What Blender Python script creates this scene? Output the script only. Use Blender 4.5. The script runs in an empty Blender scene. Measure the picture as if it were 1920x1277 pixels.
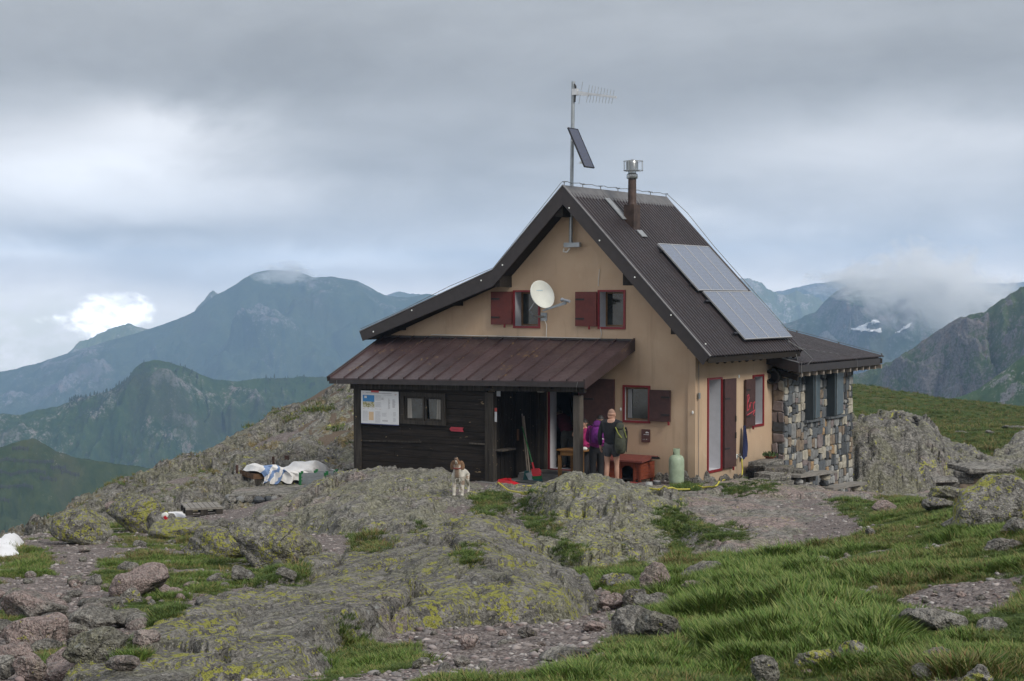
import bpy, bmesh, math, random
import numpy as np
from mathutils import Vector, Matrix
from mathutils.geometry import tessellate_polygon

SC = bpy.context.scene
COL = SC.collection
rad = math.radians

# ---------------------------------------------------------------- camera
FPX = 3000.0                       # focal length in photo pixels (1920 wide)
PSI = rad(33.0)                    # the hut's long side stands 33 degrees right of the view axis
HORIZ = 560.0
PITCH = math.atan((638.5 - HORIZ) / FPX)
RV = np.array([math.cos(PSI), math.sin(PSI), 0.0])
FW = np.array([-math.sin(PSI), math.cos(PSI), 0.0])
UPV = np.array([0, 0, 1.0])
CAM = -((1303 - 960) / FPX * 37.0 * RV + 37.0 * FW) + UPV * (905 - HORIZ) / FPX * 37.0
FC = FW * math.cos(PITCH) - UPV * math.sin(PITCH)
UC = UPV * math.cos(PITCH) + FW * math.sin(PITCH)
cam_d = bpy.data.cameras.new('camera')
cam_d.sensor_width = 36.0
cam_d.lens = FPX / 1920 * 36.0
cam_d.clip_start = 0.5
cam_d.clip_end = 30000
cam = bpy.data.objects.new('camera', cam_d)
COL.objects.link(cam)
m4 = Matrix.Identity(4)
for k_, v_ in enumerate((RV, UC, -FC)):
    for i_ in range(3):
        m4[i_][k_] = v_[i_]
for i_ in range(3):
    m4[i_][3] = CAM[i_]
cam.matrix_world = m4
SC.camera = cam

# ---------------------------------------------------------------- world, sun, exposure
SC.render.engine = 'CYCLES'
SC.view_settings.view_transform = 'Standard'
SC.view_settings.look = 'None'
SC.view_settings.gamma = 1.0
SC.view_settings.use_curve_mapping = False
SC.view_settings.exposure = 0.72
SC.cycles.use_denoising = True
SC.cycles.max_bounces = 8
SC.cycles.diffuse_bounces = 3
SC.cycles.glossy_bounces = 2
SC.cycles.transmission_bounces = 4
SC.cycles.transparent_max_bounces = 8
SC.cycles.volume_bounces = 6
SC.cycles.sample_clamp_indirect = 4.0

SUN_DIR = Vector((0.78, -0.22, 0.62)).normalized()   # towards the veiled sun
sun_d = bpy.data.lights.new('sun', 'SUN')
sun_d.energy = 1.5
sun_d.angle = rad(16)
sun_d.color = (1.0, 0.95, 0.87)
sun = bpy.data.objects.new('sun', sun_d)
COL.objects.link(sun)
sun.rotation_euler = SUN_DIR.to_track_quat('Z', 'Y').to_euler()


class NT:
    """a small helper for writing node trees"""
    def __init__(self, tree):
        self.t = tree

    def n(self, kind, **kw):
        nd = self.t.nodes.new(kind)
        for k, v in kw.items():
            setattr(nd, k, v)
        return nd

    def put(self, sock, v):
        if isinstance(v, bpy.types.NodeSocket):
            self.t.links.new(v, sock)
        elif v is not None:
            if isinstance(v, (tuple, list)) and len(v) == 3 and sock.type == 'RGBA':
                v = (*v, 1.0)
            sock.default_value = v

    def m(self, op, a, b=None, c=None, clamp=False):
        nd = self.n('ShaderNodeMath', operation=op, use_clamp=clamp)
        self.put(nd.inputs[0], a)
        if b is not None: self.put(nd.inputs[1], b)
        if c is not None: self.put(nd.inputs[2], c)
        return nd.outputs[0]

    def add(self, a, b): return self.m('ADD', a, b)
    def sub(self, a, b): return self.m('SUBTRACT', a, b)
    def mul(self, a, b): return self.m('MULTIPLY', a, b)

    def vm(self, op, a, b=None, out=0):
        nd = self.n('ShaderNodeVectorMath', operation=op)
        self.put(nd.inputs[0], a)
        if b is not None: self.put(nd.inputs[1], b)
        return nd.outputs[out]

    def dot(self, a, b):
        return self.vm('DOT_PRODUCT', a, tuple(float(q) for q in b), out=1)

    def ss(self, x, lo, hi):
        nd = self.n('ShaderNodeMapRange', interpolation_type='SMOOTHSTEP')
        self.put(nd.inputs[0], x); nd.inputs[1].default_value = lo; nd.inputs[2].default_value = hi
        return nd.outputs[0]

    def lin(self, x, lo, hi, a=0.0, b=1.0):
        nd = self.n('ShaderNodeMapRange')
        self.put(nd.inputs[0], x); nd.inputs[1].default_value = lo; nd.inputs[2].default_value = hi
        nd.inputs[3].default_value = a; nd.inputs[4].default_value = b
        return nd.outputs[0]

    def mix(self, f, a, b, blend='MIX'):
        nd = self.n('ShaderNodeMix', data_type='RGBA', blend_type=blend)
        self.put(nd.inputs[0], f); self.put(nd.inputs[6], a); self.put(nd.inputs[7], b)
        return nd.outputs[2]

    def noise(self, vec, scale=1.0, detail=4.0, rough=0.55, dist=0.0):
        nd = self.n('ShaderNodeTexNoise')
        if vec is not None: self.put(nd.inputs['Vector'], vec)
        nd.inputs['Scale'].default_value = scale; nd.inputs['Detail'].default_value = detail
        nd.inputs['Roughness'].default_value = rough; nd.inputs['Distortion'].default_value = dist
        return nd.outputs[0]

    def voro(self, vec, scale=1.0, feature='F1', out=0, rnd=1.0):
        nd = self.n('ShaderNodeTexVoronoi', feature=feature)
        if vec is not None: self.put(nd.inputs['Vector'], vec)
        nd.inputs['Scale'].default_value = scale
        nd.inputs['Randomness'].default_value = rnd
        return nd.outputs[out]

    def mapping(self, vec, scale=(1, 1, 1), rot=(0, 0, 0), loc=(0, 0, 0)):
        nd = self.n('ShaderNodeMapping')
        self.put(nd.inputs[0], vec)
        nd.inputs['Scale'].default_value = scale; nd.inputs['Rotation'].default_value = rot
        nd.inputs['Location'].default_value = loc
        return nd.outputs[0]

    def comb(self, x, y, z):
        nd = self.n('ShaderNodeCombineXYZ')
        self.put(nd.inputs[0], x); self.put(nd.inputs[1], y); self.put(nd.inputs[2], z)
        return nd.outputs[0]

    def ramp(self, f, stops):
        nd = self.n('ShaderNodeValToRGB')
        self.put(nd.inputs[0], f)
        el = nd.color_ramp.elements
        while len(el) < len(stops): el.new(0.5)
        for e, (p, c) in zip(el, stops):
            e.position = p
            e.color = (c, c, c, 1) if isinstance(c, float) else (*c, 1)
        return nd.outputs[0]

    def bump(self, h, strength=0.5, dist=0.02):
        nd = self.n('ShaderNodeBump')
        nd.inputs['Strength'].default_value = strength; nd.inputs['Distance'].default_value = dist
        self.put(nd.inputs['Height'], h)
        return nd.outputs[0]

    def attr(self, name):
        return self.n('ShaderNodeAttribute', attribute_name=name)


def build_world():
    w = bpy.data.worlds.new('World')
    SC.world = w
    w.use_nodes = True
    w.node_tree.nodes.clear()
    q = NT(w.node_tree)
    out = q.n('ShaderNodeOutputWorld')
    sky = q.n('ShaderNodeTexSky', sky_type='NISHITA', sun_disc=False)
    sky.sun_elevation = math.asin(SUN_DIR.z)
    sky.sun_rotation = math.atan2(SUN_DIR.x, SUN_DIR.y)
    sky.altitude = 2000
    bg1 = q.n('ShaderNodeBackground'); bg1.inputs[1].default_value = 0.10
    q.put(bg1.inputs[0], sky.outputs[0])
    d = q.n('ShaderNodeTexCoord').outputs['Generated']
    R = q.dot(d, RV); Fd = q.dot(d, FW)
    Z = q.n('ShaderNodeSeparateXYZ'); q.put(Z.inputs[0], d); Z = Z.outputs[2]
    az = q.mul(q.m('ARCTAN2', R, Fd), 3.0)            # thousands of photo pixels, about the view axis
    el = q.mul(q.m('ARCSINE', Z), 3.0)
    # cloud deck seen in perspective: stretched more and more towards the horizon
    den = q.add(q.m('MAXIMUM', Z, 0.0), 0.15)
    deck = q.comb(q.m('DIVIDE', R, den), q.m('DIVIDE', Fd, den), 0.0)
    n1 = q.noise(deck, 0.9, 6, 0.55, 0.5)
    n2 = q.noise(q.mapping(d, (7, 7, 15), loc=(3, 1, 0)), 1.0, 6, 0.55, 0.4)
    n3 = q.noise(q.mapping(d, (22, 22, 40), loc=(7, 2, 3)), 1.0, 5, 0.6, 0.3)
    azw = q.add(az, q.mul(q.sub(n2, 0.5), 0.45))
    elw = q.add(el, q.mul(q.sub(n2, 0.5), 0.16))

    def blob(a0, e0, sa, se, amp):
        x = q.m('DIVIDE', q.sub(azw, a0), sa); y = q.m('DIVIDE', q.sub(elw, e0), se)
        r2 = q.add(q.mul(x, x), q.mul(y, y))
        return q.mul(q.m('EXPONENT', q.mul(r2, -1.0)), amp)
    L = q.ramp(q.lin(elw, -0.2, 0.8), [(0.0, 1.15), (0.19, 1.12), (0.26, 0.66), (0.36, 0.47), (0.46, 0.36),
                                      (0.58, 0.30), (0.78, 0.305), (1.0, 0.36)])
    for b in ((-0.78, 0.225, 0.36, 0.085, 0.42), (-0.66, 0.315, 0.14, 0.045, 0.22), (-0.10, 0.25, 0.30, 0.07, -0.06),
              (-0.62, 0.125, 0.30, 0.026, -0.14), (0.66, 0.262, 0.36, 0.065, 0.20), (0.45, 0.42, 0.5, 0.06, -0.03),
              (-0.30, 0.085, 0.22, 0.026, 0.40), (-0.93, 0.075, 0.16, 0.024, 0.36), (0.50, 0.05, 0.42, 0.05, 0.14),
              (-0.55, 0.42, 0.5, 0.07, -0.05), (0.0, 0.12, 0.5, 0.03, 0.10), (0.62, 0.13, 0.3, 0.03, -0.04)):
        L = q.add(L, blob(*b))
    L = q.add(L, q.mul(q.sub(n1, 0.5), 0.24))
    L = q.add(L, q.mul(q.sub(n3, 0.5), q.lin(elw, 0.0, 0.25, 0.34, 0.07)))
    # the overcast brightens overhead
    L = q.add(L, q.mul(q.ss(Z, 0.25, 0.9), 0.25))
    # white cumulus rising behind the small left peak
    x = q.m('DIVIDE', q.sub(az, -0.735), 0.085); y = q.m('DIVIDE', q.sub(el, -0.035), 0.052)
    cu = q.sub(1.0, q.add(q.mul(x, x), q.mul(y, y)))
    x = q.m('DIVIDE', q.sub(az, -0.845), 0.05); y = q.m('DIVIDE', q.sub(el, -0.038), 0.014)
    cu = q.m('MAXIMUM', cu, q.sub(0.7, q.add(q.mul(x, x), q.mul(y, y))))
    n4 = q.noise(q.mapping(d, (60, 60, 90), loc=(1, 5, 3)), 1.0, 6, 0.6, 0.2)
    cu = q.mul(q.ss(q.add(cu, q.mul(q.sub(n4, 0.5), 2.4)), 0.05, 0.95), 0.92)
    tint = q.mix(q.ss(L, 0.3, 0.62), (0.96, 1.0, 1.05), (0.975, 0.99, 1.025))
    base = q.mix(1.0, tint, q.comb(L, L, L), 'MULTIPLY')
    base = q.mix(q.ss(elw, 0.12, 0.0), base, q.mix(1.0, base, (1.08, 1.0, 0.92), 'MULTIPLY'))
    base = q.mix(cu, base, q.mix(n4, (1.5, 1.48, 1.45), (3.2, 3.1, 3.0)))
    bg2 = q.n('ShaderNodeBackground'); q.put(bg2.inputs[0], base); bg2.inputs[1].default_value = 0.95
    # thin gap of open blue low in the west
    gap = q.mul(q.mul(q.ss(az, -0.40, -0.95), q.ss(el, 0.045, -0.06)), q.ss(n4, 0.72, 0.40))
    cover = q.m('MAXIMUM', q.sub(1.0, q.mul(gap, 0.6)), cu)
    mx = q.n('ShaderNodeMixShader')
    q.put(mx.inputs[0], cover); q.put(mx.inputs[1], bg1.outputs[0]); q.put(mx.inputs[2], bg2.outputs[0])
    q.put(out.inputs[0], mx.outputs[0])


build_world()

# ---------------------------------------------------------------- geometry of the view, in metres


def ray(px, py):
    return FC + RV * (px - 960) / FPX - UC * (py - 638.5) / FPX


def PF(px, py, F):
    d = ray(px, py)
    return CAM + d * F / (d @ FW)


def at_y(px, py, y):
    d = ray(px, py)
    return CAM + d * (y - CAM[1]) / d[1]


def at_x(px, py, x):
    d = ray(px, py)
    return CAM + d * (x - CAM[0]) / d[0]


def at_z(px, py, z):
    d = ray(px, py)
    return CAM + d * (z - CAM[2]) / d[2]


def RF(x, y):
    v0 = np.asarray(x) - CAM[0]; v1 = np.asarray(y) - CAM[1]
    return v0 * RV[0] + v1 * RV[1], v0 * FW[0] + v1 * FW[1]


# ---------------------------------------------------------------- numpy noise
def _hash(ix, iy, iz, seed):
    h = (ix.astype(np.int64) * 374761393 + iy.astype(np.int64) * 668265263 + iz.astype(np.int64) * 2147483647 + seed * 974711) & 0xFFFFFFFF
    h = ((h ^ (h >> 13)) * 1274126177) & 0xFFFFFFFF
    h = ((h ^ (h >> 16)) * 2246822519) & 0xFFFFFFFF
    return (h ^ (h >> 15)) & 0xFFFF


def noise2(x, y, seed=0):
    x = np.asarray(x, float); y = np.asarray(y, float)
    x0 = np.floor(x); y0 = np.floor(y); fx = x - x0; fy = y - y0
    u = fx * fx * fx * (fx * (fx * 6 - 15) + 10); v = fy * fy * fy * (fy * (fy * 6 - 15) + 10)
    z = np.zeros_like(x0)

    def g(dx, dy):
        a = _hash(x0 + dx, y0 + dy, z, seed) * (2 * np.pi / 65536)
        return np.cos(a) * (fx - dx) + np.sin(a) * (fy - dy)
    a = g(0, 0); b = g(1, 0); c = g(0, 1); d = g(1, 1)
    return (a + (b - a) * u + (c - a) * v + (a - b - c + d) * u * v) * 1.45


def noise3(x, y, z, seed=0):
    x0 = np.floor(x); y0 = np.floor(y); z0 = np.floor(z)
    f = [x - x0, y - y0, z - z0]
    u, v, w = (t * t * (3 - 2 * t) for t in f)
    out = 0
    for dx in (0, 1):
        for dy in (0, 1):
            for dz in (0, 1):
                h = _hash(x0 + dx, y0 + dy, z0 + dz, seed) / 32768.0 - 1
                out = out + h * (u if dx else 1 - u) * (v if dy else 1 - v) * (w if dz else 1 - w)
    return out


def fbm2(x, y, o=4, seed=0, gain=0.5, lac=2.03):
    a = 1.0; s = 0; n = 0
    for k in range(o):
        s = s + a * noise2(x, y, seed + k * 17); n += a
        x = x * lac + 3.7; y = y * lac - 1.3; a *= gain
    return s / n * 1.6


def ridge2(x, y, o=4, seed=0, gain=0.5):
    a = 1.0; s = 0; n = 0
    for k in range(o):
        s = s + a * (1 - np.abs(noise2(x, y, seed + k * 13)) * 1.6); n += a
        x = x * 2.07 + 1.7; y = y * 2.07 + 5.3; a *= gain
    return s / n


def fbm3(x, y, z, o=4, seed=0, gain=0.5):
    a = 1.0; s = 0; n = 0
    for k in range(o):
        s = s + a * noise3(x, y, z, seed + k * 7); n += a
        x = x * 2.03 + 3.1; y = y * 2.03 + 1.9; z = z * 2.03 + 7.7; a *= gain
    return s / n


def sstep(x, a, b):
    t = np.clip((x - a) / (b - a), 0, 1)
    return t * t * (3 - 2 * t)


# ---------------------------------------------------------------- mesh and object helpers
ORG = {}


def tag(o, label=None, cat=None, group=None, kind=None):
    if label: o['label'] = label
    if cat: o['category'] = cat
    if group: o['group'] = group
    if kind: o['kind'] = kind
    return o


def thing(name, label, cat, loc=(0, 0, 0), rz=0.0, group=None):
    o = bpy.data.objects.new(name, None)
    o.empty_display_size = 0.2
    COL.objects.link(o)
    o.location = [float(q) for q in loc]
    o.rotation_euler = (0, 0, rz)
    ORG[o.name] = (np.array(loc, float), rz)
    return tag(o, label, cat, group)


def mesh_obj(name, me, mat, parent=None):
    o = bpy.data.objects.new(name, me)
    COL.objects.link(o)
    if mat is not None and not me.materials:
        me.materials.append(mat)
    if parent is not None:
        o.parent = parent
        ORG[o.name] = ORG[parent.name]
    return o


def np_mesh(name, V, Fc, smooth=True):
    """mesh from arrays; Fc is (n,3) or (n,4)"""
    me = bpy.data.meshes.new(name)
    V = np.ascontiguousarray(V, np.float32); Fc = np.ascontiguousarray(Fc, np.int32)
    k = Fc.shape[1]
    me.vertices.add(len(V)); me.vertices.foreach_set('co', V.ravel())
    me.loops.add(Fc.size); me.loops.foreach_set('vertex_index', Fc.ravel())
    me.polygons.add(len(Fc)); me.polygons.foreach_set('loop_start', np.arange(0, Fc.size, k, dtype=np.int32))
    me.polygons.foreach_set('loop_total', np.full(len(Fc), k, np.int32))
    if smooth: me.polygons.foreach_set('use_smooth', np.ones(len(Fc), bool))
    me.update(calc_edges=True)
    return me


def fattr(me, name, vals):
    a = me.attributes.new(name, 'FLOAT', 'POINT')
    a.data.foreach_set('value', np.ascontiguousarray(vals, np.float32))


def cattr(me, name, vals):
    a = me.attributes.new(name, 'FLOAT_COLOR', 'POINT')
    v = np.ones((len(vals), 4), np.float32); v[:, :3] = vals
    a.data.foreach_set('color', v.ravel())


class MB:
    """collects boxes, tubes, prisms ... into one mesh (world metres unless built with local=True)"""
    def __init__(self):
        self.v = []; self.f = []

    def _add(self, vs, fs):
        o = len(self.v)
        self.v += [tuple(float(c) for c in p) for p in vs]
        self.f += [tuple(i + o for i in f) for f in fs]
        return self

    def box(self, a, b):
        x0, y0, z0 = (min(a[i], b[i]) for i in range(3)); x1, y1, z1 = (max(a[i], b[i]) for i in range(3))
        return self._add([(x0, y0, z0), (x1, y0, z0), (x1, y1, z0), (x0, y1, z0), (x0, y0, z1), (x1, y0, z1), (x1, y1, z1), (x0, y1, z1)],
                         [(0, 3, 2, 1), (4, 5, 6, 7), (0, 1, 5, 4), (1, 2, 6, 5), (2, 3, 7, 6), (3, 0, 4, 7)])

    def cube(self, c, s, M=None):
        vs = []
        for i in range(8):
            p = Vector(((i & 1) - .5, ((i >> 1) & 1) - .5, (i >> 2) - .5))
            p = Vector((p.x * s[0], p.y * s[1], p.z * s[2]))
            if M is not None: p = M @ p
            vs.append((p.x + c[0], p.y + c[1], p.z + c[2]))
        return self._add(vs, [(0, 2, 3, 1), (4, 5, 7, 6), (0, 1, 5, 4), (1, 3, 7, 5), (3, 2, 6, 7), (2, 0, 4, 6)])

    def bar(self, a, b, w, h, up=(0, 0, 1)):
        """a straight bar of w x h between two points"""
        a = Vector(a); b = Vector(b); d = (b - a).normalized(); u = Vector(up)
        s = d.cross(u)
        if s.length < 1e-4: s = d.cross(Vector((1, 0, 0)))
        s.normalize(); u = s.cross(d).normalized()
        vs = []
        for p in (a, b):
            for i, j in ((-1, -1), (1, -1), (1, 1), (-1, 1)):
                vs.append(p + s * (w / 2 * i) + u * (h / 2 * j))
        return self._add(vs, [(3, 2, 1, 0), (4, 5, 6, 7), (0, 1, 5, 4), (1, 2, 6, 5), (2, 3, 7, 6), (3, 0, 4, 7)])

    def prism(self, poly, a, b, axis='y'):
        """poly: 2-D outline, swept between a and b along the axis"""
        n = len(poly); vs = []
        for t in (a, b):
            for (p, q_) in poly:
                vs.append({'y': (p, t, q_), 'x': (t, p, q_), 'z': (p, q_, t)}[axis])
        return self._add(vs, [tuple(range(n))[::-1], tuple(range(n, 2 * n))] + [(i, (i + 1) % n, n + (i + 1) % n, n + i) for i in range(n)])

    def tube(self, pts, r, n=8, cap=True):
        pts = [Vector(p) for p in pts]
        rr = r if isinstance(r, (list, tuple)) else [r] * len(pts)
        vs = []; fs = []; ref = None
        for k, p in enumerate(pts):
            d = (pts[min(k + 1, len(pts) - 1)] - pts[max(k - 1, 0)]).normalized()
            if ref is None:
                ref = Vector((0, 0, 1)) if abs(d.z) < 0.9 else Vector((1, 0, 0))
            s = d.cross(ref).normalized(); u = s.cross(d).normalized(); ref = u
            for j in range(n):
                a = 2 * math.pi * j / n
                vs.append(p + (s * math.cos(a) + u * math.sin(a)) * rr[k])
        for k in range(len(pts) - 1):
            for j in range(n):
                fs.append((k * n + j, k * n + (j + 1) % n, (k + 1) * n + (j + 1) % n, (k + 1) * n + j))
        if cap:
            fs.append(tuple(range(n))[::-1]); fs.append(tuple((len(pts) - 1) * n + j for j in range(n)))
        return self._add(vs, fs)

    def lathe(self, prof, c=(0, 0, 0), n=20, M=None):
        """prof: (radius, height) list turned about z"""
        vs = []; fs = []
        for (r, h) in prof:
            for j in range(n):
                a = 2 * math.pi * j / n
                p = Vector((max(r, 1e-4) * math.cos(a), max(r, 1e-4) * math.sin(a), h))
                if M is not None: p = M @ p
                vs.append((p.x + c[0], p.y + c[1], p.z + c[2]))
        for k in range(len(prof) - 1):
            for j in range(n):
                fs.append((k * n + j, k * n + (j + 1) % n, (k + 1) * n + (j + 1) % n, (k + 1) * n + j))
        fs.append(tuple(range(n))[::-1]); fs.append(tuple((len(prof) - 1) * n + j for j in range(n)))
        return self._add(vs, fs)

    def ball(self, c, r, n=10, M=None):
        rr = r if isinstance(r, (list, tuple)) else (r, r, r)
        vs = []; fs = []
        for i in range(n // 2 + 1):
            t = math.pi * i / (n // 2)
            for j in range(n):
                a = 2 * math.pi * j / n
                p = Vector((math.sin(t) * math.cos(a) * rr[0], math.sin(t) * math.sin(a) * rr[1], math.cos(t) * rr[2]))
                if M is not None: p = M @ p
                vs.append((p.x + c[0], p.y + c[1], p.z + c[2]))
        for i in range(n // 2):
            for j in range(n):
                fs.append((i * n + j, (i + 1) * n + j, (i + 1) * n + (j + 1) % n, i * n + (j + 1) % n))
        return self._add(vs, fs)

    def holed(self, outer, holes, y, axis='y'):
        """a flat sheet in the plane axis = y with holes; outer and holes are 2-D loops"""
        loops = [[Vector((p, q_, 0)) for p, q_ in l] for l in [outer] + holes]
        tri = tessellate_polygon(loops)
        flat = [p for l in loops for p in l]
        vs = [(p.x, y, p.y) if axis == 'y' else (y, p.x, p.y) for p in flat]
        fs = []
        for t in tri:
            a, b, c = (flat[i] for i in t)
            ar = (b - a).cross(c - a).z
            want = 1 if axis == 'y' else 1
            fs.append(tuple(t) if ar * want > 0 else tuple(t[::-1]))
        return self._add(vs, fs)

    def build(self, name, mat, parent=None, local=False, smooth=False, merge=False):
        vs = self.v
        if parent is not None and not local:
            o, rz = ORG[parent.name]
            c, s = math.cos(-rz), math.sin(-rz)
            vs = [((x - o[0]) * c - (y - o[1]) * s, (x - o[0]) * s + (y - o[1]) * c, z - o[2]) for x, y, z in vs]
        me = bpy.data.meshes.new(name)
        me.from_pydata(vs, [], self.f)
        if merge or smooth:
            bm = bmesh.new(); bm.from_mesh(me)
            bmesh.ops.remove_doubles(bm, verts=bm.verts, dist=1e-5)
            bm.to_mesh(me); bm.free()
        if smooth:
            me.shade_smooth()
            if hasattr(me, 'set_sharp_from_angle'): me.set_sharp_from_angle(angle=rad(40))
        me.update()
        return mesh_obj(name, me, mat, parent)


def copy_tree(o, parent=None):
    c = o.copy(); COL.objects.link(c)
    if parent is not None: c.parent = parent
    for ch in list(o.children): copy_tree(ch, c)
    return c


# ---------------------------------------------------------------- materials
def new_mat(name):
    m = bpy.data.materials.new(name)
    m.use_nodes = True
    q = NT(m.node_tree)
    b = m.node_tree.nodes['Principled BSDF']
    return m, q, b


def simple(name, col, rough=0.6, metal=0.0, var=0.12, scale=6.0, bump=0.0, bscale=40.0, coat=0.0, spec=0.5):
    """plain stuff with a little uneven colour and grain"""
    m, q, b = new_mat(name)
    pos = q.n('ShaderNodeTexCoord').outputs['Object']
    n = q.noise(pos, scale, 5, 0.6)
    c0 = tuple(c * (1 - var) for c in col); c1 = tuple(min(1, c * (1 + var)) for c in col)
    q.put(b.inputs['Base Color'], q.mix(q.ss(n, 0.3, 0.7), c0, c1))
    b.inputs['Roughness'].default_value = rough
    b.inputs['Metallic'].default_value = metal
    b.inputs['Specular IOR Level'].default_value = spec
    if coat: b.inputs['Coat Weight'].default_value = coat
    if bump:
        q.put(b.inputs['Normal'], q.bump(q.noise(pos, bscale, 4, 0.6), bump, 0.01))
    return m


def wpos(q):
    return q.n('ShaderNodeNewGeometry').outputs['Position']


def rock_mat(name, lichen=0.5, pink=0.3, dark=0.3, green=0.3, tone=1.0, fol=1.0, ochre=0.0, obj=False, k=0.6):
    """gneiss: grey-brown and pinkish bands, dark pits, grey-green and sulphur-yellow crusts"""
    m, q, b = new_mat(name)
    pos = q.n('ShaderNodeTexCoord').outputs['Object'] if obj else wpos(q)
    big = q.noise(pos, 0.45, 4, 0.55)
    mid = q.noise(pos, 2.6, 5, 0.62, 0.4)
    band = q.noise(q.mapping(pos, (9, 1.5, 9), rot=(0.5, 0.25, PSI - 0.25)), 1.0, 5, 0.62, 0.5)
    fine = q.noise(pos, 26 * k, 4, 0.68)
    gr = q.noise(pos, 70 * k, 2, 0.6)
    cs = q.n('ShaderNodeSeparateColor'); q.put(cs.inputs[0], q.voro(pos, 42 * k, 'F1', 1)); cell = cs.outputs[0]
    t = tone * 0.80
    c = q.mix(q.ss(band, 0.36, 0.64), (0.15 * t, 0.141 * t, 0.125 * t), (0.36 * t, 0.34 * t, 0.305 * t))
    c = q.mix(q.mul(q.ss(q.add(big, q.mul(q.sub(mid, 0.5), 0.6)), 0.62 - 0.3 * pink, 0.78 - 0.3 * pink), min(1.0, 0.35 + pink)), c, (0.37 * t, 0.285 * t, 0.26 * t))
    c = q.mix(q.mul(q.ss(q.noise(pos, 1.1, 5, 0.65, 0.6), 0.62 - 0.35 * green, 0.75 - 0.3 * green), 0.75), c, (0.27 * t, 0.265 * t, 0.175 * t))
    if ochre:
        c = q.mix(q.mul(q.ss(q.noise(pos, 0.8, 5, 0.62, 0.8), 0.56, 0.68), ochre), c, (0.17, 0.125, 0.045))
    c = q.mix(1.0, c, q.comb(*[q.lin(cell, 0, 1, 0.62, 1.36)] * 3), 'MULTIPLY')
    # speckle of grains
    c = q.mix(q.mul(q.ss(fine, 0.55, 0.72), 0.55), c, (0.45 * t, 0.43 * t, 0.39 * t))
    c = q.mix(q.mul(q.ss(fine, 0.45, 0.30), 0.6), c, (0.055, 0.05, 0.045))
    c = q.mix(q.mul(q.ss(mid, 0.48 - 0.06 * (1 - dark), 0.28), 0.25 + 0.7 * dark), c, (0.055, 0.055, 0.05))
    c = q.mix(q.mul(q.ss(gr, 0.54, 0.66), 0.5), c, (0.48 * t, 0.46 * t, 0.42 * t))
    c = q.mix(q.mul(q.ss(gr, 0.43, 0.32), 0.6), c, (0.045, 0.042, 0.038))
    wv = q.mapping(pos, (2.6, 1.0, 2.6), rot=(0.4, 0.2, PSI - 0.3))
    ck = q.voro(q.vm('ADD', wv, q.comb(q.mul(mid, 0.9), q.mul(big, 0.8), q.mul(band, 0.5))), 0.9, 'DISTANCE_TO_EDGE')
    crack = q.mul(q.ss(ck, 0.016, 0.003), q.ss(big, 0.45, 0.6))
    c = q.mix(q.mul(crack, 0.7), c, (0.04, 0.036, 0.032))
    # pale crust spots
    v = q.voro(pos, 7.0)
    pale = q.mul(q.ss(v, 0.20, 0.12), q.ss(q.noise(pos, 3.3, 2, 0.5), 0.48, 0.6))
    c = q.mix(q.mul(pale, 0.55), c, (0.42, 0.43, 0.41))
    # map lichen, sulphur yellow
    if lichen > 0:
        l1 = q.noise(pos, 1.3, 3, 0.55, 0.3)
        l2 = q.noise(pos, 17.0 * k, 4, 0.66, 0.4)
        l3 = q.noise(pos, 50.0 * k, 2, 0.6)
        lk_ = q.add(q.add(q.mul(l1, 0.45), q.mul(l2, 0.75)), q.mul(l3, 0.35))
        th = 0.965 - 0.15 * lichen
        c = q.mix(q.mul(q.ss(lk_, th, th + 0.028), 0.92), c, q.mix(l3, (0.27, 0.275, 0.05), (0.45, 0.44, 0.10)))
    q.put(b.inputs['Base Color'], c)
    b.inputs['Roughness'].default_value = 0.9
    b.inputs['Specular IOR Level'].default_value = 0.25
    h = q.add(q.add(q.mul(mid, 1.1 * fol), q.mul(fine, 1.1)), q.add(q.mul(gr, 0.5), q.mul(band, 0.9 * fol)))
    h = q.sub(h, q.mul(crack, 0.5))
    q.put(b.inputs['Normal'], q.bump(h, 1.0, 0.09))
    return m

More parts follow.
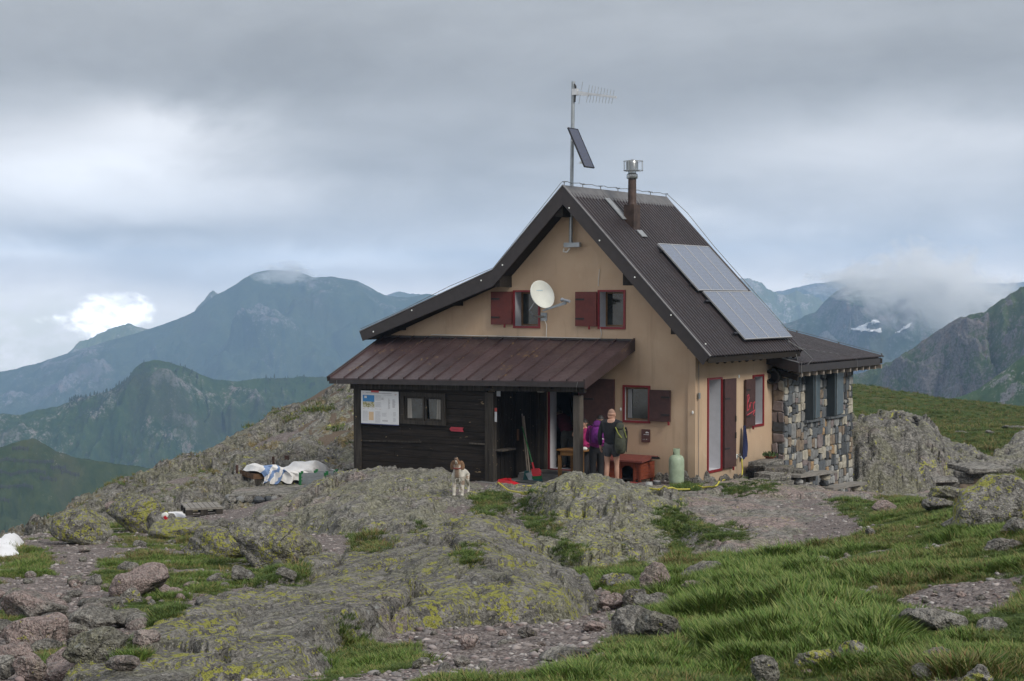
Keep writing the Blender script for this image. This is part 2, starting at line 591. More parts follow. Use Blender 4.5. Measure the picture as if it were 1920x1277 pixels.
# ================================================================ TERRAIN
def ground_mat():
    m, q, b = new_mat('alpine_ground')
    pos = wpos(q)
    g = q.attr('grass').outputs['Fac']; gv = q.attr('gravel').outputs['Fac']
    n1 = q.noise(pos, 0.7, 5, 0.6); n2 = q.noise(pos, 5.0, 5, 0.65); n3 = q.noise(pos, 40.0, 4, 0.7)
    # turf
    c = q.mix(q.ss(n2, 0.35, 0.65), (0.032, 0.052, 0.012), (0.06, 0.088, 0.022))
    c = q.mix(q.mul(q.ss(n1, 0.52, 0.68), 0.7), c, (0.115, 0.095, 0.04))
    c = q.mix(q.mul(q.ss(n3, 0.5, 0.7), 0.5), c, (0.085, 0.105, 0.03))
    # gravel: stones of many tones with dark joints
    v1 = q.n('ShaderNodeTexVoronoi'); q.put(v1.inputs['Vector'], pos); v1.inputs['Scale'].default_value = 16
    v2 = q.n('ShaderNodeTexVoronoi'); q.put(v2.inputs['Vector'], pos); v2.inputs['Scale'].default_value = 45
    s1 = q.n('ShaderNodeSeparateColor'); q.put(s1.inputs[0], v1.outputs['Color'])
    s2 = q.n('ShaderNodeSeparateColor'); q.put(s2.inputs[0], v2.outputs['Color'])
    gc = q.mix(s1.outputs[0], (0.12, 0.10, 0.095), (0.26, 0.22, 0.205))
    gc = q.mix(q.mul(q.ss(s2.outputs[1], 0.3, 0.9), 0.5), gc, (0.32, 0.29, 0.27))
    gc = q.mix(q.mul(q.ss(n2, 0.5, 0.7), 0.6), gc, (0.11, 0.08, 0.07))
    gc = q.mix(q.ss(v2.outputs['Distance'], 0.45, 0.8), gc, (0.085, 0.07, 0.065))
    c = q.mix(q.ss(q.add(gv, q.mul(q.sub(n2, 0.5), 0.5)), 0.4, 0.6), q.mix(q.ss(q.add(g, q.mul(q.sub(n2, .5), .4)), 0.1, 0.45), (0.13, 0.10, 0.075), c), gc)
    q.put(b.inputs['Base Color'], c)
    b.inputs['Roughness'].default_value = 0.95
    b.inputs['Specular IOR Level'].default_value = 0.15
    h = q.add(q.mul(q.sub(1.0, v1.outputs['Distance']), 0.8), q.add(q.mul(q.sub(1.0, v2.outputs['Distance']), 0.4), q.mul(n3, 0.5)))
    q.put(b.inputs['Normal'], q.bump(h, 0.7, 0.05))
    return m


# control points: photo column, photo row, distance along the view axis (m)
GC = [(0, 1277, 9.5), (180, 1277, 10.2), (400, 1277, 9.8), (300, 1240, 11.2), (500, 1225, 11.0), (600, 1277, 8.5), (960, 1277, 7.5), (1400, 1277, 7.0), (1920, 1277, 6.5),
      (1920, 1130, 9.5), (1920, 1000, 15), (1920, 958, 19), (1700, 1150, 10.5), (1700, 1050, 15.5), (1700, 980, 23),
      (1500, 1150, 10.5), (1500, 1080, 16), (1500, 1045, 20), (1640, 960, 27), (1750, 945, 29), (1300, 1180, 10.5),
      (1300, 1100, 15), (1280, 1060, 21), (1640, 938, 33), (1800, 930, 32), (1850, 935, 24),
      (1080, 1080, 20), (1150, 1110, 16.5), (1110, 1145, 14.5), (1150, 1175, 12.5), (1000, 1200, 10.8), (800, 1225, 10),
      (900, 1172, 12.5), (700, 1190, 11.4), (600, 1170, 12.5), (450, 1170, 13.8),
      (350, 1200, 13), (500, 1125, 17), (600, 1055, 22), (700, 1025, 25), (620, 1000, 30), (640, 965, 33), (760, 1012, 26.5),
      (900, 1010, 25.5), (850, 950, 32), (720, 915, 35), (1000, 980, 27.5), (1100, 960, 29), (1200, 960, 29), (1150, 1060, 23),
      (100, 1250, 11), (0, 1200, 13), (150, 1150, 15.5), (150, 1080, 20), (200, 1020, 27), (60, 1060, 22), (0, 1045, 24),
      (330, 1080, 20), (330, 1020, 27), (450, 1050, 23), (300, 985, 33), (430, 972, 35), (560, 1000, 31), (100, 1000, 32),
      (1303, 906, 37), (900, 913, 36.5), (1100, 915, 35.5), (1200, 914, 35.8), (1440, 905, 39), (1600, 938, 41), (1480, 928, 37), (1350, 950, 30),
      (1450, 1000, 26), (700, 893, 40), (1000, 893, 41), (1250, 893, 41), (1400, 905, 43), (1550, 935, 44),
      (640, 725, 58), (600, 760, 56), (520, 800, 54), (450, 840, 52), (400, 870, 50), (660, 852, 47), (560, 885, 45), (430, 945, 40),
      (340, 892, 47), (270, 908, 44), (190, 948, 42), (100, 988, 40), (20, 1012, 38), (-60, 1040, 36), (-200, 1060, 34),
      (700, 700, 60), (850, 690, 62), (1000, 700, 64), (1300, 720, 70),
      (1615, 740, 120), (1750, 752, 115), (1915, 767, 105), (1610, 790, 82), (1750, 805, 75), (1900, 835, 62), (1850, 800, 74),
      (1680, 932, 44), (1800, 922, 41), (1900, 905, 45), (1700, 850, 55), (2050, 780, 100), (2050, 860, 55), (1450, 735, 110)]
GC += [(600, 782, 64), (520, 840, 62), (450, 890, 60), (400, 915, 58), (340, 930, 55), (270, 945, 52), (190, 985, 50), (100, 1025, 48), (20, 1055, 46), (600, 840, 80), (400, 960, 75), (200, 1030, 68), (0, 1100, 62), (660, 745, 66)]
# guard points: R, F, z
GR = [(-30, 70, -16), (-15, 80, -14), (0, 90, -4), (-45, 60, -16), (-60, 120, -50), (-25, 130, -45), (0, 130, -14),
      (30, 130, -9), (48, 130, -8), (60, 90, -2), (25, 40, 1.5), (14, 22, 2.4), (10, 12, 3.0), (-9, 12, 1.6), (-16, 22, .2), (-26, 36, -3),
      (-2, 3.5, 2.66), (0, 3.5, 2.7), (2, 3.5, 2.75), (4, 3.5, 2.8), (-5, 3.5, 2.5), (-8, 5, 2.2), (8, 5, 3.0), (-25, 15, 0), (30, 20, 3.5)]


def ctrl(pts, guard=()):
    T = []; S = []
    for (px, py, F) in pts:
        d = ray(px, py); k = d @ FW
        T.append(((d @ RV) / k, math.log(F))); S.append(d[2] / k)
    for (R, F, z) in guard:
        T.append((R / F, math.log(F))); S.append((z - CAM[2]) / F)
    return np.array(T), np.array(S)


class TPS:
    def __init__(self, T, S, smooth=1e-4):
        n = len(T); d = np.linalg.norm(T[:, None] - T[None], axis=2)
        K = self.k(d) + np.eye(n) * smooth
        P = np.c_[np.ones(n), T]
        A = np.zeros((n + 3, n + 3)); A[:n, :n] = K; A[:n, n:] = P; A[n:, :n] = P.T
        x = np.linalg.solve(A, np.r_[S, 0, 0, 0]); self.w = x[:n]; self.a = x[n:]; self.T = T

    @staticmethod
    def k(d): return d * d * np.log(d + 1e-9)

    def __call__(self, t, l):
        out = self.a[0] + self.a[1] * t + self.a[2] * l
        for (c0, c1), w in zip(self.T, self.w):
            d2 = (t - c0) ** 2 + (l - c1) ** 2
            out = out + w * 0.5 * d2 * np.log(d2 + 1e-18)
        return out


# grid: fans out from the viewpoint so that the mesh is finest close by
tg = np.concatenate([np.linspace(-1.3, -0.37, 40)[:-1], np.linspace(-0.37, 0.37, 860), np.linspace(0.37, 1.3, 40)[1:]])
NF = 860
Fg = np.exp(np.linspace(math.log(3.3), math.log(132.0), NF))
TT, LL = np.meshgrid(tg, np.log(Fg))
FF = np.exp(LL); RR = TT * FF
XX = CAM[0] + RR * RV[0] + FF * FW[0]
YY = CAM[1] + RR * RV[1] + FF * FW[1]
gt, gs = ctrl(GC, GR)
H0 = CAM[2] + TPS(gt, gs)(TT, LL) * FF


def pix(x, y, z):
    R, F = RF(x, y)
    dz = z - CAM[2]
    dep = F * math.cos(PITCH) - dz * math.sin(PITCH)
    upc = dz * math.cos(PITCH) + F * math.sin(PITCH)
    return 960 + FPX * R / dep, 638.5 - FPX * upc / dep


def sdf(X, Y, poly):
    """signed distance to a polygon, negative inside"""
    d2 = np.full(X.shape, 1e18); ins = np.zeros(X.shape, bool)
    n = len(poly)
    for i in range(n):
        ax, ay = poly[i]; bx, by = poly[(i + 1) % n]
        ex, ey = bx - ax, by - ay
        t = np.clip(((X - ax) * ex + (Y - ay) * ey) / (ex * ex + ey * ey + 1e-12), 0, 1)
        d2 = np.minimum(d2, (X - ax - t * ex) ** 2 + (Y - ay - t * ey) ** 2)
        c = ((ay > Y) != (by > Y)) & (X < (bx - ax) * (Y - ay) / (by - ay + 1e-12) + ax)
        ins ^= c
    d = np.sqrt(d2)
    return np.where(ins, -d, d)


def facets(u, v, seed):
    """broken blocks: every cell its own tilt and level; returns level and closeness to a joint"""
    iu, iv = np.floor(u), np.floor(v); d1 = np.full(u.shape, 9.0); d2 = d1.copy(); lv = np.zeros(u.shape)
    zz = np.zeros_like(iu)
    for a in (-1, 0, 1):
        for b in (-1, 0, 1):
            h = [_hash(iu + a, iv + b, zz, seed + k) / 65536.0 for k in range(5)]
            du, dv = u - iu - a - h[0], v - iv - b - h[1]
            d = du * du + dv * dv
            l_ = (h[2] - .5) * 1.4 + (h[3] - .5) * 1.3 * du + (h[4] - .5) * 1.6 * dv
            n = d < d1
            d2 = np.where(n, d1, np.minimum(d2, d)); lv = np.where(n, l_, lv); d1 = np.where(n, d, d1)
    return lv, 1 - sstep(np.sqrt(d2) - np.sqrt(d1), 0.0, 0.09)


def foliation(R, F, sc, amp, seed, dirx=0.22):
    """slanting ledges: a warped saw across the grain, plus pits and cracks"""
    L = math.hypot(dirx, 1.0); ux, uy = dirx / L, 1.0 / L
    al = R * ux + F * uy; ac = R * uy - F * ux
    w = fbm2(al * 0.10 / sc, ac * 0.55 / sc, 4, seed) * 1.6
    v = ac / sc * 1.5 + w
    saw = (v - np.floor(v)); saw = np.where(saw < 0.8, saw / 0.8, (1 - saw) / 0.2)
    big = fbm2(al * 0.18 / sc, ac * 0.9 / sc, 5, seed + 50)
    rg = ridge2(al * 0.45 / sc, ac * 2.8 / sc, 4, seed + 90)
    fine = fbm2(R * 4.5 / sc, F * 4.5 / sc, 4, seed + 120, 0.62)
    blk = fbm2(np.floor(al * 0.8 / sc + 2 * w) * 7.3, np.floor(v * 1.4) * 3.1, 1, seed + 7)
    pit = np.clip(noise2(R * 2.2 / sc, F * 2.2 / sc, seed + 150) - 0.35, 0, 1)
    n1_ = noise2(al * 0.25 / sc + 9, ac * 1.4 / sc, seed + 170) + 0.35 * noise2(al * 2 / sc, ac * 4 / sc, seed + 171)
    n2_ = noise2(al * 0.9 / sc + 0.5 * w, ac * 0.35 / sc, seed + 180) + 0.3 * noise2(R * 3 / sc, F * 3 / sc, seed + 181)
    crk = 1 - (sstep(np.abs(n1_), 0.0, 0.045)) * (big > -.1) + 0.8 * (1 - sstep(np.abs(n2_), 0.0, 0.03))
    wu = 0.5 * fbm2(al * .5 / sc, ac * .9 / sc, 3, seed + 200); wv = 0.35 * fbm2(al * .6 / sc + 7, ac * 1.1 / sc, 3, seed + 210)
    f1, j1 = facets(al * 0.42 / sc + wu, ac * 0.85 / sc + wv, seed + 220)
    f2, j2 = facets(al * 1.3 / sc + wu, ac * 2.4 / sc + wv * 2, seed + 230)
    return amp * (2.1 * f1 - 0.7 * j1 + 0.75 * f2 - 0.35 * j2 * (f1 > -.1)) + amp * 0.6 * (-0.7 * crk + 0.65 * (saw - 0.5) + 1.5 * big + 0.85 * (rg - 0.5) + 0.5 * fine + 0.45 * blk - 1.8 * pit)


# outcrops: name, label, outline, inner points, edge steepness, ledge size, ledge height, seed, grain direction, material key
OUT = [
    ('rock_slab', 'huge sloping foreground rock slab spotted with sulphur-yellow lichen', 
     [(60, 1340, 8.4), (190, 1255, 10.0), (300, 1200, 11.5), (450, 1130, 13.7), (560, 1076, 16), (640, 1040, 18), (700, 1022, 19.5), (800, 1008, 20.5), (950, 1004, 20),
      (1020, 1045, 18), (1095, 1100, 15.6), (1112, 1130, 14.4), (1060, 1166, 12.9), (900, 1172, 12.4), (760, 1186, 11.6), (650, 1200, 10.9), (610, 1240, 9.7), (570, 1340, 8.2)],
     [(400, 1225, 10.5), (300, 1270, 9.2), (600, 1130, 13.5), (750, 1100, 14.2), (900, 1080, 14.2), (1000, 1068, 14.8), (800, 1050, 16.5), (900, 1150, 12.7),
      (1050, 1125, 13.8), (700, 1175, 11.8), (550, 1180, 11.6), (500, 1240, 9.9), (690, 1028, 18.3), (800, 1012, 18.8), (940, 1010, 18.2), (1085, 1095, 14.8), (450, 1133, 13.2), (330, 1200, 11.1), (640, 1046, 17),
      (980, 1110, 13.4), (820, 1165, 12.2), (850, 1110, 13.5)],
     1.6, 1.15, 0.050, 3, 0.16, 'slab'),
    ('rock_outcrop', 'long grey-green outcrop sloping up to the wooden porch, the dog on its top',
     [(470, 975, 35), (500, 942, 36.5), (560, 917, 37), (640, 893, 37.2), (720, 879, 37.2), (800, 876, 37), (850, 884, 36.8), (890, 905, 36.2), (960, 913, 35.6), (1010, 925, 34.2), (1005, 960, 29.5),
      (965, 1005, 24.6), (850, 1012, 25), (750, 1006, 26.6), (660, 988, 28.6), (590, 985, 30.5), (530, 985, 33)],
     [(860, 935, 33), (800, 960, 30.5), (700, 940, 32), (900, 965, 29.3), (620, 948, 33.6), (740, 882, 36.3), (800, 880, 36.2), (845, 890, 35.8), (650, 896, 36.4), (900, 1000, 25.6), (760, 1000, 27.2), (920, 935, 33.4),
      (560, 922, 36), (490, 962, 35), (960, 975, 27.8), (650, 975, 30)],
     1.3, 0.9, 0.075, 11, 0.35, 'mound'),
    ('rock_hump', 'steep lichen-covered rock hump in front of the porch post',
     [(975, 950, 30.6), (1000, 922, 31.5), (1040, 902, 31.2), (1085, 890, 30.6), (1150, 905, 30.6), (1220, 912, 30.8), (1268, 930, 30.6), (1310, 962, 28.4), (1262, 1005, 25.2), (1256, 1060, 22.6), (1245, 1088, 21.6),
      (1150, 1092, 21), (1060, 1070, 21.6), (1000, 1040, 22.6), (1010, 1000, 25.6), (1040, 965, 28)],
     [(1100, 960, 26.6), (1180, 1000, 24.4), (1080, 1010, 24), (1200, 950, 27), (1040, 908, 30), (1085, 894, 29.6), (1150, 909, 29.4), (1220, 917, 29.4), (1255, 940, 28.4), (1240, 1070, 22), (1120, 1075, 21.6), (1240, 1010, 24.6), (1050, 1050, 22.3)],
     1.9, 1.0, 0.075, 21, 0.3, 'hump'),
    ('rock_pavement', 'smooth flat pinkish rock pavement in front of the hut corner',
     [(1180, 925, 34.5), (1262, 919, 35.2), (1400, 913, 36.2), (1500, 914, 36.4), (1600, 928, 36.2), (1760, 934, 37), (1745, 948, 34), (1640, 948, 32.5), (1618, 972, 29.6), (1612, 1002, 26.8), (1500, 1034, 23.6), (1400, 1040, 23.2), (1325, 1036, 23.6), (1290, 1000, 26), (1262, 965, 29)],
     [(1400, 962, 29), (1500, 962, 29), (1560, 990, 27), (1340, 1000, 26.2), (1400, 1030, 24), (1500, 1026, 24.2), (1300, 935, 32.8), (1420, 920, 34.6), (1500, 920, 35), (1600, 940, 33.5), (1720, 940, 35.2), (1600, 975, 29)],
     0.9, 1.7, 0.05, 31, 0.6, 'pave'),
    ('cliff', 'tall grey rock face right behind the stone annex',
     [(1480, 935, 44.0), (1590, 935, 44.2), (1700, 932, 44.4), (1768, 928, 44.6), (1778, 880, 47), (1770, 830, 49.5), (1730, 792, 53), (1640, 780, 54), (1480, 780, 53)],
     [(1600, 800, 46.5), (1690, 797, 46.5), (1735, 806, 47), (1752, 835, 46.5), (1500, 800, 46.5), (1640, 792, 49), (1720, 795, 50)],
     3.2, 1.5, 0.15, 41, 0.1, 'face'),
    ('rock_ledge', 'low broken rock ledge between the rock face and the stone table',
     [(1765, 905, 46.5), (1800, 905, 46.8), (1862, 900, 48), (1868, 862, 52), (1830, 838, 57), (1775, 815, 60), (1738, 812, 60), (1755, 850, 52)],
     [(1790, 855, 49.5), (1830, 862, 50), (1760, 822, 56), (1850, 880, 49), (1780, 880, 47.6)],
     2.2, 1.1, 0.11, 51, 0.2, 'face'),
    ('rock_ridge', 'smooth bare rock ridge rising at the right edge above the stone table',
     [(1845, 900, 49), (1835, 880, 50), (1860, 848, 53), (1900, 820, 57), (1960, 795, 60), (2080, 780, 63), (2080, 900, 48)],
     [(1870, 862, 52), (1905, 830, 55), (1950, 805, 58), (1900, 870, 50.5), (2000, 850, 52), (2050, 800, 58)],
     1.6, 1.3, 0.10, 61, 0.9, 'ridge'),
    ('rock_slope', 'broad weathered rock slope rising behind the wooden porch',
     [(655, 905, 43), (690, 860, 47), (720, 700, 62), (655, 725, 66), (590, 775, 63), (510, 830, 60), (430, 880, 57), (385, 905, 55), (330, 915, 52), (285, 922, 49), (250, 930, 47.5), (190, 965, 46), (100, 1005, 44), (10, 1030, 42),
      (-120, 1030, 37), (-100, 1080, 33), (20, 1035, 36), (140, 1000, 37), (260, 985, 37), (330, 975, 37.6), (430, 960, 38), (560, 905, 41)],
     [(640, 728, 58), (600, 764, 56), (520, 804, 54), (450, 844, 52), (400, 874, 50), (660, 850, 47), (560, 880, 46), (340, 894, 47), (270, 908, 44), (190, 946, 42), (100, 986, 40), (20, 1010, 38.4), (300, 945, 41), (420, 925, 42), (500, 880, 46.5), (180, 975, 39.6)],
     0.8, 1.5, 0.21, 71, 0.55, 'slope'),
]
lay = [H0 + 0.05 * fbm2(RR * 0.9, FF * 0.9, 5, 5) + 0.012 * fbm2(RR * 9, FF * 9, 3, 8) * sstep(FF, 40, 15)
       + 0.35 * fbm2(RR * 0.12, FF * 0.12, 3, 9) * sstep(FF, 50, 90)]
PX_, PY_ = pix(XX, YY, H0)
for (nm, lb, outl, inn, steep, sc_, amp, seed, dr, mk) in OUT:
    T1, S1 = ctrl(outl[:-1] + inn)
    pl = [tuple(RF(*PF(a, b, F)[:2])) for (a, b, F) in outl]
    pr = np.array(pl); lo = pr.min(0) - 2.5; hi = pr.max(0) + 2.5
    h = np.full(XX.shape, -1e3)
    k = (RR > lo[0]) & (RR < hi[0]) & (FF > lo[1]) & (FF < hi[1])
    R, F = RR[k], FF[k]
    sd = sdf(R, F, pl) + 0.16 * sc_ * fbm2(R * 1.1 / sc_, F * 1.1 / sc_, 4, seed + 300)
    z = CAM[2] + TPS(T1, S1, 3e-4)(TT[k], LL[k]) * F
    z = z + foliation(R, F, sc_, amp, seed, dr) + {'slope': 0.2, 'slab': 0.15, 'pave': 0.12}.get(mk, 0.03)
    edge = np.clip(sd + 0.08 * sc_, 0, None)
    z = z - steep * edge - 1.2 * np.clip(sd - 0.3, 0, None) ** 2
    z[sd > 1.6] = -1e3
    h[k] = z
    lay.append(h)
lay = np.array(lay)
OWN = np.argmax(lay, 0)
HH = lay.max(0)


def ground_z(x, y):
    R, F = RF(x, y)
    i = np.clip(np.searchsorted(tg, R / F) - 1, 0, len(tg) - 2)
    lf = (np.log(F) - math.log(3.3)) / (math.log(132.0) - math.log(3.3)) * (NF - 1)
    j = np.clip(np.floor(lf).astype(int), 0, NF - 2); b = np.clip(lf - j, 0, 1)
    a = (R / F - tg[i]) / (tg[i + 1] - tg[i])
    return (HH[j, i] * (1 - a) + HH[j, i + 1] * a) * (1 - b) + (HH[j + 1, i] * (1 - a) + HH[j + 1, i + 1] * a) * b


def hit(px, py):
    """first ground point seen through this photo point"""
    d = ray(px, py); k = d @ FW
    t = (d @ RV) / k; s = d[2] / k
    i = int(np.argmin(np.abs(tg - t)))
    j = np.nonzero(HH[:, i] >= CAM[2] + s * Fg)[0]
    F = Fg[j[0]] if len(j) else Fg[-1]
    P = CAM + d * F / k
    return P, float(F)


# ground cover masks
def mask(polys, soft=14, jit=16, seed=0):
    m = np.zeros(XX.shape)
    jx = PX_ + jit * fbm2(RR * 1.2, FF * 1.2, 4, 400 + seed); jy = PY_ + 0.6 * jit * fbm2(RR * 1.2, FF * 1.2, 4, 430 + seed)
    for p in polys:
        pp = np.array(p); k = (PX_ > pp[:, 0].min() - 60) & (PX_ < pp[:, 0].max() + 60) & (PY_ > pp[:, 1].min() - 60) & (PY_ < pp[:, 1].max() + 60)
        if k.any():
            m[k] = np.maximum(m[k], sstep(-sdf(jx[k], jy[k], p), -soft / 2, soft / 2))
    return m


GRASS_P = [[(1040, 1050), (1260, 1085), (1250, 1000), (1300, 1050), (1500, 1040), (1620, 1000), (1640, 960), (1720, 945), (3400, 900), (3400, 1500), (560, 1330), (600, 1200), (700, 1188), (790, 1222), (900, 1285), (1090, 1262), (1180, 1200), (1150, 1120), (1090, 1090)],
           [(-500, 1130), (-500, 1040), (60, 1022), (95, 1035), (80, 1095)],
           [(160, 1075), (225, 1015), (330, 1025), (420, 1060), (480, 1075), (450, 1100), (400, 1112), (330, 1160), (230, 1140)],
           [(190, 1020), (330, 1000), (420, 985), (470, 1010), (570, 1065), (545, 1085), (470, 1085), (330, 1045)],
           [(90, 1010), (120, 985), (240, 985), (250, 1005), (150, 1020)], [(-40, 1150), (60, 1120), (40, 1190), (-40, 1190)],
           [(1500, 900), (1500, 700), (3400, 690), (3400, 940), (1850, 915), (1800, 850), (1700, 790)]]
GRAVEL_P = [[(640, 1200), (760, 1178), (1100, 1120), (1165, 1105), (1180, 1120), (1165, 1200), (1085, 1250), (900, 1290), (760, 1225)],
            [(1660, 1130), (1780, 1095), (1930, 1080), (1930, 1140), (1790, 1165), (1690, 1170)], [(1590, 1112), (1650, 1105), (1650, 1125), (1600, 1128)],
            [(95, 1140), (85, 1060), (110, 1022), (190, 1003), (228, 1012), (200, 1060), (165, 1090), (215, 1140), (300, 1180), (440, 1120), (560, 1075), (560, 1010), (640, 1000), (640, 1050), (440, 1150), (280, 1290), (-80, 1290), (-80, 1180)]]
GRASS = mask(GRASS_P, 16, 18); GRAVEL = mask(GRAVEL_P, 16, 18, 5)
bare = sstep(fbm2(RR * 0.55, FF * 0.55, 4, 77), 0.30, 0.50) * (FF < 40)
GRASS = np.clip(GRASS - GRAVEL, 0, 1) * (1 - 0.85 * bare)
GRASS *= np.where((PX_ < 620) & (FF < 45), sstep(fbm2(RR * 1.1, FF * 1.1, 4, 79), -.22, .05), 1.0)
GRASS[FF > 58] = np.where(PX_[FF > 58] > 1450, 1.0, 0.0)
rest = (1 - np.maximum(GRASS, GRAVEL))
GRAVEL = np.maximum(GRAVEL, rest * (PX_ > 560) * (FF < 48) * 0.9)
GRAVEL = np.maximum(GRAVEL, rest * (PX_ <= 560) * 0.8)

MAT_G = ground_mat()
MAT_R = {'slab': rock_mat('lichen_gneiss', lichen=0.86, pink=0.12, dark=0.6, green=0.35, tone=1.05, k=.8),
         'mound': rock_mat('grey_green_gneiss', lichen=0.50, pink=0.25, dark=0.45, green=0.6, tone=1.0, k=.42),
         'hump': rock_mat('crusted_gneiss', lichen=0.70, pink=0.05, dark=0.6, green=0.7, tone=1.0, k=.45),
         'pave': rock_mat('pink_gneiss', lichen=0.30, pink=0.62, dark=0.15, green=0.35, tone=1.0, k=.42),
         'face': rock_mat('dark_gneiss', lichen=0.42, pink=0.12, dark=0.4, green=0.45, tone=.85, k=.3),
         'ridge': rock_mat('bare_gneiss', lichen=0.1, pink=0.05, dark=0.3, green=0.5, tone=.95, k=.28),
         'slope': rock_mat('weathered_gneiss', lichen=0.30, pink=0.10, dark=0.45, green=0.5, tone=0.82, ochre=0.9, k=.28)}

nr, nc = XX.shape
idx = np.arange(nr * nc).reshape(nr, nc)
quads = np.stack([idx[:-1, :-1], idx[:-1, 1:], idx[1:, 1:], idx[1:, :-1]], -1).reshape(-1, 4)
own_f = OWN.ravel()[quads].max(1)
VV = np.stack([XX, YY, HH], -1).reshape(-1, 3)
for oi in range(len(OUT) + 1):
    q4 = quads[own_f == oi]
    if not len(q4): continue
    used, inv = np.unique(q4, return_inverse=True)
    if oi == 0:
        me = np_mesh('ground', VV[used], inv.reshape(-1, 4))
        fattr(me, 'grass', GRASS.ravel()[used]); fattr(me, 'gravel', GRAVEL.ravel()[used])
        tag(mesh_obj('ground', me, MAT_G), kind='structure', label='alpine ground of turf, soil and trodden gravel')
    else:
        nm, lb, mk = OUT[oi - 1][0], OUT[oi - 1][1], OUT[oi - 1][-1]
        me = np_mesh(nm, VV[used], inv.reshape(-1, 4))
        tag(mesh_obj(nm, me, MAT_R[mk]), lb, 'rock')

# ================================================================ DISTANT MOUNTAINS
def mount_mat(name, grass=(0.05, 0.085, 0.022), grass2=(0.085, 0.105, 0.035), rock=(0.20, 0.185, 0.17), scale=0.02, rockiness=0.5, wood=0.0, streak=0.4):
    m, q, b = new_mat(name)
    pos = wpos(q)
    rk = q.attr('rock').outputs['Fac']
    n1 = q.noise(pos, scale, 5, 0.62); n2 = q.noise(pos, scale * 6, 5, 0.68, 0.3); n3 = q.noise(pos, scale * 30, 4, 0.72)
    c = q.mix(q.ss(n2, 0.35, 0.65), grass, grass2)
    c = q.mix(q.mul(q.ss(n1, 0.5, 0.7), 0.5), c, (0.11, 0.095, 0.045))
    c = q.mix(q.mul(q.ss(n3, 0.45, 0.25), 0.6), c, tuple(x * 0.45 for x in grass))
    r = q.mix(q.ss(n3, 0.32, 0.68), tuple(x * 0.45 for x in rock), tuple(x * 1.35 for x in rock))
    r = q.mix(q.mul(q.ss(n2, 0.55, 0.7), 0.45), r, (0.23, 0.155, 0.12))
    k = q.ss(q.add(rk, q.add(q.mul(q.sub(n2, 0.5), 1.1), q.mul(q.sub(n3, 0.5), 1.3))), 0.62 - 0.12 * rockiness, 0.78)
    c = q.mix(k, c, r)
    if wood: c = q.mix(q.mul(q.ss(q.add(n1, q.mul(q.sub(n3, .5), .5)), 0.55, 0.62), wood), c, (0.018, 0.034, 0.016))
    q.put(b.inputs['Base Color'], c)
    b.inputs['Roughness'].default_value = 1.0; b.inputs['Specular IOR Level'].default_value = 0.05
    q.put(b.inputs['Normal'], q.bump(q.add(n2, q.mul(n3, 0.5)), 1.0, 0.25 / scale * 0.06))
    return m


MTN = {}


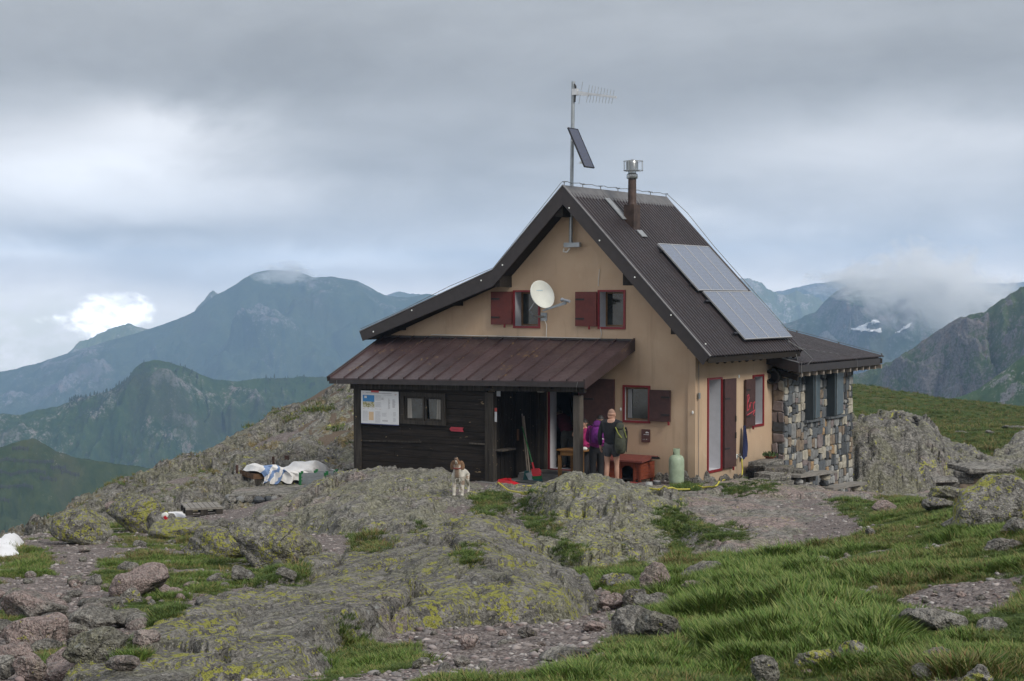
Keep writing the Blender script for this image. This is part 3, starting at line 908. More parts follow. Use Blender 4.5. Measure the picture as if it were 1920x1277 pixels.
def mountain(name, label, crest, F, mat, drop, run, seed, amp=0.06, gully=6.0, nu=420, nv=110, rock0=0.45, rjag=1.0, cliff=0.0, kind='structure'):
    """a ridge with its near face: crest traced at its true distance, slopes falling towards the valley, carved by gullies"""
    cr = np.array([c[:2] for c in crest], float)
    Fc = np.interp(cr[:, 0], [cr[0, 0], cr[-1, 0]], F) if isinstance(F, tuple) else np.full(len(cr), float(F))
    u = np.linspace(0, 1, nu); pxs = cr[0, 0] + (cr[-1, 0] - cr[0, 0]) * u
    pys = np.interp(pxs, cr[:, 0], cr[:, 1])
    k = np.ones(9) / 9.0; k = np.hanning(9); k /= k.sum()
    pys = np.convolve(np.pad(pys, 4, 'edge'), k, 'valid')
    Fs = np.interp(pxs, cr[:, 0], Fc); Fm = Fs.mean()
    pys = pys + rjag * (4.5 * fbm2(u * nu / 22.0, u * 0 + seed, 6, seed, 0.62))
    tx = (pxs - 960) / FPX / math.cos(PITCH)
    sl = np.array([ray(a, b)[2] / (ray(a, b) @ FW) for a, b in zip(pxs, pys)])
    R0_, Z0_ = tx * Fs, CAM[2] + sl * Fs
    v = np.concatenate([np.linspace(-0.25, 0, 8)[:-1], np.linspace(0, 1, nv) ** 1.25])
    U, V = np.meshgrid(u, v)
    Vp = np.clip(V, 0, 1); Vn = np.clip(-V, 0, 1)
    S = (pxs - pxs[0]) / FPX * Fm                     # metres along the crest
    SS = np.broadcast_to(S, U.shape)
    D = Vp * run                                       # metres down-slope in plan
    env = 1 - np.exp(-Vp * 9)
    warp = fbm2(SS / run * 3.0, Vp * 3.0, 4, seed + 2) * 0.35
    gl = ridge2(SS / run * gully + warp * gully * .6, Vp * 1.6 + warp * 2, 5, seed + 5) - 0.62
    bg = fbm2(SS / run * 2.2, Vp * 2.2, 4, seed + 9)
    fn = fbm2(SS / run * 22, Vp * 22, 4, seed + 12, 0.6)
    dn = amp * run * env * (1.9 * gl + 1.0 * bg + 0.4 * fn)
    prof = Vp ** (1.0 + 0.0) if cliff == 0 else (Vp + cliff * np.sin(Vp * math.pi * 2) * 0.08)
    Z = Z0_[None, :] - drop * prof + dn - Vn * run * 0.9
    Fq = Fs[None, :] - D + Vn * run - dn * 0.3
    Rq = R0_[None, :] * (1 - 0.25 * D / Fm) + dn * 0.25 * np.sin(U * 40)
    X = CAM[0] + Rq * RV[0] + Fq * FW[0]; Y = CAM[1] + Rq * RV[1] + Fq * FW[1]
    nr_, nc_ = X.shape; ix = np.arange(nr_ * nc_).reshape(nr_, nc_)
    q4 = np.stack([ix[:-1, :-1], ix[1:, :-1], ix[1:, 1:], ix[:-1, 1:]], -1).reshape(-1, 4)
    me = np_mesh(name, np.stack([X, Y, Z], -1).reshape(-1, 3), q4)
    steep = sstep(gl + 0.6 * fn, 0.0, 0.5)
    rk = rock0 + 0.35 * steep + 0.35 * bg + 0.25 * fbm2(SS / run * 9, Vp * 9, 4, seed + 30)
    fattr(me, 'rock', np.clip(rk, 0, 1).ravel())
    MTN[name + str(seed)] = (X, Y, Z)
    return tag(mesh_obj(name, me, mat), label, None, None, kind)


mg = mount_mat
# --- left side
mountain('mountain', 'broad blue-green mountain with cloud brushing its top', [(-420, 790), (-200, 745), (0, 697), (60, 684), (150, 655), (250, 626), (330, 600), (370, 580), (395, 560), (430, 540), (455, 524), (480, 512), (505, 506), (555, 508), (590, 520), (625, 519), (670, 526), (700, 542), (720, 555), (760, 558), (800, 551), (850, 560), (960, 580), (1150, 600)], 3300,
         mg('far_slope', (0.03, 0.05, 0.02), (0.06, 0.08, 0.035), (0.17, 0.165, 0.165), 0.006, 0.7, 0.5), 560, 1500, 3, 0.045, 5.0, 520, 130, 0.30, 0.7)
mountain('mountain', 'small sunlit peak peeping out behind the broad mountain', [(80, 700), (130, 660), (150, 640), (175, 630), (205, 618), (240, 606), (262, 614), (285, 616), (340, 622), (400, 640)], 3800,
         mg('sunlit_peak', (0.10, 0.14, 0.045), (0.16, 0.18, 0.07), (0.30, 0.29, 0.26), 0.006, 0.5), 300, 700, 8, 0.06, 5.0, 200, 60, 0.4, 1.2)  # sunshine on this peak is put into its brighter colours
mountain('mountain', 'rocky knob just behind the shoulder of the broad mountain', [(340, 610), (372, 575), (385, 556), (398, 547), (412, 552), (440, 570)], 3700, mg('knob_rock', (0.07, 0.09, 0.04), (0.10, 0.12, 0.05), (0.24, 0.23, 0.22), 0.006, 0.7), 200, 400, 18, 0.06, 5.0, 120, 50, 0.55, 1.5)
mountain('mountain', 'grey-blue far range left of the roof', [(700, 560), (740, 548), (790, 552), (840, 566), (900, 575)], 4400, mg('pale_far', (0.07, 0.09, 0.05), (0.10, 0.12, 0.06), (0.2, 0.2, 0.2), 0.004), 300, 700, 21, 0.05, 4, 120, 40)
mid = mountain('ridge', 'wooded green ridge in the middle distance left of the hut', [(-300, 830), (-120, 790), (0, 775), (40, 778), (90, 765), (150, 748), (200, 735), (235, 715), (252, 690), (270, 678), (295, 675), (330, 684), (350, 690), (380, 704), (410, 712), (440, 715), (480, 710), (540, 708), (600, 706), (660, 710), (760, 715), (900, 730)], (1250, 1500),
               mg('wooded_slope', (0.022, 0.046, 0.014), (0.042, 0.07, 0.02), (0.18, 0.17, 0.16), 0.016, 0.75, 0.6), 330, 620, 31, 0.075, 6.0, 620, 170, 0.38, 0.9)
lowr_ = mountain('hillside', 'near green hillside striped with avalanche barriers', [(-300, 880), (-100, 860), (0, 838), (40, 826), (62, 822), (85, 833), (105, 848), (130, 855), (170, 862), (215, 870), (260, 874), (300, 880), (330, 892), (380, 905), (450, 915)], (600, 720),
                 mg('barrier_slope', (0.026, 0.042, 0.014), (0.045, 0.06, 0.02), (0.17, 0.16, 0.15), 0.03, 0.7, 0.3), 170, 260, 41, 0.05, 5.0, 420, 150, 0.33, 0.8)
# --- right side
mountain('mountain', 'hazy blue range far away between the roof and the clouds', [(1330, 560), (1420, 552), (1470, 545), (1520, 532), (1560, 528), (1620, 520), (1700, 530), (1800, 530), (1950, 530)], 4600,
         mg('pale_blue_far', (0.06, 0.08, 0.05), (0.08, 0.10, 0.06), (0.18, 0.18, 0.18), 0.004), 400, 900, 52, 0.05, 4, 240, 50)
mountain('mountain', 'pale craggy peaks behind the solar panels', [(1280, 560), (1370, 520), (1405, 523), (1425, 530), (1450, 548), (1470, 552), (1490, 545), (1505, 552), (1520, 550), (1545, 568), (1600, 590), (1700, 610)], 3900,
         mg('pale_crag', (0.10, 0.125, 0.05), (0.14, 0.155, 0.075), (0.33, 0.31, 0.28), 0.006, 0.7), 420, 800, 57, 0.06, 6, 260, 90, 0.5, 1.6)
rb = mountain('mountain', 'dark blue mountain with snow patches, its top lost in cloud', [(1380, 640), (1480, 604), (1530, 585), (1545, 565), (1570, 545), (1600, 532), (1660, 520), (1740, 520), (1800, 535), (1860, 550), (1920, 545), (2000, 560), (2150, 600)], 2300,
              mg('dark_mountain', (0.022, 0.042, 0.017), (0.042, 0.065, 0.026), (0.10, 0.10, 0.105), 0.009, 0.6), 420, 900, 61, 0.06, 5, 380, 120, 0.42, 1.0)
rc_ = mountain('mountain', 'dark craggy mountain flank rising at the right edge', [(1480, 735), (1560, 715), (1640, 690), (1680, 672), (1700, 660), (1740, 632), (1780, 606), (1800, 594), (1830, 588), (1850, 583), (1875, 563), (1895, 548), (1915, 540), (1960, 520), (2050, 480), (2200, 460)], (950, 800),
               mg('craggy_flank', (0.040, 0.066, 0.02), (0.075, 0.095, 0.03), (0.115, 0.105, 0.105), 0.022, 0.95), 150, 300, 71, 0.10, 6.5, 520, 170, 0.52, 1.3, 0.6)
mountain('hillside', 'green scree slope below the craggy flank', [(1600, 790), (1700, 768), (1760, 752), (1800, 745), (1830, 732), (1860, 712), (1890, 690), (1920, 665), (1990, 620), (2100, 580)], (640, 560),
         mg('scree_slope', (0.045, 0.085, 0.022), (0.075, 0.11, 0.03), (0.20, 0.19, 0.18), 0.035, 0.35), 70, 140, 77, 0.04, 5, 300, 80, 0.33, 0.6)
# valley floor far below, out to the horizon
vm, vq, vb = new_mat('valley_floor')
vn = vq.noise(wpos(vq), 0.004, 6, 0.6)
vq.put(vb.inputs['Base Color'], vq.mix(vq.ss(vn, 0.4, 0.6), (0.025, 0.05, 0.018), (0.06, 0.085, 0.03)))
vb.inputs['Roughness'].default_value = 1.0
ZV = -640.0
c0 = CAM + FW * 2200
me = np_mesh('valley_floor', np.array([[c0[0] - 2850, c0[1] - 2850, ZV], [c0[0] + 2850, c0[1] - 2850, ZV], [c0[0] + 2850, c0[1] + 2850, ZV], [c0[0] - 2850, c0[1] + 2850, ZV]]), np.array([[0, 1, 2, 3]]))
tag(mesh_obj('valley_floor', me, vm), 'wooded valley floor far below the hut', None, None, 'structure')

# trees on the middle ridge: too far away to tell one from the next
rnw = np.random.default_rng(5)
mx, my, mz = MTN['ridge31']
cand = []
dens = fbm2(mx * 0.012, my * 0.012, 4, 91)
ppx, ppy = pix(mx, my, mz)
wgt = np.where((ppx > -60) & (ppx < 640), np.clip(dens - 0.12, 0, 1) ** 1.0, 0) + 0.45 * ((ppx > 130) & (ppx < 400) & (ppy - np.interp(ppx, [0, 150, 250, 295, 400], [775, 748, 690, 675, 708]) < 55) & (ppx < 275))
wgt[:8] *= 0.2
wgt = (wgt / wgt.sum()).ravel()
sel = rnw.choice(mx.size, 1500, p=wgt, replace=False)
TV = []; TF = []
for s in sel:
    x, y, z = mx.ravel()[s], my.ravel()[s], mz.ravel()[s]
    h = rnw.uniform(2.0, 4.6); n_ = 6
    for (f0, f1, rr) in ((0.05, 0.55, 0.24), (0.3, 0.8, 0.19), (0.55, 1.0, 0.13)):
        o = len(TV)
        for j in range(n_):
            a = 2 * math.pi * j / n_; r_ = h * rr * rnw.uniform(.7, 1.15)
            TV.append((x + r_ * math.cos(a), y + r_ * math.sin(a), z + h * f0 * rnw.uniform(.8, 1.2)))
        TV.append((x, y, z + h * f1))
        for j in range(n_): TF.append((o + j, o + (j + 1) % n_, o + n_))
me = np_mesh('conifer_wood', np.array(TV), np.array(TF), False)
tag(mesh_obj('conifer_wood', me, simple('conifer_green', (0.017, 0.034, 0.015), 1.0, 0, 0.4, 0.05)), 'dark conifers dotted over the middle ridge', 'wood', None, 'stuff')

# snow patches on the dark mountain and beside the path
M_SNOW = simple('old_snow', (0.72, 0.72, 0.73), 0.8, 0, 0.08, 1.5, 0.4, 6)


def drape(name, lab, poly, key, mat, lift, n=40):
    """a sheet lying on a mountain face: the faces of the face whose points fall inside the outline, lifted a little"""
    X, Y, Z = MTN[key]
    a, b = pix(X, Y, Z); Fm_ = RF(X, Y)[1]
    pp = np.array(poly); us = np.linspace(pp[:, 0].min() - 3, pp[:, 0].max() + 3, 44); vs = np.linspace(pp[:, 1].min() - 3, pp[:, 1].max() + 3, 22)
    P = []; ins = np.zeros((22, 44), bool)
    for j_, v in enumerate(vs):
        for i_, u in enumerate(us):
            k = (np.abs(a - u) < 5) & (np.abs(b - v) < 5)
            P.append(PF(u, v, (np.percentile(Fm_[k], 20) if k.any() else np.median(Fm_)) - lift))
            ins[j_, i_] = sdf(np.array([u + 3 * noise2(u * .12, v * .2, 3)]), np.array([v + 2.5 * noise2(u * .1, v * .15, 4)]), poly)[0] < 0
    ix = np.arange(44 * 22).reshape(22, 44)
    q4 = np.stack([ix[:-1, :-1], ix[1:, :-1], ix[1:, 1:], ix[:-1, 1:]], -1).reshape(-1, 4)
    q4 = q4[ins.ravel()[q4].sum(1) >= 2]
    used, inv = np.unique(q4, return_inverse=True)
    tag(mesh_obj(name, np_mesh(name, np.array(P)[used], inv.reshape(-1, 4)), mat), lab, 'snow')


drape('snow_patch', 'wide white snow patch on the dark mountain under the cloud', [(1592, 617), (1625, 607), (1645, 598), (1654, 610), (1652, 622), (1620, 620)], 'mountain61', M_SNOW, 5)
drape('snow_patch', 'thin slanting snow streak right of the wide patch on the dark mountain', [(1678, 624), (1695, 612), (1710, 605), (1706, 612), (1690, 620)], 'mountain61', M_SNOW, 5)

# avalanche barriers on the near hillside
hx, hy, hz = MTN['hillside41']
ha, hb = pix(hx, hy, hz)
M_BAR = simple('barrier_steel', (0.055, 0.05, 0.06), 0.8, 0.2)


def hill_pt(px, py):
    k = np.argmin((ha[8:] - px) ** 2 + (hb[8:] - py) ** 2)
    return np.array([hx[8:].ravel()[k], hy[8:].ravel()[k], hz[8:].ravel()[k]])


for (pa, pb_, lab) in (((24, 843), (52, 845), 'short avalanche barrier just below the hilltop'), ((-30, 866), (100, 868), 'long uppermost avalanche barrier across the near hillside'), ((94, 879), (124, 880), 'short avalanche barrier right of and below the uppermost long one'),
                       ((-30, 887), (84, 890), 'long second avalanche barrier across the near hillside'), ((116, 888), (148, 893), 'slanting short avalanche barrier furthest right'), ((75, 900), (104, 902), 'short avalanche barrier above the bright meadow'), ((-30, 915), (62, 917), 'long third avalanche barrier across the near hillside'), ((-20, 940), (18, 942), 'lowest avalanche barrier at the left edge')):
    A_, B_ = hill_pt(*pa), hill_pt(*pb_)
    n_ = max(4, int(np.linalg.norm(B_ - A_) / 3.2))
    t = thing('avalanche_barrier', lab, 'barrier', A_, 0, 'avalanche barriers on the near hillside')
    rl_ = MB(); ps = MB(); pts = []
    for i in range(n_ + 1):
        f = i / n_; p = hill_pt(pa[0] + (pb_[0] - pa[0]) * f, pa[1] + (pb_[1] - pa[1]) * f)
        pts.append(p)
        ps.bar(p + np.array([0, 0, -.5]), p + np.array([0, 0, 1.7]), 0.22, 0.22)
    for p, p2 in zip(pts[:-1], pts[1:]):
        for z in (0.5, .95, 1.35): rl_.bar(p + np.array([0, 0, z]), p2 + np.array([0, 0, z]), 0.12, 0.14)
    tag(ps.build('posts', M_BAR, t), kind='stuff'); tag(rl_.build('rails', M_BAR, t), kind='stuff')

# ---------------------------------------------------------------- haze and the cloud hanging on the right-hand mountains
hm = bpy.data.materials.new('pale_haze'); hm.use_nodes = True
hq = NT(hm.node_tree); hm.node_tree.nodes.clear()
pv = hq.n('ShaderNodeVolumePrincipled'); pv.inputs['Color'].default_value = (0.48, 0.70, 1.0, 1); pv.inputs['Density'].default_value = HAZE = 0.00024
pv.inputs['Anisotropy'].default_value = 0.2
hq.t.links.new(pv.outputs[0], hq.n('ShaderNodeOutputMaterial').inputs['Volume'])
mb = MB(); mb.box((c0[0] - 2900, c0[1] - 2900, ZV - 1), (c0[0] + 2900, c0[1] + 2900, 170.0))
tag(mb.build('haze', hm), 'thin blue mountain haze', None, None, 'stuff')


def mist(name, lab, px, py, F, size, dens, seed, axis_tilt=0.0):
    c = PF(px, py, F)
    m = bpy.data.materials.new('cloud_mist'); m.use_nodes = True
    q = NT(m.node_tree); m.node_tree.nodes.clear()
    co = q.vm('DIVIDE', q.n('ShaderNodeTexCoord').outputs['Object'], tuple(size))
    r = q.vm('LENGTH', co, out=1)
    nz = q.noise(q.mapping(co, (2.6, 2.6, 2.0), loc=(seed, 0, 0)), 1.0, 8, 0.66, 0.9)
    d = q.mul(q.ss(q.sub(q.add(q.sub(1.0, r), q.mul(q.sub(nz, 0.5), 3.2)), 0.2), 0.0, 0.6), dens)
    p = q.n('ShaderNodeVolumePrincipled'); p.inputs['Color'].default_value = (0.985, 0.99, 1.0, 1); q.put(p.inputs['Density'], d)
    p.inputs['Anisotropy'].default_value = 0.3
    q.t.links.new(p.outputs[0], q.n('ShaderNodeOutputMaterial').inputs['Volume'])
    m_ = MB(); m_.ball((0, 0, 0), tuple(size), 24)
    o = m_.build(name, m, None)
    o.matrix_world = Matrix.Translation(Vector(c)) @ Matrix.Rotation(PSI, 4, 'Z') @ Matrix.Rotation(axis_tilt, 4, 'Y')
    return tag(o, lab, 'cloud', None, 'stuff')
mist('cloud_bank', 'ragged cloud hanging over the dark mountain with the snow patches', 1760, 545, 1250, (74, 44, 46), 0.09, 1.3, rad(14))
mist('cloud_bank', 'thin cloud veil wrapping the top of the dark mountain', 1640, 528, 1300, (60, 40, 20), 0.06, 4.1)
mist('cloud_wisp', 'thin cloud wisp on the top of the broad mountain', 535, 514, 2900, (66, 60, 26), 0.03, 7.7)

# ================================================================ MATERIALS OF THE HUT
def plaster_mat():
    m, q, b = new_mat('ochre_plaster')
    pos = wpos(q)
    n = q.noise(pos, 0.7, 5, 0.6); f = q.noise(pos, 60, 3, 0.7)
    st = q.noise(q.mapping(pos, (5, 5, 0.5)), 1.0, 5, 0.6, 0.3)
    c = q.mix(q.ss(n, 0.35, 0.68), (0.49, 0.35, 0.238), (0.55, 0.41, 0.285))
    c = q.mix(q.mul(q.ss(st, 0.54, 0.72), 0.5), c, (0.39, 0.285, 0.195))
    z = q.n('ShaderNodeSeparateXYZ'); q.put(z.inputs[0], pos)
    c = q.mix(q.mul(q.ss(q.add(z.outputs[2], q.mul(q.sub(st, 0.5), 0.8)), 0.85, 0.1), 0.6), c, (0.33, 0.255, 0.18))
    c = q.mix(q.mul(q.ss(q.noise(pos, 2.1, 6, .7, 1.2), .60, .66), .25), c, (0.58, 0.46, 0.33))
    q.put(b.inputs['Base Color'], c)
    b.inputs['Roughness'].default_value = 0.92; b.inputs['Specular IOR Level'].default_value = 0.2
    q.put(b.inputs['Normal'], q.bump(q.add(f, q.mul(q.noise(pos, 16, 3, .6), .6)), 0.35, 0.012))
    return m


def wood_mat(name, dark, light, chips=0.0, axis='x', grain=1.0, obj=False):
    """weathered boards: long grain, knots and chipped pale spots"""
    m, q, b = new_mat(name)
    pos = wpos(q)
    sc = {'x': (1.2, 14, 22), 'z': (18, 18, 1.2), 'y': (14, 1.2, 22)}[axis]
    g = q.noise(q.mapping(pos, sc), 1.0, 6, 0.68, 0.6)
    n = q.noise(pos, 2.3, 4, 0.6)
    oi = q.n('ShaderNodeObjectInfo').outputs['Random']
    c = q.mix(q.ss(g, 0.3, 0.75), dark, light)
    c = q.mix(q.mul(q.ss(n, 0.5, 0.75), 0.5), c, tuple(x * 0.6 for x in dark))
    c = q.mix(q.mul(oi, 0.45), c, tuple(x * 0.55 for x in light))
    if chips:
        k = q.noise(q.mapping(pos, (4.5, 9, 10), rot=(0, 0.4, 0)), 1.0, 3, 0.6, 0.5)
        c = q.mix(q.ss(k, 0.705 - 0.02 * chips, 0.735), c, (0.30, 0.22, 0.13))
        k2 = q.noise(q.mapping(pos, (2.2, 9, 34)), 1.0, 3, 0.55)
        c = q.mix(q.mul(q.ss(k2, 0.68, 0.76), 0.55), c, (0.17, 0.145, 0.12))
    q.put(b.inputs['Base Color'], c)
    b.inputs['Roughness'].default_value = 0.85; b.inputs['Specular IOR Level'].default_value = 0.25
    q.put(b.inputs['Normal'], q.bump(g, 0.5 * grain, 0.01))
    return m


def roof_mat(name, col, rust=0.3, rough=0.5):
    m, q, b = new_mat(name)
    pos = wpos(q)
    n = q.noise(pos, 1.6, 5, 0.6); n2 = q.noise(pos, 9, 5, 0.66, 0.4)
    c = q.mix(q.ss(n, 0.3, 0.7), tuple(x * 0.82 for x in col), tuple(x * 1.2 for x in col))
    c = q.mix(q.mul(q.ss(q.add(q.mul(n2, 0.6), q.mul(q.noise(pos, 1.1, 2), 0.5)), 0.675, 0.70), rust), c, (0.30, 0.19, 0.07))
    c = q.mix(q.mul(q.ss(q.noise(pos, 30, 3, .7), 0.6, 0.75), 0.25), c, (0.16, 0.14, 0.13))
    c = q.mix(1.0, c, q.comb(*[q.lin(q.n('ShaderNodeObjectInfo').outputs['Random'], 0, 1, 0.82, 1.2)] * 3), 'MULTIPLY')
    q.put(b.inputs['Base Color'], c)
    q.put(b.inputs['Roughness'], q.lin(n2, 0.3, 0.7, rough - 0.1, rough + 0.15))
    b.inputs['Specular IOR Level'].default_value = 0.4
    return m


def glass_mat(name='window_glass', col=(0.012, 0.015, 0.014)):
    m, q, b = new_mat(name)
    pos = wpos(q)
    q.put(b.inputs['Base Color'], q.mix(q.ss(q.noise(pos, 2.2, 4, 0.6), 0.4, 0.7), col, tuple(x * 3 for x in col)))
    b.inputs['Roughness'].default_value = 0.08
    return m


M_PLASTER = plaster_mat()
M_ROOF = roof_mat('brown_corrugated_metal', (0.028, 0.0195, 0.021), 0.06, 0.38)
M_PORCH_ROOF = roof_mat('brown_seamed_metal', (0.056, 0.036, 0.037), 0.4, 0.40)
M_FASCIA = simple('dark_brown_metal', (0.028, 0.021, 0.020), 0.5, 0, 0.2)
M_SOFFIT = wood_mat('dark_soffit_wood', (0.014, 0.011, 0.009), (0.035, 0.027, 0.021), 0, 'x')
M_PLANK = wood_mat('blackened_planks', (0.010, 0.008, 0.0065), (0.040, 0.031, 0.025), 1.0, 'x')
M_POST = wood_mat('grey_weathered_post', (0.045, 0.038, 0.031), (0.15, 0.13, 0.11), 0.6, 'z')
M_DPOST = wood_mat('dark_weathered_post', (0.018, 0.015, 0.012), (0.07, 0.06, 0.05), 0.5, 'z')
M_VPLANK = wood_mat('black_vertical_planks', (0.007, 0.006, 0.005), (0.026, 0.021, 0.018), 0.5, 'z')
M_RED_SHUT = simple('dull_red_paint', (0.125, 0.022, 0.016), 0.6, 0, 0.15, 9, 0.15, 30)
M_BRN_SHUT = simple('brown_shutter_paint', (0.062, 0.027, 0.024), 0.6, 0, 0.18, 9, 0.15, 30)
M_RED = simple('red_frame_paint', (0.20, 0.010, 0.015), 0.5, 0, 0.12)
M_WHITE = simple('white_reveal_paint', (0.52, 0.52, 0.55), 0.8, 0, 0.05)
M_FRAMEWOOD = simple('varnished_frame_wood', (0.16, 0.085, 0.035), 0.5, 0, 0.2)
M_GLASS = glass_mat()
M_BLACK = simple('dark_interior', (0.010, 0.009, 0.009), 0.95, 0, 0.2)  # near-black stands in for unlit insides; plain black on the dog
M_GREYMETAL = simple('galvanised_metal', (0.30, 0.32, 0.33), 0.45, 0.7, 0.15)
M_FLASH = simple('grey_flashing', (0.26, 0.27, 0.28), 0.5, 0.3, 0.15)
M_IRON = simple('dark_iron', (0.03, 0.028, 0.027), 0.6, 0.4, 0.2)
M_WIRE = simple('grey_wire', (0.16, 0.16, 0.16), 0.6, 0.4, 0.1)
M_WHITEPL = simple('white_enamel', (0.70, 0.72, 0.68), 0.4, 0, 0.05)
M_CABLE = simple('white_cable', (0.62, 0.60, 0.55), 0.6, 0, 0.1)


def zr(x):
    if x > -3.2: return 6.9 - 1.0233 * (x + 3.2)
    if x > -5.2: return 6.9 - 0.995 * (-3.2 - x)
    return 4.91 - 0.376 * (-5.2 - x)


# ---------------------------------------------------------------- the hut
hut = thing('mountain_hut', 'ochre plastered alpine hut with steep brown metal roof and red shutters', 'hut', (-4.4, 2.2, 0))
XL, XR, YB = -8.8, 0.0, 4.75
z0, s1, s2 = 6.9, 0, 0
wtop = lambda x: zr(x) - 0.24
holes = {'w1': (-4.95, -4.27, 3.58, 4.42), 'w2': (-2.53, -1.88, 3.58, 4.42), 'w3': (-1.84, -1.21, 1.37, 2.16), 'd1': (-3.93, -3.12, 0.10, 2.30)}
rect = lambda a: [(a[0], a[2]), (a[1], a[2]), (a[1], a[3]), (a[0], a[3])]
outer = [(XL, -1.0), (XR, -1.0), (XR, wtop(0)), (-3.2, wtop(-3.2)), (-5.2, wtop(-5.2)), (XL, wtop(XL))]
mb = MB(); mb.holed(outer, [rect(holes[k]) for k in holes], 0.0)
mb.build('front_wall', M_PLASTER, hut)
sideh = {'sd': (0.71, 1.38, 0.20, 2.34), 'sw': (3.25, 3.80, 1.12, 2.31)}
mb = MB(); mb.holed([(0, -1.4), (4.75, -1.4), (4.75, wtop(0)), (0, wtop(0))], [rect(sideh[k]) for k in sideh], 0.0, 'x')
mb.build('side_wall', M_PLASTER, hut)
mb = MB()
mb._add([(XL, 0, -1), (XL, 4.75, -1), (XL, 4.75, wtop(XL)), (XL, 0, wtop(XL))], [(0, 3, 2, 1)])
mb._add([(p, 4.75, q_) for p, q_ in outer], [tuple(range(6))[::-1]])
mb.build('back_wall', M_PLASTER, hut)
# raised corner strip of the plaster and its joint
MB().box((-0.16, -0.035, -0.6), (0.035, 0.0, wtop(0) - .1)).build('corner_pilaster', M_PLASTER, hut)


def opening_front(name, h, kind):
    x0, x1, a, b = h
    dep = 0.30
    f = MB()
    t = 0.055
    f.box((x0 - t, -0.025, a - t), (x1 + t, 0.0, a)); f.box((x0 - t, -0.025, b), (x1 + t, 0.0, b + t * 0.8))
    f.box((x0 - t, -0.024, a), (x0, 0.0, b)); f.box((x1, -0.024, a), (x1 + t, 0.0, b))
    fr = f.build(name, M_RED, hut)
    r = MB()
    r.box((x0 - 0.03, 0.003, a), (x0, dep, b)); r.box((x1, 0.003, a), (x1 + 0.03, dep, b))
    r.box((x0, 0.003, a - 0.03), (x1, dep, a)); r.box((x0, 0.003, b), (x1, dep, b + 0.03))
    r.build('reveal', M_WHITE if kind != 'low' else M_WHITE, fr)
    return fr, dep


for k, lab in (('w1', 'upper window half hidden behind the satellite dish'), ('w2', 'upper window to the right of the satellite dish'), ('w3', 'lower window beside the brown shutter')):
    x0, x1, a, b = holes[k]
    fr, dep = opening_front('window', holes[k], k)
    fr['label'] = lab
    yy = dep - 0.02 if k != 'w3' else 0.05
    s = MB(); w_ = 0.045
    s.box((x0, yy, a), (x0 + w_, yy + .05, b)); s.box((x1 - w_, yy, a), (x1, yy + .05, b))
    s.box((x0 + w_, yy, a), (x1 - w_, yy + .05, a + w_)); s.box((x0 + w_, yy, b - w_), (x1 - w_, yy + .05, b))
    s.build('sash', M_FRAMEWOOD, fr)
    MB().box((x0 + w_, yy + 0.02, a + w_), (x1 - w_, yy + 0.035, b - w_)).build('pane', M_GLASS, fr)
    MB().box((x0 - .03, yy + .3, a - .03), (x1 + .03, yy + .32, b + .03)).build('room_gloom_sheet', M_BLACK, fr)  # black sheet stands in for the unlit room behind the glass
    if k == 'w3':
        c = MB()
        for i in range(5):
            xx = x0 + 0.06 + i * 0.02
            c.box((xx, yy - 0.012 + 0.006 * (i % 2), a + w_ + .01), (xx + 0.018, yy + 0.016, b - w_ - .01))
        c.build('curtain', simple('grey_curtain', (0.28, 0.29, 0.30), 0.9), fr)

# main door: white reveal, dark doorway, brown leaf folded back on the wall
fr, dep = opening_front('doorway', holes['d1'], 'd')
MB().box((-4.1, 1.6, 0.0), (-2.9, 1.62, 2.5)).build('room_gloom_sheet', M_BLACK, fr)  # near-black back sheet, the doorway's gloom put into its colour
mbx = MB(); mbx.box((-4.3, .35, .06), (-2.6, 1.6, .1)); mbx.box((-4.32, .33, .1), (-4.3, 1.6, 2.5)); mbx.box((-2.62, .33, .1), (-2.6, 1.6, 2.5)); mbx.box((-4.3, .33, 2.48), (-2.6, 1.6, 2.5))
mbx.build('hallway', M_BLACK, fr)  # hallway faces coloured near-black in place of indoor shade


def leaf(mb, a, b, boards, ax):
    """a shutter leaf of vertical boards between corners a and b; ax = axis of the width"""
    n = 1
    for i in range(n):
        u0 = a[ax] + (b[ax] - a[ax]) * i / n + 0.003; u1 = a[ax] + (b[ax] - a[ax]) * (i + 1) / n - 0.003
        p = list(a); q_ = list(b); p[ax] = u0; q_[ax] = u1
        mb.box(p, q_)
    return mb


def shutter(mat, a, b, ax, lab=None, n=5, par=None, hinge=-1, red_catch=True):
    nrm = 1 - ax
    s = leaf(MB(), a, b, n, ax).build('shutter', mat, par or hut)
    if lab: s['label'] = lab
    sg = 1 if nrm == 0 else -1
    out = max(a[nrm], b[nrm]) if sg > 0 else min(a[nrm], b[nrm])
    for fz in (0.22, 0.78):
        z = a[2] + (b[2] - a[2]) * fz
        p = [0, 0, z - 0.02]; q_ = [0, 0, z + 0.02]
        e = a[ax] if hinge < 0 else b[ax]
        p[ax] = e + (0.015 if hinge < 0 else -0.015); q_[ax] = e + (b[ax] - a[ax]) * 0.42 * (1 if hinge < 0 else -1)
        p[nrm] = out; q_[nrm] = out + 0.012 * sg
        MB().box(p, q_).build('hinge', M_IRON, s)
    if red_catch:
        c = a[ax] + (b[ax] - a[ax]) * (0.68 if hinge < 0 else 0.95)
        p = [0, 0, a[2] - 0.075]; q_ = [0, 0, a[2] + 0.01]
        p[ax] = c - 0.018; q_[ax] = c + 0.018; p[nrm] = out + 0.004 * sg; q_[nrm] = out + 0.04 * sg
        MB().box(p, q_).build('catch', M_RED, s)
    return s


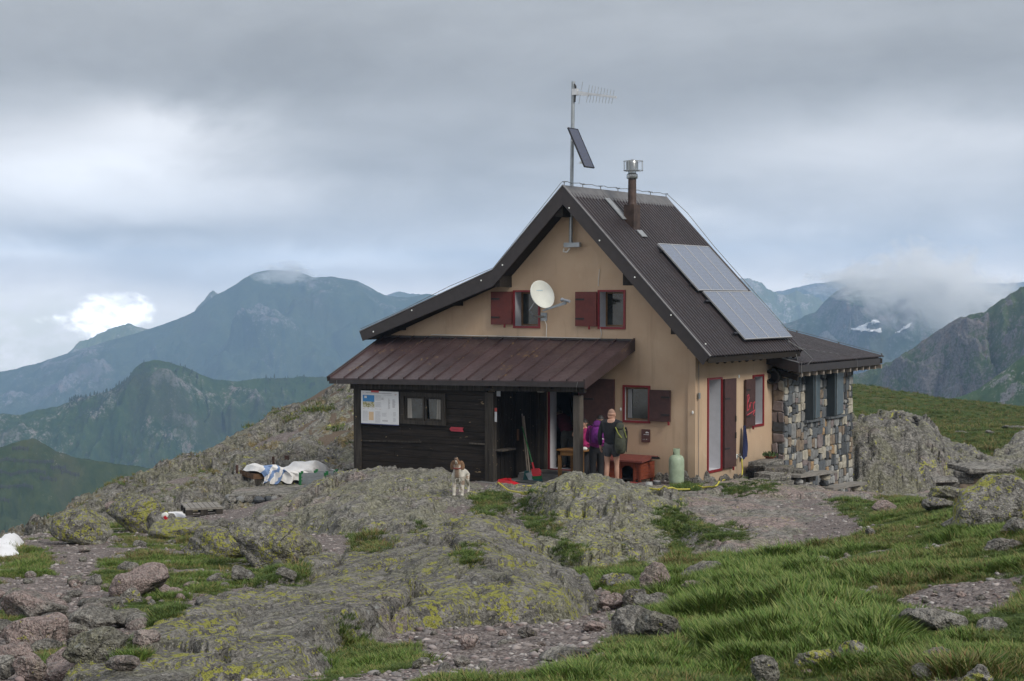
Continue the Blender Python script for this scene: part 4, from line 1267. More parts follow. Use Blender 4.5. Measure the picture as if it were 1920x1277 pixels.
shutter(M_RED_SHUT, (-5.63, -0.075, 3.61), (-5.005, -0.032, 4.43), 0, 'dull red shutter left of the satellite dish')
shutter(M_RED_SHUT, (-3.18, -0.075, 3.59), (-2.585, -0.032, 4.42), 0, 'dull red shutter right of the satellite dish')
shutter(M_BRN_SHUT, (-1.15, -0.075, 1.375), (-0.60, -0.032, 2.115), 0, 'brown shutter folded open over the brown sign', hinge=1)
shutter(M_BRN_SHUT, (-3.06, -0.085, 0.12), (-2.09, -0.035, 2.33), 0, 'tall dark red-brown door leaf folded back on the front wall', n=7, hinge=-1, red_catch=False)


def opening_side(name, h, lab):
    y0, y1, a, b = h
    t = 0.06
    f = MB()
    f.box((0, y0 - t, a - t), (0.025, y1 + t, a)); f.box((0, y0 - t, b), (0.025, y1 + t, b + t * .8))
    f.box((0, y0 - t, a), (0.024, y0, b)); f.box((0, y1, a), (0.024, y1 + t, b))
    fr = f.build(name, M_RED, hut); fr['label'] = lab
    r = MB(); d = 0.42
    r.box((-d, y0 - .03, a), (-.003, y0, b)); r.box((-d, y1, a), (-.003, y1 + .03, b)); r.box((-d, y0, a - .03), (-.003, y1, a)); r.box((-d, y0, b), (-.003, y1, b + .03))
    r.build('reveal', M_WHITE, fr)
    MB().box((-d - .03, y0 - .03, a - .03), (-d, y1 + .03, b + .03)).build('inner_door' if 'door' in name else 'pane', M_WHITE if 'door' in name else M_GLASS, fr)
    return fr


opening_side('side_doorway', sideh['sd'], 'side doorway with white reveal')
opening_side('side_window', sideh['sw'], 'narrow side window beside the scrawled shutter')
sd = shutter(M_BRN_SHUT, (0.032, 1.445, 0.19), (0.08, 2.10, 2.33), 1, 'brown side door leaf with dark lock plates', n=4, hinge=-1)
for z in (0.95, 1.35): MB().box((0.08, 2.02, z - 0.07), (0.10, 2.07, z + 0.07)).build('lock_plate', M_IRON, sd)
sb = shutter(M_BRN_SHUT, (0.032, 2.66, 1.10), (0.08, 3.20, 2.27), 1, 'brown side shutter with a red scrawled word', n=3, hinge=-1)
# the scrawled word "Bar" and the flourish below it
wd = MB()
LET = [[(0, 0), (0.04, .42)], [(0.0, .40), (.10, .44), (.14, .36), (.05, .25), (.15, .17), (.12, .04), (0, 0)],
       [(.32, .2), (.24, .22), (.19, .10), (.24, .02), (.32, .10), (.34, .2), (.35, .02)], [(.41, .02), (.43, .2), (.46, .19), (.52, .23)],
       [(-.02, -.12), (.2, -.08), (.55, .0), (.40, -.12), (.5, -.16)]]
for l in LET:
    wd.tube([(0.086, 2.70 + u * 0.86, 1.50 + v * 0.9) for u, v in l], 0.011, 5)
wd.build('lettering', simple('red_scrawl_paint', (0.50, 0.06, 0.08), 0.6), sb)
MB().lathe([(0.0, 0), (0.035, .002), (.045, .012), (.03, .02)], (0.0, 2.39, 2.36), 10, Matrix.Rotation(rad(90), 3, 'Y')).build('number_plaque', M_WHITEPL, hut)
# small white insulators, conduit and thin lightning wire on the corner
for (x, y, z) in ((-0.03, -0.045, 1.62), (-1.96, -0.01, 1.30), (-1.95, -0.01, 1.62)):
    MB().ball((x, y, z), (0.028, 0.02, 0.045), 8).build('insulator', M_WHITEPL, hut)
MB().tube([(0.04, 0.12, 3.0), (0.045, 0.13, 2.0), (0.045, 0.12, 1.0), (0.045, 0.13, -0.1)], 0.008, 5).build('conduit', M_WIRE, hut)
w = MB(); w.box((0.035, .09, 1.93), (.07, .16, 2.07)); w.build('junction_box', M_GREYMETAL, hut)
# foundation of rough stones
rs = random.Random(4)
M_FOUND = rock_mat('foundation_stone', lichen=0.05, pink=0.25, dark=0.4, green=0.2, tone=0.95, obj=False)


def rough_stone(c, s, seed, rz=0.0, tilt=0.0, n1=9, flat=0.0):
    """an irregular many-sided stone"""
    r = random.Random(seed)
    bm = bmesh.new()
    bmesh.ops.create_icosphere(bm, subdivisions=2, radius=1.0)
    pl = []
    for k in range(n1):
        d = Vector((r.gauss(0, 1), r.gauss(0, 1), r.gauss(0, 1))).normalized()
        pl.append((d, r.uniform(0.55, 0.95)))
    M = Matrix.Rotation(rz, 3, 'Z') @ Matrix.Rotation(tilt, 3, 'Y')
    vs = []
    for v in bm.verts:
        d = v.co.normalized(); k = 1.0
        for p, h in pl:
            t = d.dot(p)
            if t > 1e-3: k = min(k, h / t)
        q_ = d * k
        q_ = M @ Vector((q_.x * s[0] / 2, q_.y * s[1] / 2, q_.z * s[2] / 2))
        vs.append((q_.x + c[0], q_.y + c[1], q_.z + c[2]))
    fs = [tuple(v.index for v in f.verts) for f in bm.faces]
    bm.free()
    m_ = MB(); m_._add(vs, fs)
    return m_


x = -1.0; k = 0
while x < 0.0:
    w_ = rs.uniform(0.16, 0.34); hgt = rs.uniform(0.30, 0.46)
    rough_stone((x + w_ / 2, -0.02, hgt / 2 - 0.20), (w_ * 1.45, 0.16, hgt * 1.45), 200 + k).build('foundation_stone', M_FOUND, hut)
    x += w_ * 0.92; k += 1
y = 0.06
while y < 3.4:
    w_ = rs.uniform(0.18, 0.36); hgt = rs.uniform(0.2, 0.42) * (0.7 if 0.6 < y < 2.2 else 1)
    rough_stone((0.02, y + w_ / 2, hgt / 2 - 0.25), (0.14, w_ * 1.4, hgt * 1.35), 300 + k).build('foundation_stone', M_FOUND, hut)
    y += w_ * 0.9; k += 1


# --- roof
def corrugated(p_top, p_bot, ya, yb, pitch=0.15, h=0.032):
    """ribbed sheet running from ridge side to eave side; points are (x, z)"""
    n = max(1, int(round((yb - ya) / pitch))); pitch = (yb - ya) / n
    prof = []
    for i in range(n):
        y0_ = ya + i * pitch
        prof += [(y0_, 0), (y0_ + pitch * .42, 0), (y0_ + pitch * .54, h), (y0_ + pitch * .88, h)]
    prof.append((yb, 0))
    dx, dz = p_bot[0] - p_top[0], p_bot[1] - p_top[1]; L = math.hypot(dx, dz)
    nx, nz = -dz / L * (1 if dx > 0 else -1), abs(dx) / L
    m_ = MB(); vs = []; fs = []
    for (px_, pz_) in (p_top, p_bot):
        for (yy, hh) in prof:
            vs.append((px_ + nx * hh, yy, pz_ + nz * hh))
    N = len(prof)
    for i in range(N - 1):
        fs.append((i, i + 1, N + i + 1, N + i) if dx < 0 else (i, N + i, N + i + 1, i + 1))
    for (px_, pz_) in (p_bot,):      # thickness showing at the eave
        b0 = len(vs)
        for (yy, hh) in prof: vs.append((px_ + nx * (hh - 0.012), yy, pz_ + nz * (hh - 0.012)))
        for i in range(N - 1): fs.append((N + i, b0 + i, b0 + i + 1, N + i + 1))
    m_._add(vs, fs)
    return m_


YF0, YF1 = -0.60, 4.74
roof = MB()
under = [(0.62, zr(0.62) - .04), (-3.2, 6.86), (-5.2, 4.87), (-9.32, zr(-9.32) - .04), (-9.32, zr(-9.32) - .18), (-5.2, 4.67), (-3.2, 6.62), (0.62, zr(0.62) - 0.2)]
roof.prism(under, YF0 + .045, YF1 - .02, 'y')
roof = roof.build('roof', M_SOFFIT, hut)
ys = np.linspace(YF0 + 0.02, YF1, 6)
for i in range(5):
    corrugated((-3.2, 6.9), (0.66, zr(0.66)), ys[i], ys[i + 1]).build('roof_sheet', M_ROOF, roof)
    corrugated((-3.2, 6.9), (-5.2, 4.91), ys[i], ys[i + 1]).build('roof_sheet', M_ROOF, roof)
    corrugated((-5.2, 4.925), (-9.35, zr(-9.35)), ys[i], ys[i + 1]).build('roof_sheet', M_ROOF, roof)
for yb_ in (YF0 - 0.02, YF1 + 0.002):
    bb = MB()
    top = [(0.68, zr(0.68) + .03), (-3.2, 6.94), (-5.2, 4.955), (-9.37, zr(-9.37) + .05)]
    bot = [(-9.28, zr(-9.28) - 0.24), (-5.25, 4.55), (-3.2, 6.50), (0.50, zr(0.50) - 0.36)]
    bb.prism([(0.68, zr(0.68) + .03), (-3.2, 6.94), (-3.2, 6.50), (0.50, zr(0.50) - 0.36)], yb_, yb_ + 0.04, 'y')
    bb.prism([(-3.202, 6.94), (-5.2, 4.955), (-5.2, 4.56), (-3.202, 6.50)], yb_, yb_ + 0.04, 'y')
    bb.prism([(-5.202, 4.955), (-9.37, zr(-9.37) + .05), (-9.27, zr(-9.27) - 0.22), (-5.202, 4.56)], yb_, yb_ + 0.04, 'y')
    bb.build('barge_board', M_FASCIA, roof)
# pale flashing edge above the barge board
fl = MB()
for a, b in (((0.70, zr(0.70) + .045), (-3.2, 6.965)), ((-3.2, 6.965), (-5.2, 4.975)), ((-5.2, 4.975), (-9.37, zr(-9.37) + .065))):
    fl.bar((a[0], YF0 - 0.005, a[1]), (b[0], YF0 - 0.005, b[1]), 0.06, 0.02)
fl.build('verge_flashing', simple('worn_verge_metal', (0.20, 0.19, 0.19), 0.5, 0.3), roof)
# ridge capping in folded metal
rc = MB()
for i in range(3):
    a, b = YF0 + i * 1.785, YF0 + (i + 1) * 1.785 - 0.012
    rc.prism([(-2.97, 6.70 + i * .003), (-3.2, 6.965 + i * .003), (-3.43, 6.72 + i * .003), (-3.43, 6.70), (-3.2, 6.93), (-2.97, 6.68)], a, b, 'y')
rc.build('ridge_cap', simple('brown_grey_ridge_metal', (0.13, 0.125, 0.125), 0.45, 0.3, 0.2), roof)
# purlin ends under the overhang
for (px, py, s) in ((937, 528, (0.26, 0.27)), (847, 566, (0.22, 0.20)), (740, 612, (0.22, 0.20)), (1184, 524, (0.24, 0.28)), (1274, 617, (0.24, 0.24)), (1302, 648, (0.16, 0.14)), (1056, 398, (0.22, 0.22))):
    p = at_y(px, py, -0.35)
    MB().box((p[0] - s[0] / 2, -0.55, p[2] - s[1] / 2), (p[0] + s[0] / 2, -0.002, p[2] + s[1] / 2)).build('purlin', M_SOFFIT, roof)
for (px, py) in ((942, 497), (902, 526), (772, 582), (700, 622), (1067, 390), (1124, 451), (1190, 520), (1258, 591), (1323, 645)):
    p = at_y(px, py, YF0 - 0.03)
    MB().ball(p, 0.022, 6).build('screw_cap', M_WHITEPL, roof)
# gutter-less eave: rafter tails and a drooping cable
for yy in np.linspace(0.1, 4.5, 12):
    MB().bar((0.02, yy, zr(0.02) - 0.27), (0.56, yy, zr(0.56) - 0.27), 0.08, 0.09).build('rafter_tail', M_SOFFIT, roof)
# flashing strips above and below the flue
rn = np.array([0.715, 0, 0.699])


def on_roof(x, y, h=0.0):
    return (x + rn[0] * h, y, zr(x) + rn[2] * h)


fs_ = MB()
fs_.bar(on_roof(-3.0, 1.10, .05), on_roof(-2.48, 1.10, .05), 0.26, 0.02, up=rn)
fs_.build('flue_flashing', M_FLASH, roof); fs_ = MB()
fs_.bar(on_roof(-2.22, 1.32, .05), on_roof(-2.06, 1.32, .05), 0.28, 0.02, up=rn)
fs_.build('flue_flashing', M_FLASH, roof)
M_RUST = simple('rusty_flue_pipe', (0.065, 0.042, 0.034), 0.65, 0.3, 0.4, 5, 0.2, 30)
ch = MB(); ch.box((-2.52, 1.15, 5.85), (-2.24, 1.48, 6.56)); chim = ch.build('chimney', M_RUST, roof)
MB().lathe([(0.115, 6.56), (0.105, 6.62), (0.10, 7.22)], (-2.38, 1.32, 0), 18).build('flue_pipe', M_RUST, roof, smooth=True)
cw = MB(); cw.lathe([(0.13, 7.20), (.14, 7.22), (.14, 7.30), (.10, 7.33), (.10, 7.38), (0.19, 7.385), (.19, 7.40), (.15, 7.405), (0.15, 7.61), (0.135, 7.64), (.0, 7.68)], (-2.38, 1.32, 0), 20)
cw.build('cowl', simple('bright_steel', (0.30, 0.31, 0.31), 0.3, 0.9, 0.25), roof, smooth=True)
cg = MB()
for i in range(8):
    a = i * math.pi / 4; cx_, cy_ = -2.36 + 0.24 * math.cos(a), 1.34 + .24 * math.sin(a)
    cg.tube([(cx_, cy_, 7.39), (cx_, cy_, 7.64)], 0.007, 4)
for z in (7.40, 7.63):
    cg.tube([(-2.36 + .24 * math.cos(i * math.pi / 8), 1.34 + .24 * math.sin(i * math.pi / 8), z) for i in range(17)], 0.007, 4)
cg.build('cowl_cage', M_GREYMETAL, roof)
# lightning wire on stand-offs along ridge and verge
lw = MB(); pts = []
for i in range(28):
    y = YF0 - .02 + i * (YF1 - YF0 + .02) / 27
    pts.append((-3.2, y, 7.045 + 0.015 * math.sin(i * 2.1)))
pts += [(-2.6, YF1 + .02, 6.36 + .16), (-1.8, YF1 + .02, zr(-1.8) + .14), (-.8, YF1 + .02, zr(-.8) + .12), (0.3, YF1 + .02, zr(.3) + .1)]
lw.tube(pts, 0.008, 4)
for i in range(7):
    y = YF0 + .05 + i * (YF1 - YF0 - .1) / 6
    lw.tube([(-3.2, y, 6.95), (-3.2, y, 7.05)], 0.012, 4); lw.box((-3.25, y - .03, 7.035), (-3.15, y + .03, 7.05))
lw.tube([(-3.24, YF0 - .01, 7.03), (-4.2, YF0 - .01, zr(-4.2) + .13), (-5.2, YF0 - .01, zr(-5.2) + .1), (-6.5, YF0 - .01, zr(-6.5) + .15), (-8, YF0 - .01, zr(-8) + .10), (-9.35, YF0, zr(-9.35) + .12)], 0.007, 4)
lw.tube([(0.66, 0.2, zr(.66)), (.5, .9, 2.82), (.4, 1.7, 2.9), (.5, 2.6, 2.78), (.55, 3.4, 2.86), (.6, 4.4, 2.84)], 0.007, 4)
lw.tube([(0.5, 4.2, zr(.5) + .08), (.78, 4.55, 2.95), (.95, 4.72, 2.72), (.86, 4.62, 2.58), (.66, 4.5, 2.64), (.62, 4.45, 2.85)], 0.016, 5)
lw.build('lightning_wire', M_WIRE, roof)


# --- solar panels on the roof, two rows of four
def panel_mat(name, col, line):
    m, q, b = new_mat(name)
    uv = q.n('ShaderNodeTexCoord').outputs['Object']
    sp = q.n('ShaderNodeSeparateXYZ'); q.put(sp.inputs[0], uv)
    fx = q.m('FRACT', q.mul(sp.outputs[0], 1 / 0.13)); fy = q.m('FRACT', q.mul(sp.outputs[1], 1 / 0.11))
    ln = q.m('MAXIMUM', q.m('GREATER_THAN', fx, 0.94), q.m('GREATER_THAN', fy, 0.94))
    n = q.noise(uv, 7, 4, 0.6)
    c = q.mix(n, tuple(x * .85 for x in col), tuple(x * 1.15 for x in col))
    c = q.mix(q.mul(ln, 0.22), c, line)
    q.put(b.inputs['Base Color'], c)
    b.inputs['Roughness'].default_value = 0.16
    b.inputs['Coat Weight'].default_value = 0.6; b.inputs['Coat Roughness'].default_value = 0.08
    return m


M_PV = panel_mat('solar_cells', (0.105, 0.13, 0.19), (0.30, 0.31, 0.34))  # paler than real dark blue cells; sky reflection put into the colour
M_PV2 = panel_mat('dark_solar_cells', (0.012, 0.017, 0.05), (0.05, 0.055, 0.09))
M_ALU = simple('aluminium_frame', (0.40, 0.40, 0.41), 0.4, 0.3, 0.05)
M_RAIL = simple('dark_rail', (0.03, 0.03, 0.035), 0.5, 0.5)


def pv_panel(name, lab, centre, wy, ls, M, group, cells=M_PV, frame=M_ALU):
    t = thing(name, lab, 'solar panel', (0, 0, 0), 0, group)
    t.matrix_world = Matrix.Translation(centre) @ M.to_4x4()
    f = MB(); h = 0.03; e = 0.02
    f.box((-ls / 2, -wy / 2, -h), (ls / 2, -wy / 2 + e, .006)); f.box((-ls / 2, wy / 2 - e, -h), (ls / 2, wy / 2, .006))
    f.box((-ls / 2, -wy / 2 + e, -h), (-ls / 2 + e, wy / 2 - e, .006)); f.box((ls / 2 - e, -wy / 2 + e, -h), (ls / 2, wy / 2 - e, .006))
    f.build('panel_frame', frame, t, local=True)
    MB().box((-ls / 2 + e, -wy / 2 + e, -h + .004), (ls / 2 - e, wy / 2 - e, 0.0)).build('cells', cells, t, local=True)
    return t


th = math.atan(1.0233)
MROOF = Matrix.Rotation(th, 3, 'Y')
names = ['next to the flue side', 'second from the flue side', 'third from the flue side', 'at the far verge']
for row, (xa, xb, ya) in enumerate(((-1.85, -0.725, 1.49), (-0.705, 0.42, 1.66))):
    ls = (xb - xa) / math.cos(th)
    for k in range(4):
        xm = (xa + xb) / 2; y = ya + (k + .5) * 0.702
        c = Vector(on_roof(xm, y, 0.13))
        pv_panel('solar_panel', 'pale grey-blue roof solar panel in the %s row, %s' % (('upper', 'lower')[row], names[k]), c, 0.70, ls, MROOF, 'solar panels on the roof')
rl = MB()
for x in (-1.7, -.9, -.5, .25):
    rl.bar(on_roof(x, 1.45, .075), on_roof(x, 4.44, .075), 0.05, 0.06, up=rn)
rl.build('panel_rail', M_RAIL, roof)

# --- mast with antenna and its own little panel
pb = at_y(1070, 462, -0.14); pt = at_y(1075, 153, -0.14)
mast = thing('antenna_mast', 'tall grey pole through the roof peak carrying an antenna', 'mast', (pb[0], -0.14, pb[2]))
MB().tube([tuple(pb), tuple(pt)], 0.045, 10).build('pole', M_GREYMETAL, mast, smooth=True)
MB().tube([tuple(pt + np.array([0.02, 0, -.05])), tuple(pt + np.array([0.08, -.02, -.12])), tuple(pt + np.array([0.06, -.03, -.5]))], 0.02, 6).build('cable', M_IRON, mast)
br = MB(); br.box((pb[0] - .17, -.19, pb[2] - .02), (pb[0] + .27, -.09, pb[2] + .09)); br.box((pb[0] - .1, -.1, pb[2]), (pb[0] + .1, -.002, pb[2] + .06)); br.build('wall_bracket', M_GREYMETAL, mast)
MB().tube([(pb[0] - .18, -.15, pb[2] - .05), (pb[0] - .2, -.15, pb[2] - .12), (pb[0] - .1, -.15, pb[2] - .14), (pb[0] - .02, -.15, pb[2] - .05)], 0.02, 6).build('cable', M_CABLE, mast)
a0 = at_y(1080, 173, -0.14)
ant = thing('yagi_antenna', 'comb-like directional antenna reaching out from the mast top', 'antenna', a0)
a1 = a0 + np.array([1.12, -0.02, -0.20])
bm_ = MB(); bm_.bar(a0, a1, 0.035, 0.055); bm_.box(a0 - np.array([.08, .06, .07]), a0 + np.array([.06, .06, .08])); bm_.bar(a0 + np.array([.05, 0, -.02]), a0 + (a1 - a0) * .32 + np.array([0, 0, -.02]), 0.06, 0.09)
bm_.build('boom', simple('pale_aluminium', (0.55, 0.56, 0.57), 0.4, 0.4), ant)
for i, (t, L) in enumerate([(0.12, .27)] + [(0.30 + 0.077 * k, .21 - .006 * k) for k in range(9)]):
    c = a0 + (a1 - a0) * t
    e = np.array([0.075, 0, 0.36]) / 0.368 * L
    MB().tube([c - e, c + e], 0.007, 4).build('element', M_GREYMETAL, ant)
pc = at_y(1090, 277, -0.42)
Mp = Matrix.Rotation(rad(64), 3, 'Y')
pv2 = pv_panel('solar_panel', 'small dark blue solar panel tilted on the antenna mast', Vector(pc), 0.46, 1.06, Mp, None, M_PV2, M_RAIL)
bk = MB(); bk.box((-.30, -.02, -.16), (-.26, .30, -.02)); bk.prism([(-.53, -.03), (-.53, -.13), (-.3, -.03)], -.02, .02, 'y'); bk.prism([(.18, -.03), (.45, -.03), (.26, -.28)], .12, .16, 'y')
bk.build('mount', M_WHITEPL, pv2, local=True)

# --- satellite dish on the gable
nd = (RV * 0.57 + UPV * 0.34 - FW * 0.745); nd /= np.linalg.norm(nd)
dc = at_y(1015, 553, -0.42)
dish = thing('satellite_dish', 'off-white satellite dish on a bracket between the two upper windows', 'satellite dish', (dc[0], 0, 3.85))
Mz = Vector(nd).to_track_quat('Z', 'Y').to_matrix()
dm = MB(); prof = []
R0 = 0.345
for i in range(9): prof.append((R0 * i / 8, 0.085 * (i / 8) ** 2))
prof += [(R0 + .012, .085), (R0 + .012, .066), (R0 * .6, .0), (0.0, -.03)]
dm.lathe(prof, dc - nd * 0.03, 32, Mz)
dm.build('reflector', simple('dish_enamel', (0.66, 0.68, 0.63), 0.45, 0, 0.04), dish, smooth=True)
up2 = np.array(Mz @ Vector((0, 1, 0))); rt2 = np.array(Mz @ Vector((1, 0, 0)))
if up2[2] < 0: up2, rt2 = -up2, -rt2
lowr = dc - up2 * 0.36
lg = at_y(1062, 566, -0.9)
am = MB(); am.bar(lowr + np.array([.05, 0, 0]), lg, 0.025, 0.03); am.bar(lowr + np.array([-.04, 0, -.04]), lg + np.array([0, 0, -.04]), 0.025, 0.03)
am.build('arm', M_GREYMETAL, dish)
ln = MB(); ln.tube([lg + np.array([-.12, .02, .05]), lg + np.array([.10, -.02, .01])], 0.035, 8); ln.ball(lg + np.array([-.13, .02, .05]), 0.05, 8)
ln.build('receiver', simple('receiver_grey', (0.24, 0.26, 0.29), 0.5), dish)
wp = at_y(1020, 594, -0.01)
bk = MB(); bk.box(wp - np.array([.09, .012, .1]), wp + np.array([.09, .0, .1])); bk.build('wall_plate', M_GREYMETAL, dish)
MB().tube([wp, wp + np.array([0, -.16, 0]), wp + np.array([-.12, -.3, .02]), wp + np.array([-.18, -.36, .16]), dc - nd * .1], 0.026, 8).build('bracket_tube', M_GREYMETAL, dish, smooth=True)
lt = MB()      # faint pale blue maker's mark, unreadable at this size
for i in range(7):
    c = dc + up2 * 0.12 + rt2 * (-.10 + i * .028) - nd * 0.012
    lt.cube(c, (0.02, 0.02, 0.004), Mz)
lt.build('mark', simple('pale_blue_print', (0.36, 0.50, 0.58), 0.6), dish)
cb = MB(); q0 = wp + np.array([.03, -.02, -.08]); cb.tube([q0, q0 + np.array([.06, 0, -.12]), q0 + np.array([.05, 0, -.35]), (q0[0] + .05, -.02, 3.30)], 0.011, 5)
c1 = at_y(1124, 505, -0.02)
cb.tube([c1, c1 + np.array([-.03, 0, -.3]), c1 + np.array([-.03, 0, -.4])], 0.009, 5)
cb.tube([(c1[0] + .02, -.02, 3.56), (c1[0] + .06, -.02, 3.42), (c1[0] + .03, -.02, 3.30), (c1[0] - 1.2, -.03, 3.31), (-7.5, -.03, 3.33)], 0.010, 5)
cb.build('wall_cable', M_CABLE, hut)

# ================================================================ WOODEN PORCH
YP = -2.05
porch = thing('wooden_porch', 'blackened plank porch with brown seamed metal lean-to roof', 'porch', (-5.2, -1.0, 0))
PZ = lambda x: 2.27 + (x + 9.0) / 7.38 * 0.13           # eave height (it sags to the left)
XPL, XPR, YE = -9.0, -1.62, -2.30


def pr_pt(x, t, h=0.0):
    """point on the porch roof: t = 0 at the wall, 1 at the eave"""
    xa = XPL + (x - XPL) * 1.0
    return (x, YE * t, 3.26 + (PZ(x) - 3.26) * t + h)


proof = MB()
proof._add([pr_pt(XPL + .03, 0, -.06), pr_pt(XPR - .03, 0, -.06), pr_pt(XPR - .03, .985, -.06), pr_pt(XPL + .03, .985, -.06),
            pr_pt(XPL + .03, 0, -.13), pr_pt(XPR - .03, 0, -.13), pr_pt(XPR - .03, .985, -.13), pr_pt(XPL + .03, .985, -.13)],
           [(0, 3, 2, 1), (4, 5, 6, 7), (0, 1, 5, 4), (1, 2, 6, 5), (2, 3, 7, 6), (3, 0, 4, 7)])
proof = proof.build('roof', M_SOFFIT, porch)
NP = 16
dxp = (XPR - XPL) / NP
for i in range(NP):
    xa, xb = XPL + i * dxp, XPL + (i + 1) * dxp - 0.003
    j = 0.004 * math.sin(i * 2.7)
    vs = []; ts = (0.0, 0.34, 0.67, 1.0)
    pr = [(xa, 0.045), (xa + .02, 0.045), (xa + .024, 0.0), ((xa + xb) / 2, -0.008 + j), (xb - .004, 0.0), (xb, 0.04)]
    for t in ts:
        for (x, h) in pr: vs.append(pr_pt(x, t, h + 0.004 * math.sin(t * 7 + i)))
    for (x, h) in pr: vs.append(pr_pt(x, 1.0, h - 0.03))
    N = len(pr); fs = []
    for a in range(4):
        for b in range(N - 1): fs.append((a * N + b, (a + 1) * N + b, (a + 1) * N + b + 1, a * N + b + 1))
    m_ = MB(); m_._add(vs, fs)
    m_.build('roof_panel', M_PORCH_ROOF, proof)
fb = MB(); fb.bar((XPL - .01, YE + .03, PZ(XPL) - .075), (XPR + .01, YE + .03, PZ(XPR) - .075), 0.05, 0.13)
fb.build('fascia', M_FASCIA, proof)
for xx, hh in ((XPR + .03, 0.30), (XPL - .03, 0.16)):
    p = MB()
    a, b = pr_pt(xx, 0.0, .06), pr_pt(xx, 1.02, .06)
    p.prism([(a[1], a[2]), (b[1], b[2]), (b[1] + .03, b[2] - hh * .75), (a[1], a[2] - hh)], xx - .02, xx + .02, 'x')
    p.build('barge_board', M_PORCH_ROOF if xx > -5 else M_FASCIA, proof)
wf = MB(); wf.bar((XPL, -.02, 3.275), (XPR, -.02, 3.275), 0.05, 0.05); wf.build('wall_flashing', M_FASCIA, proof)
for yy in (-.35,):
    pass
for i in range(4):
    x = -4.3 + i * 0.85
    r_ = MB(); r_.bar(pr_pt(x, .03, -.17), pr_pt(x, .97, -.17), 0.08, 0.13); r_.build('rafter', M_SOFFIT, proof)
eb = MB(); eb.bar((-8.5, YP + .02, 2.07), (-1.75, YP + .02, 2.19), 0.12, 0.12); eb.build('eave_beam', M_DPOST, porch)

# posts
for (pa, pb_, lab, mt) in (((664, 677), None, 'corner post at the left end', M_DPOST), ((910, 926), None, 'post between planked room and open entrance', M_DPOST), ((1075.5, 1091), None, 'free-standing pale grey post in front of the door', M_POST)):
    xa = at_y(pa[0], 800, YP)[0]; xb = at_y(pa[1], 800, YP)[0]
    y1_ = YP + 0.15
    p = MB()
    if pa[0] == 910:
        p.box((xa, YP - .02, -.15), ((xa + xb) / 2 - .005, YP + .10, 2.05)); p.box(((xa + xb) / 2 + .005, YP - .035, -.2), (xb, YP + .12, 2.05))
    else:
        p.box((xa, YP - .02, -0.2), (xa + .17 if pa[0] > 1000 else xb, YP + .15, 2.05 + .0))
    o = p.build('post', mt, porch); o['label'] = lab
XA, XB = at_y(676, 800, YP)[0], at_y(911, 800, YP)[0]
# plank front, the boards left out round the window
wx0, wx1 = at_y(758, 770, YP)[0], at_y(829, 770, YP)[0]
wz0, wz1 = at_y(790, 789, YP)[2], at_y(790, 744, YP)[2]
rp = random.Random(9)
z = -0.14; k = 0
while z < 2.05:
    h = rp.uniform(0.155, 0.20)
    z1_ = min(z + h, 2.06)
    d = YP + 0.03 + rp.uniform(-.006, .010)
    segs = [(XA, XB)]
    if z1_ > wz0 - .02 and z < wz1 + .02: segs = [(XA, wx0 - .04), (wx1 + .04, XB)]
    elif rp.random() < 0.35:
        c = rp.uniform(XA + .8, XB - .8); segs = [(XA, c - .002), (c + .002, XB)]
    for a, b in segs:
        m_ = MB(); t_ = rp.uniform(-.007, .007)
        m_._add([(a, d, z + .004), (b, d + t_, z + .004), (b, d + t_ - .010, z1_ - .004), (a, d - .010, z1_ - .004), (a, d + .03, z + .004), (b, d + .03, z + .004), (b, d + .03, z1_ - .004), (a, d + .03, z1_ - .004)],
                [(0, 1, 2, 3), (7, 6, 5, 4), (4, 5, 1, 0), (3, 2, 6, 7), (5, 6, 2, 1), (4, 0, 3, 7)])
        m_.build('plank', M_PLANK, porch)
    z = z1_; k += 1
MB().box((XA, YP + .066, -.2), (XB, YP + .09, 2.1)).build('backing', M_BLACK, porch)
# split-off pale ledge on one board
for (pa, pb_) in (((880, 831), (911, 833)), ((680, 826), (790, 829))):
    a = at_y(pa[0], pa[1], YP + .01); b = at_y(pb_[0], pb_[1], YP + .01)
    MB().bar(a, b, 0.03, 0.035).build('batten', M_POST if pa[0] == 880 else M_DPOST, porch)
# window
w = MB(); fy = YP + .0; t_ = 0.10
w.box((wx0 - t_, fy - .03, wz0 - .09), (wx1 + t_, fy + .03, wz0)); w.box((wx0 - t_, fy - .03, wz1), (wx1 + t_, fy + .03, wz1 + .10))
w.box((wx0 - t_, fy - .028, wz0), (wx0, fy + .03, wz1)); w.box((wx1, fy - .028, wz0), (wx1 + t_, fy + .03, wz1))
pw = w.build('window', M_DPOST, porch)
xm = (wx0 + wx1) / 2 + .03
s = MB()
for a, b in ((wx0, xm - .01), (xm + .01, wx1)):
    s.box((a, fy + .02, wz0), (a + .05, fy + .06, wz1)); s.box((b - .05, fy + .02, wz0), (b, fy + .06, wz1))
    s.box((a + .05, fy + .02, wz0), (b - .05, fy + .06, wz0 + .05)); s.box((a + .05, fy + .02, wz1 - .05), (b - .05, fy + .06, wz1))
s.build('sash', M_DPOST, pw)
for a, b in ((wx0 + .05, xm - .06), (xm + .06, wx1 - .05)):
    MB().box((a, fy + .056, wz0 + .05), (b, fy + .062, wz1 - .05)).build('pane', M_GLASS, pw)
mcu = simple('pale_curtain', (0.30, 0.28, 0.25), 0.9, 0, 0.1)
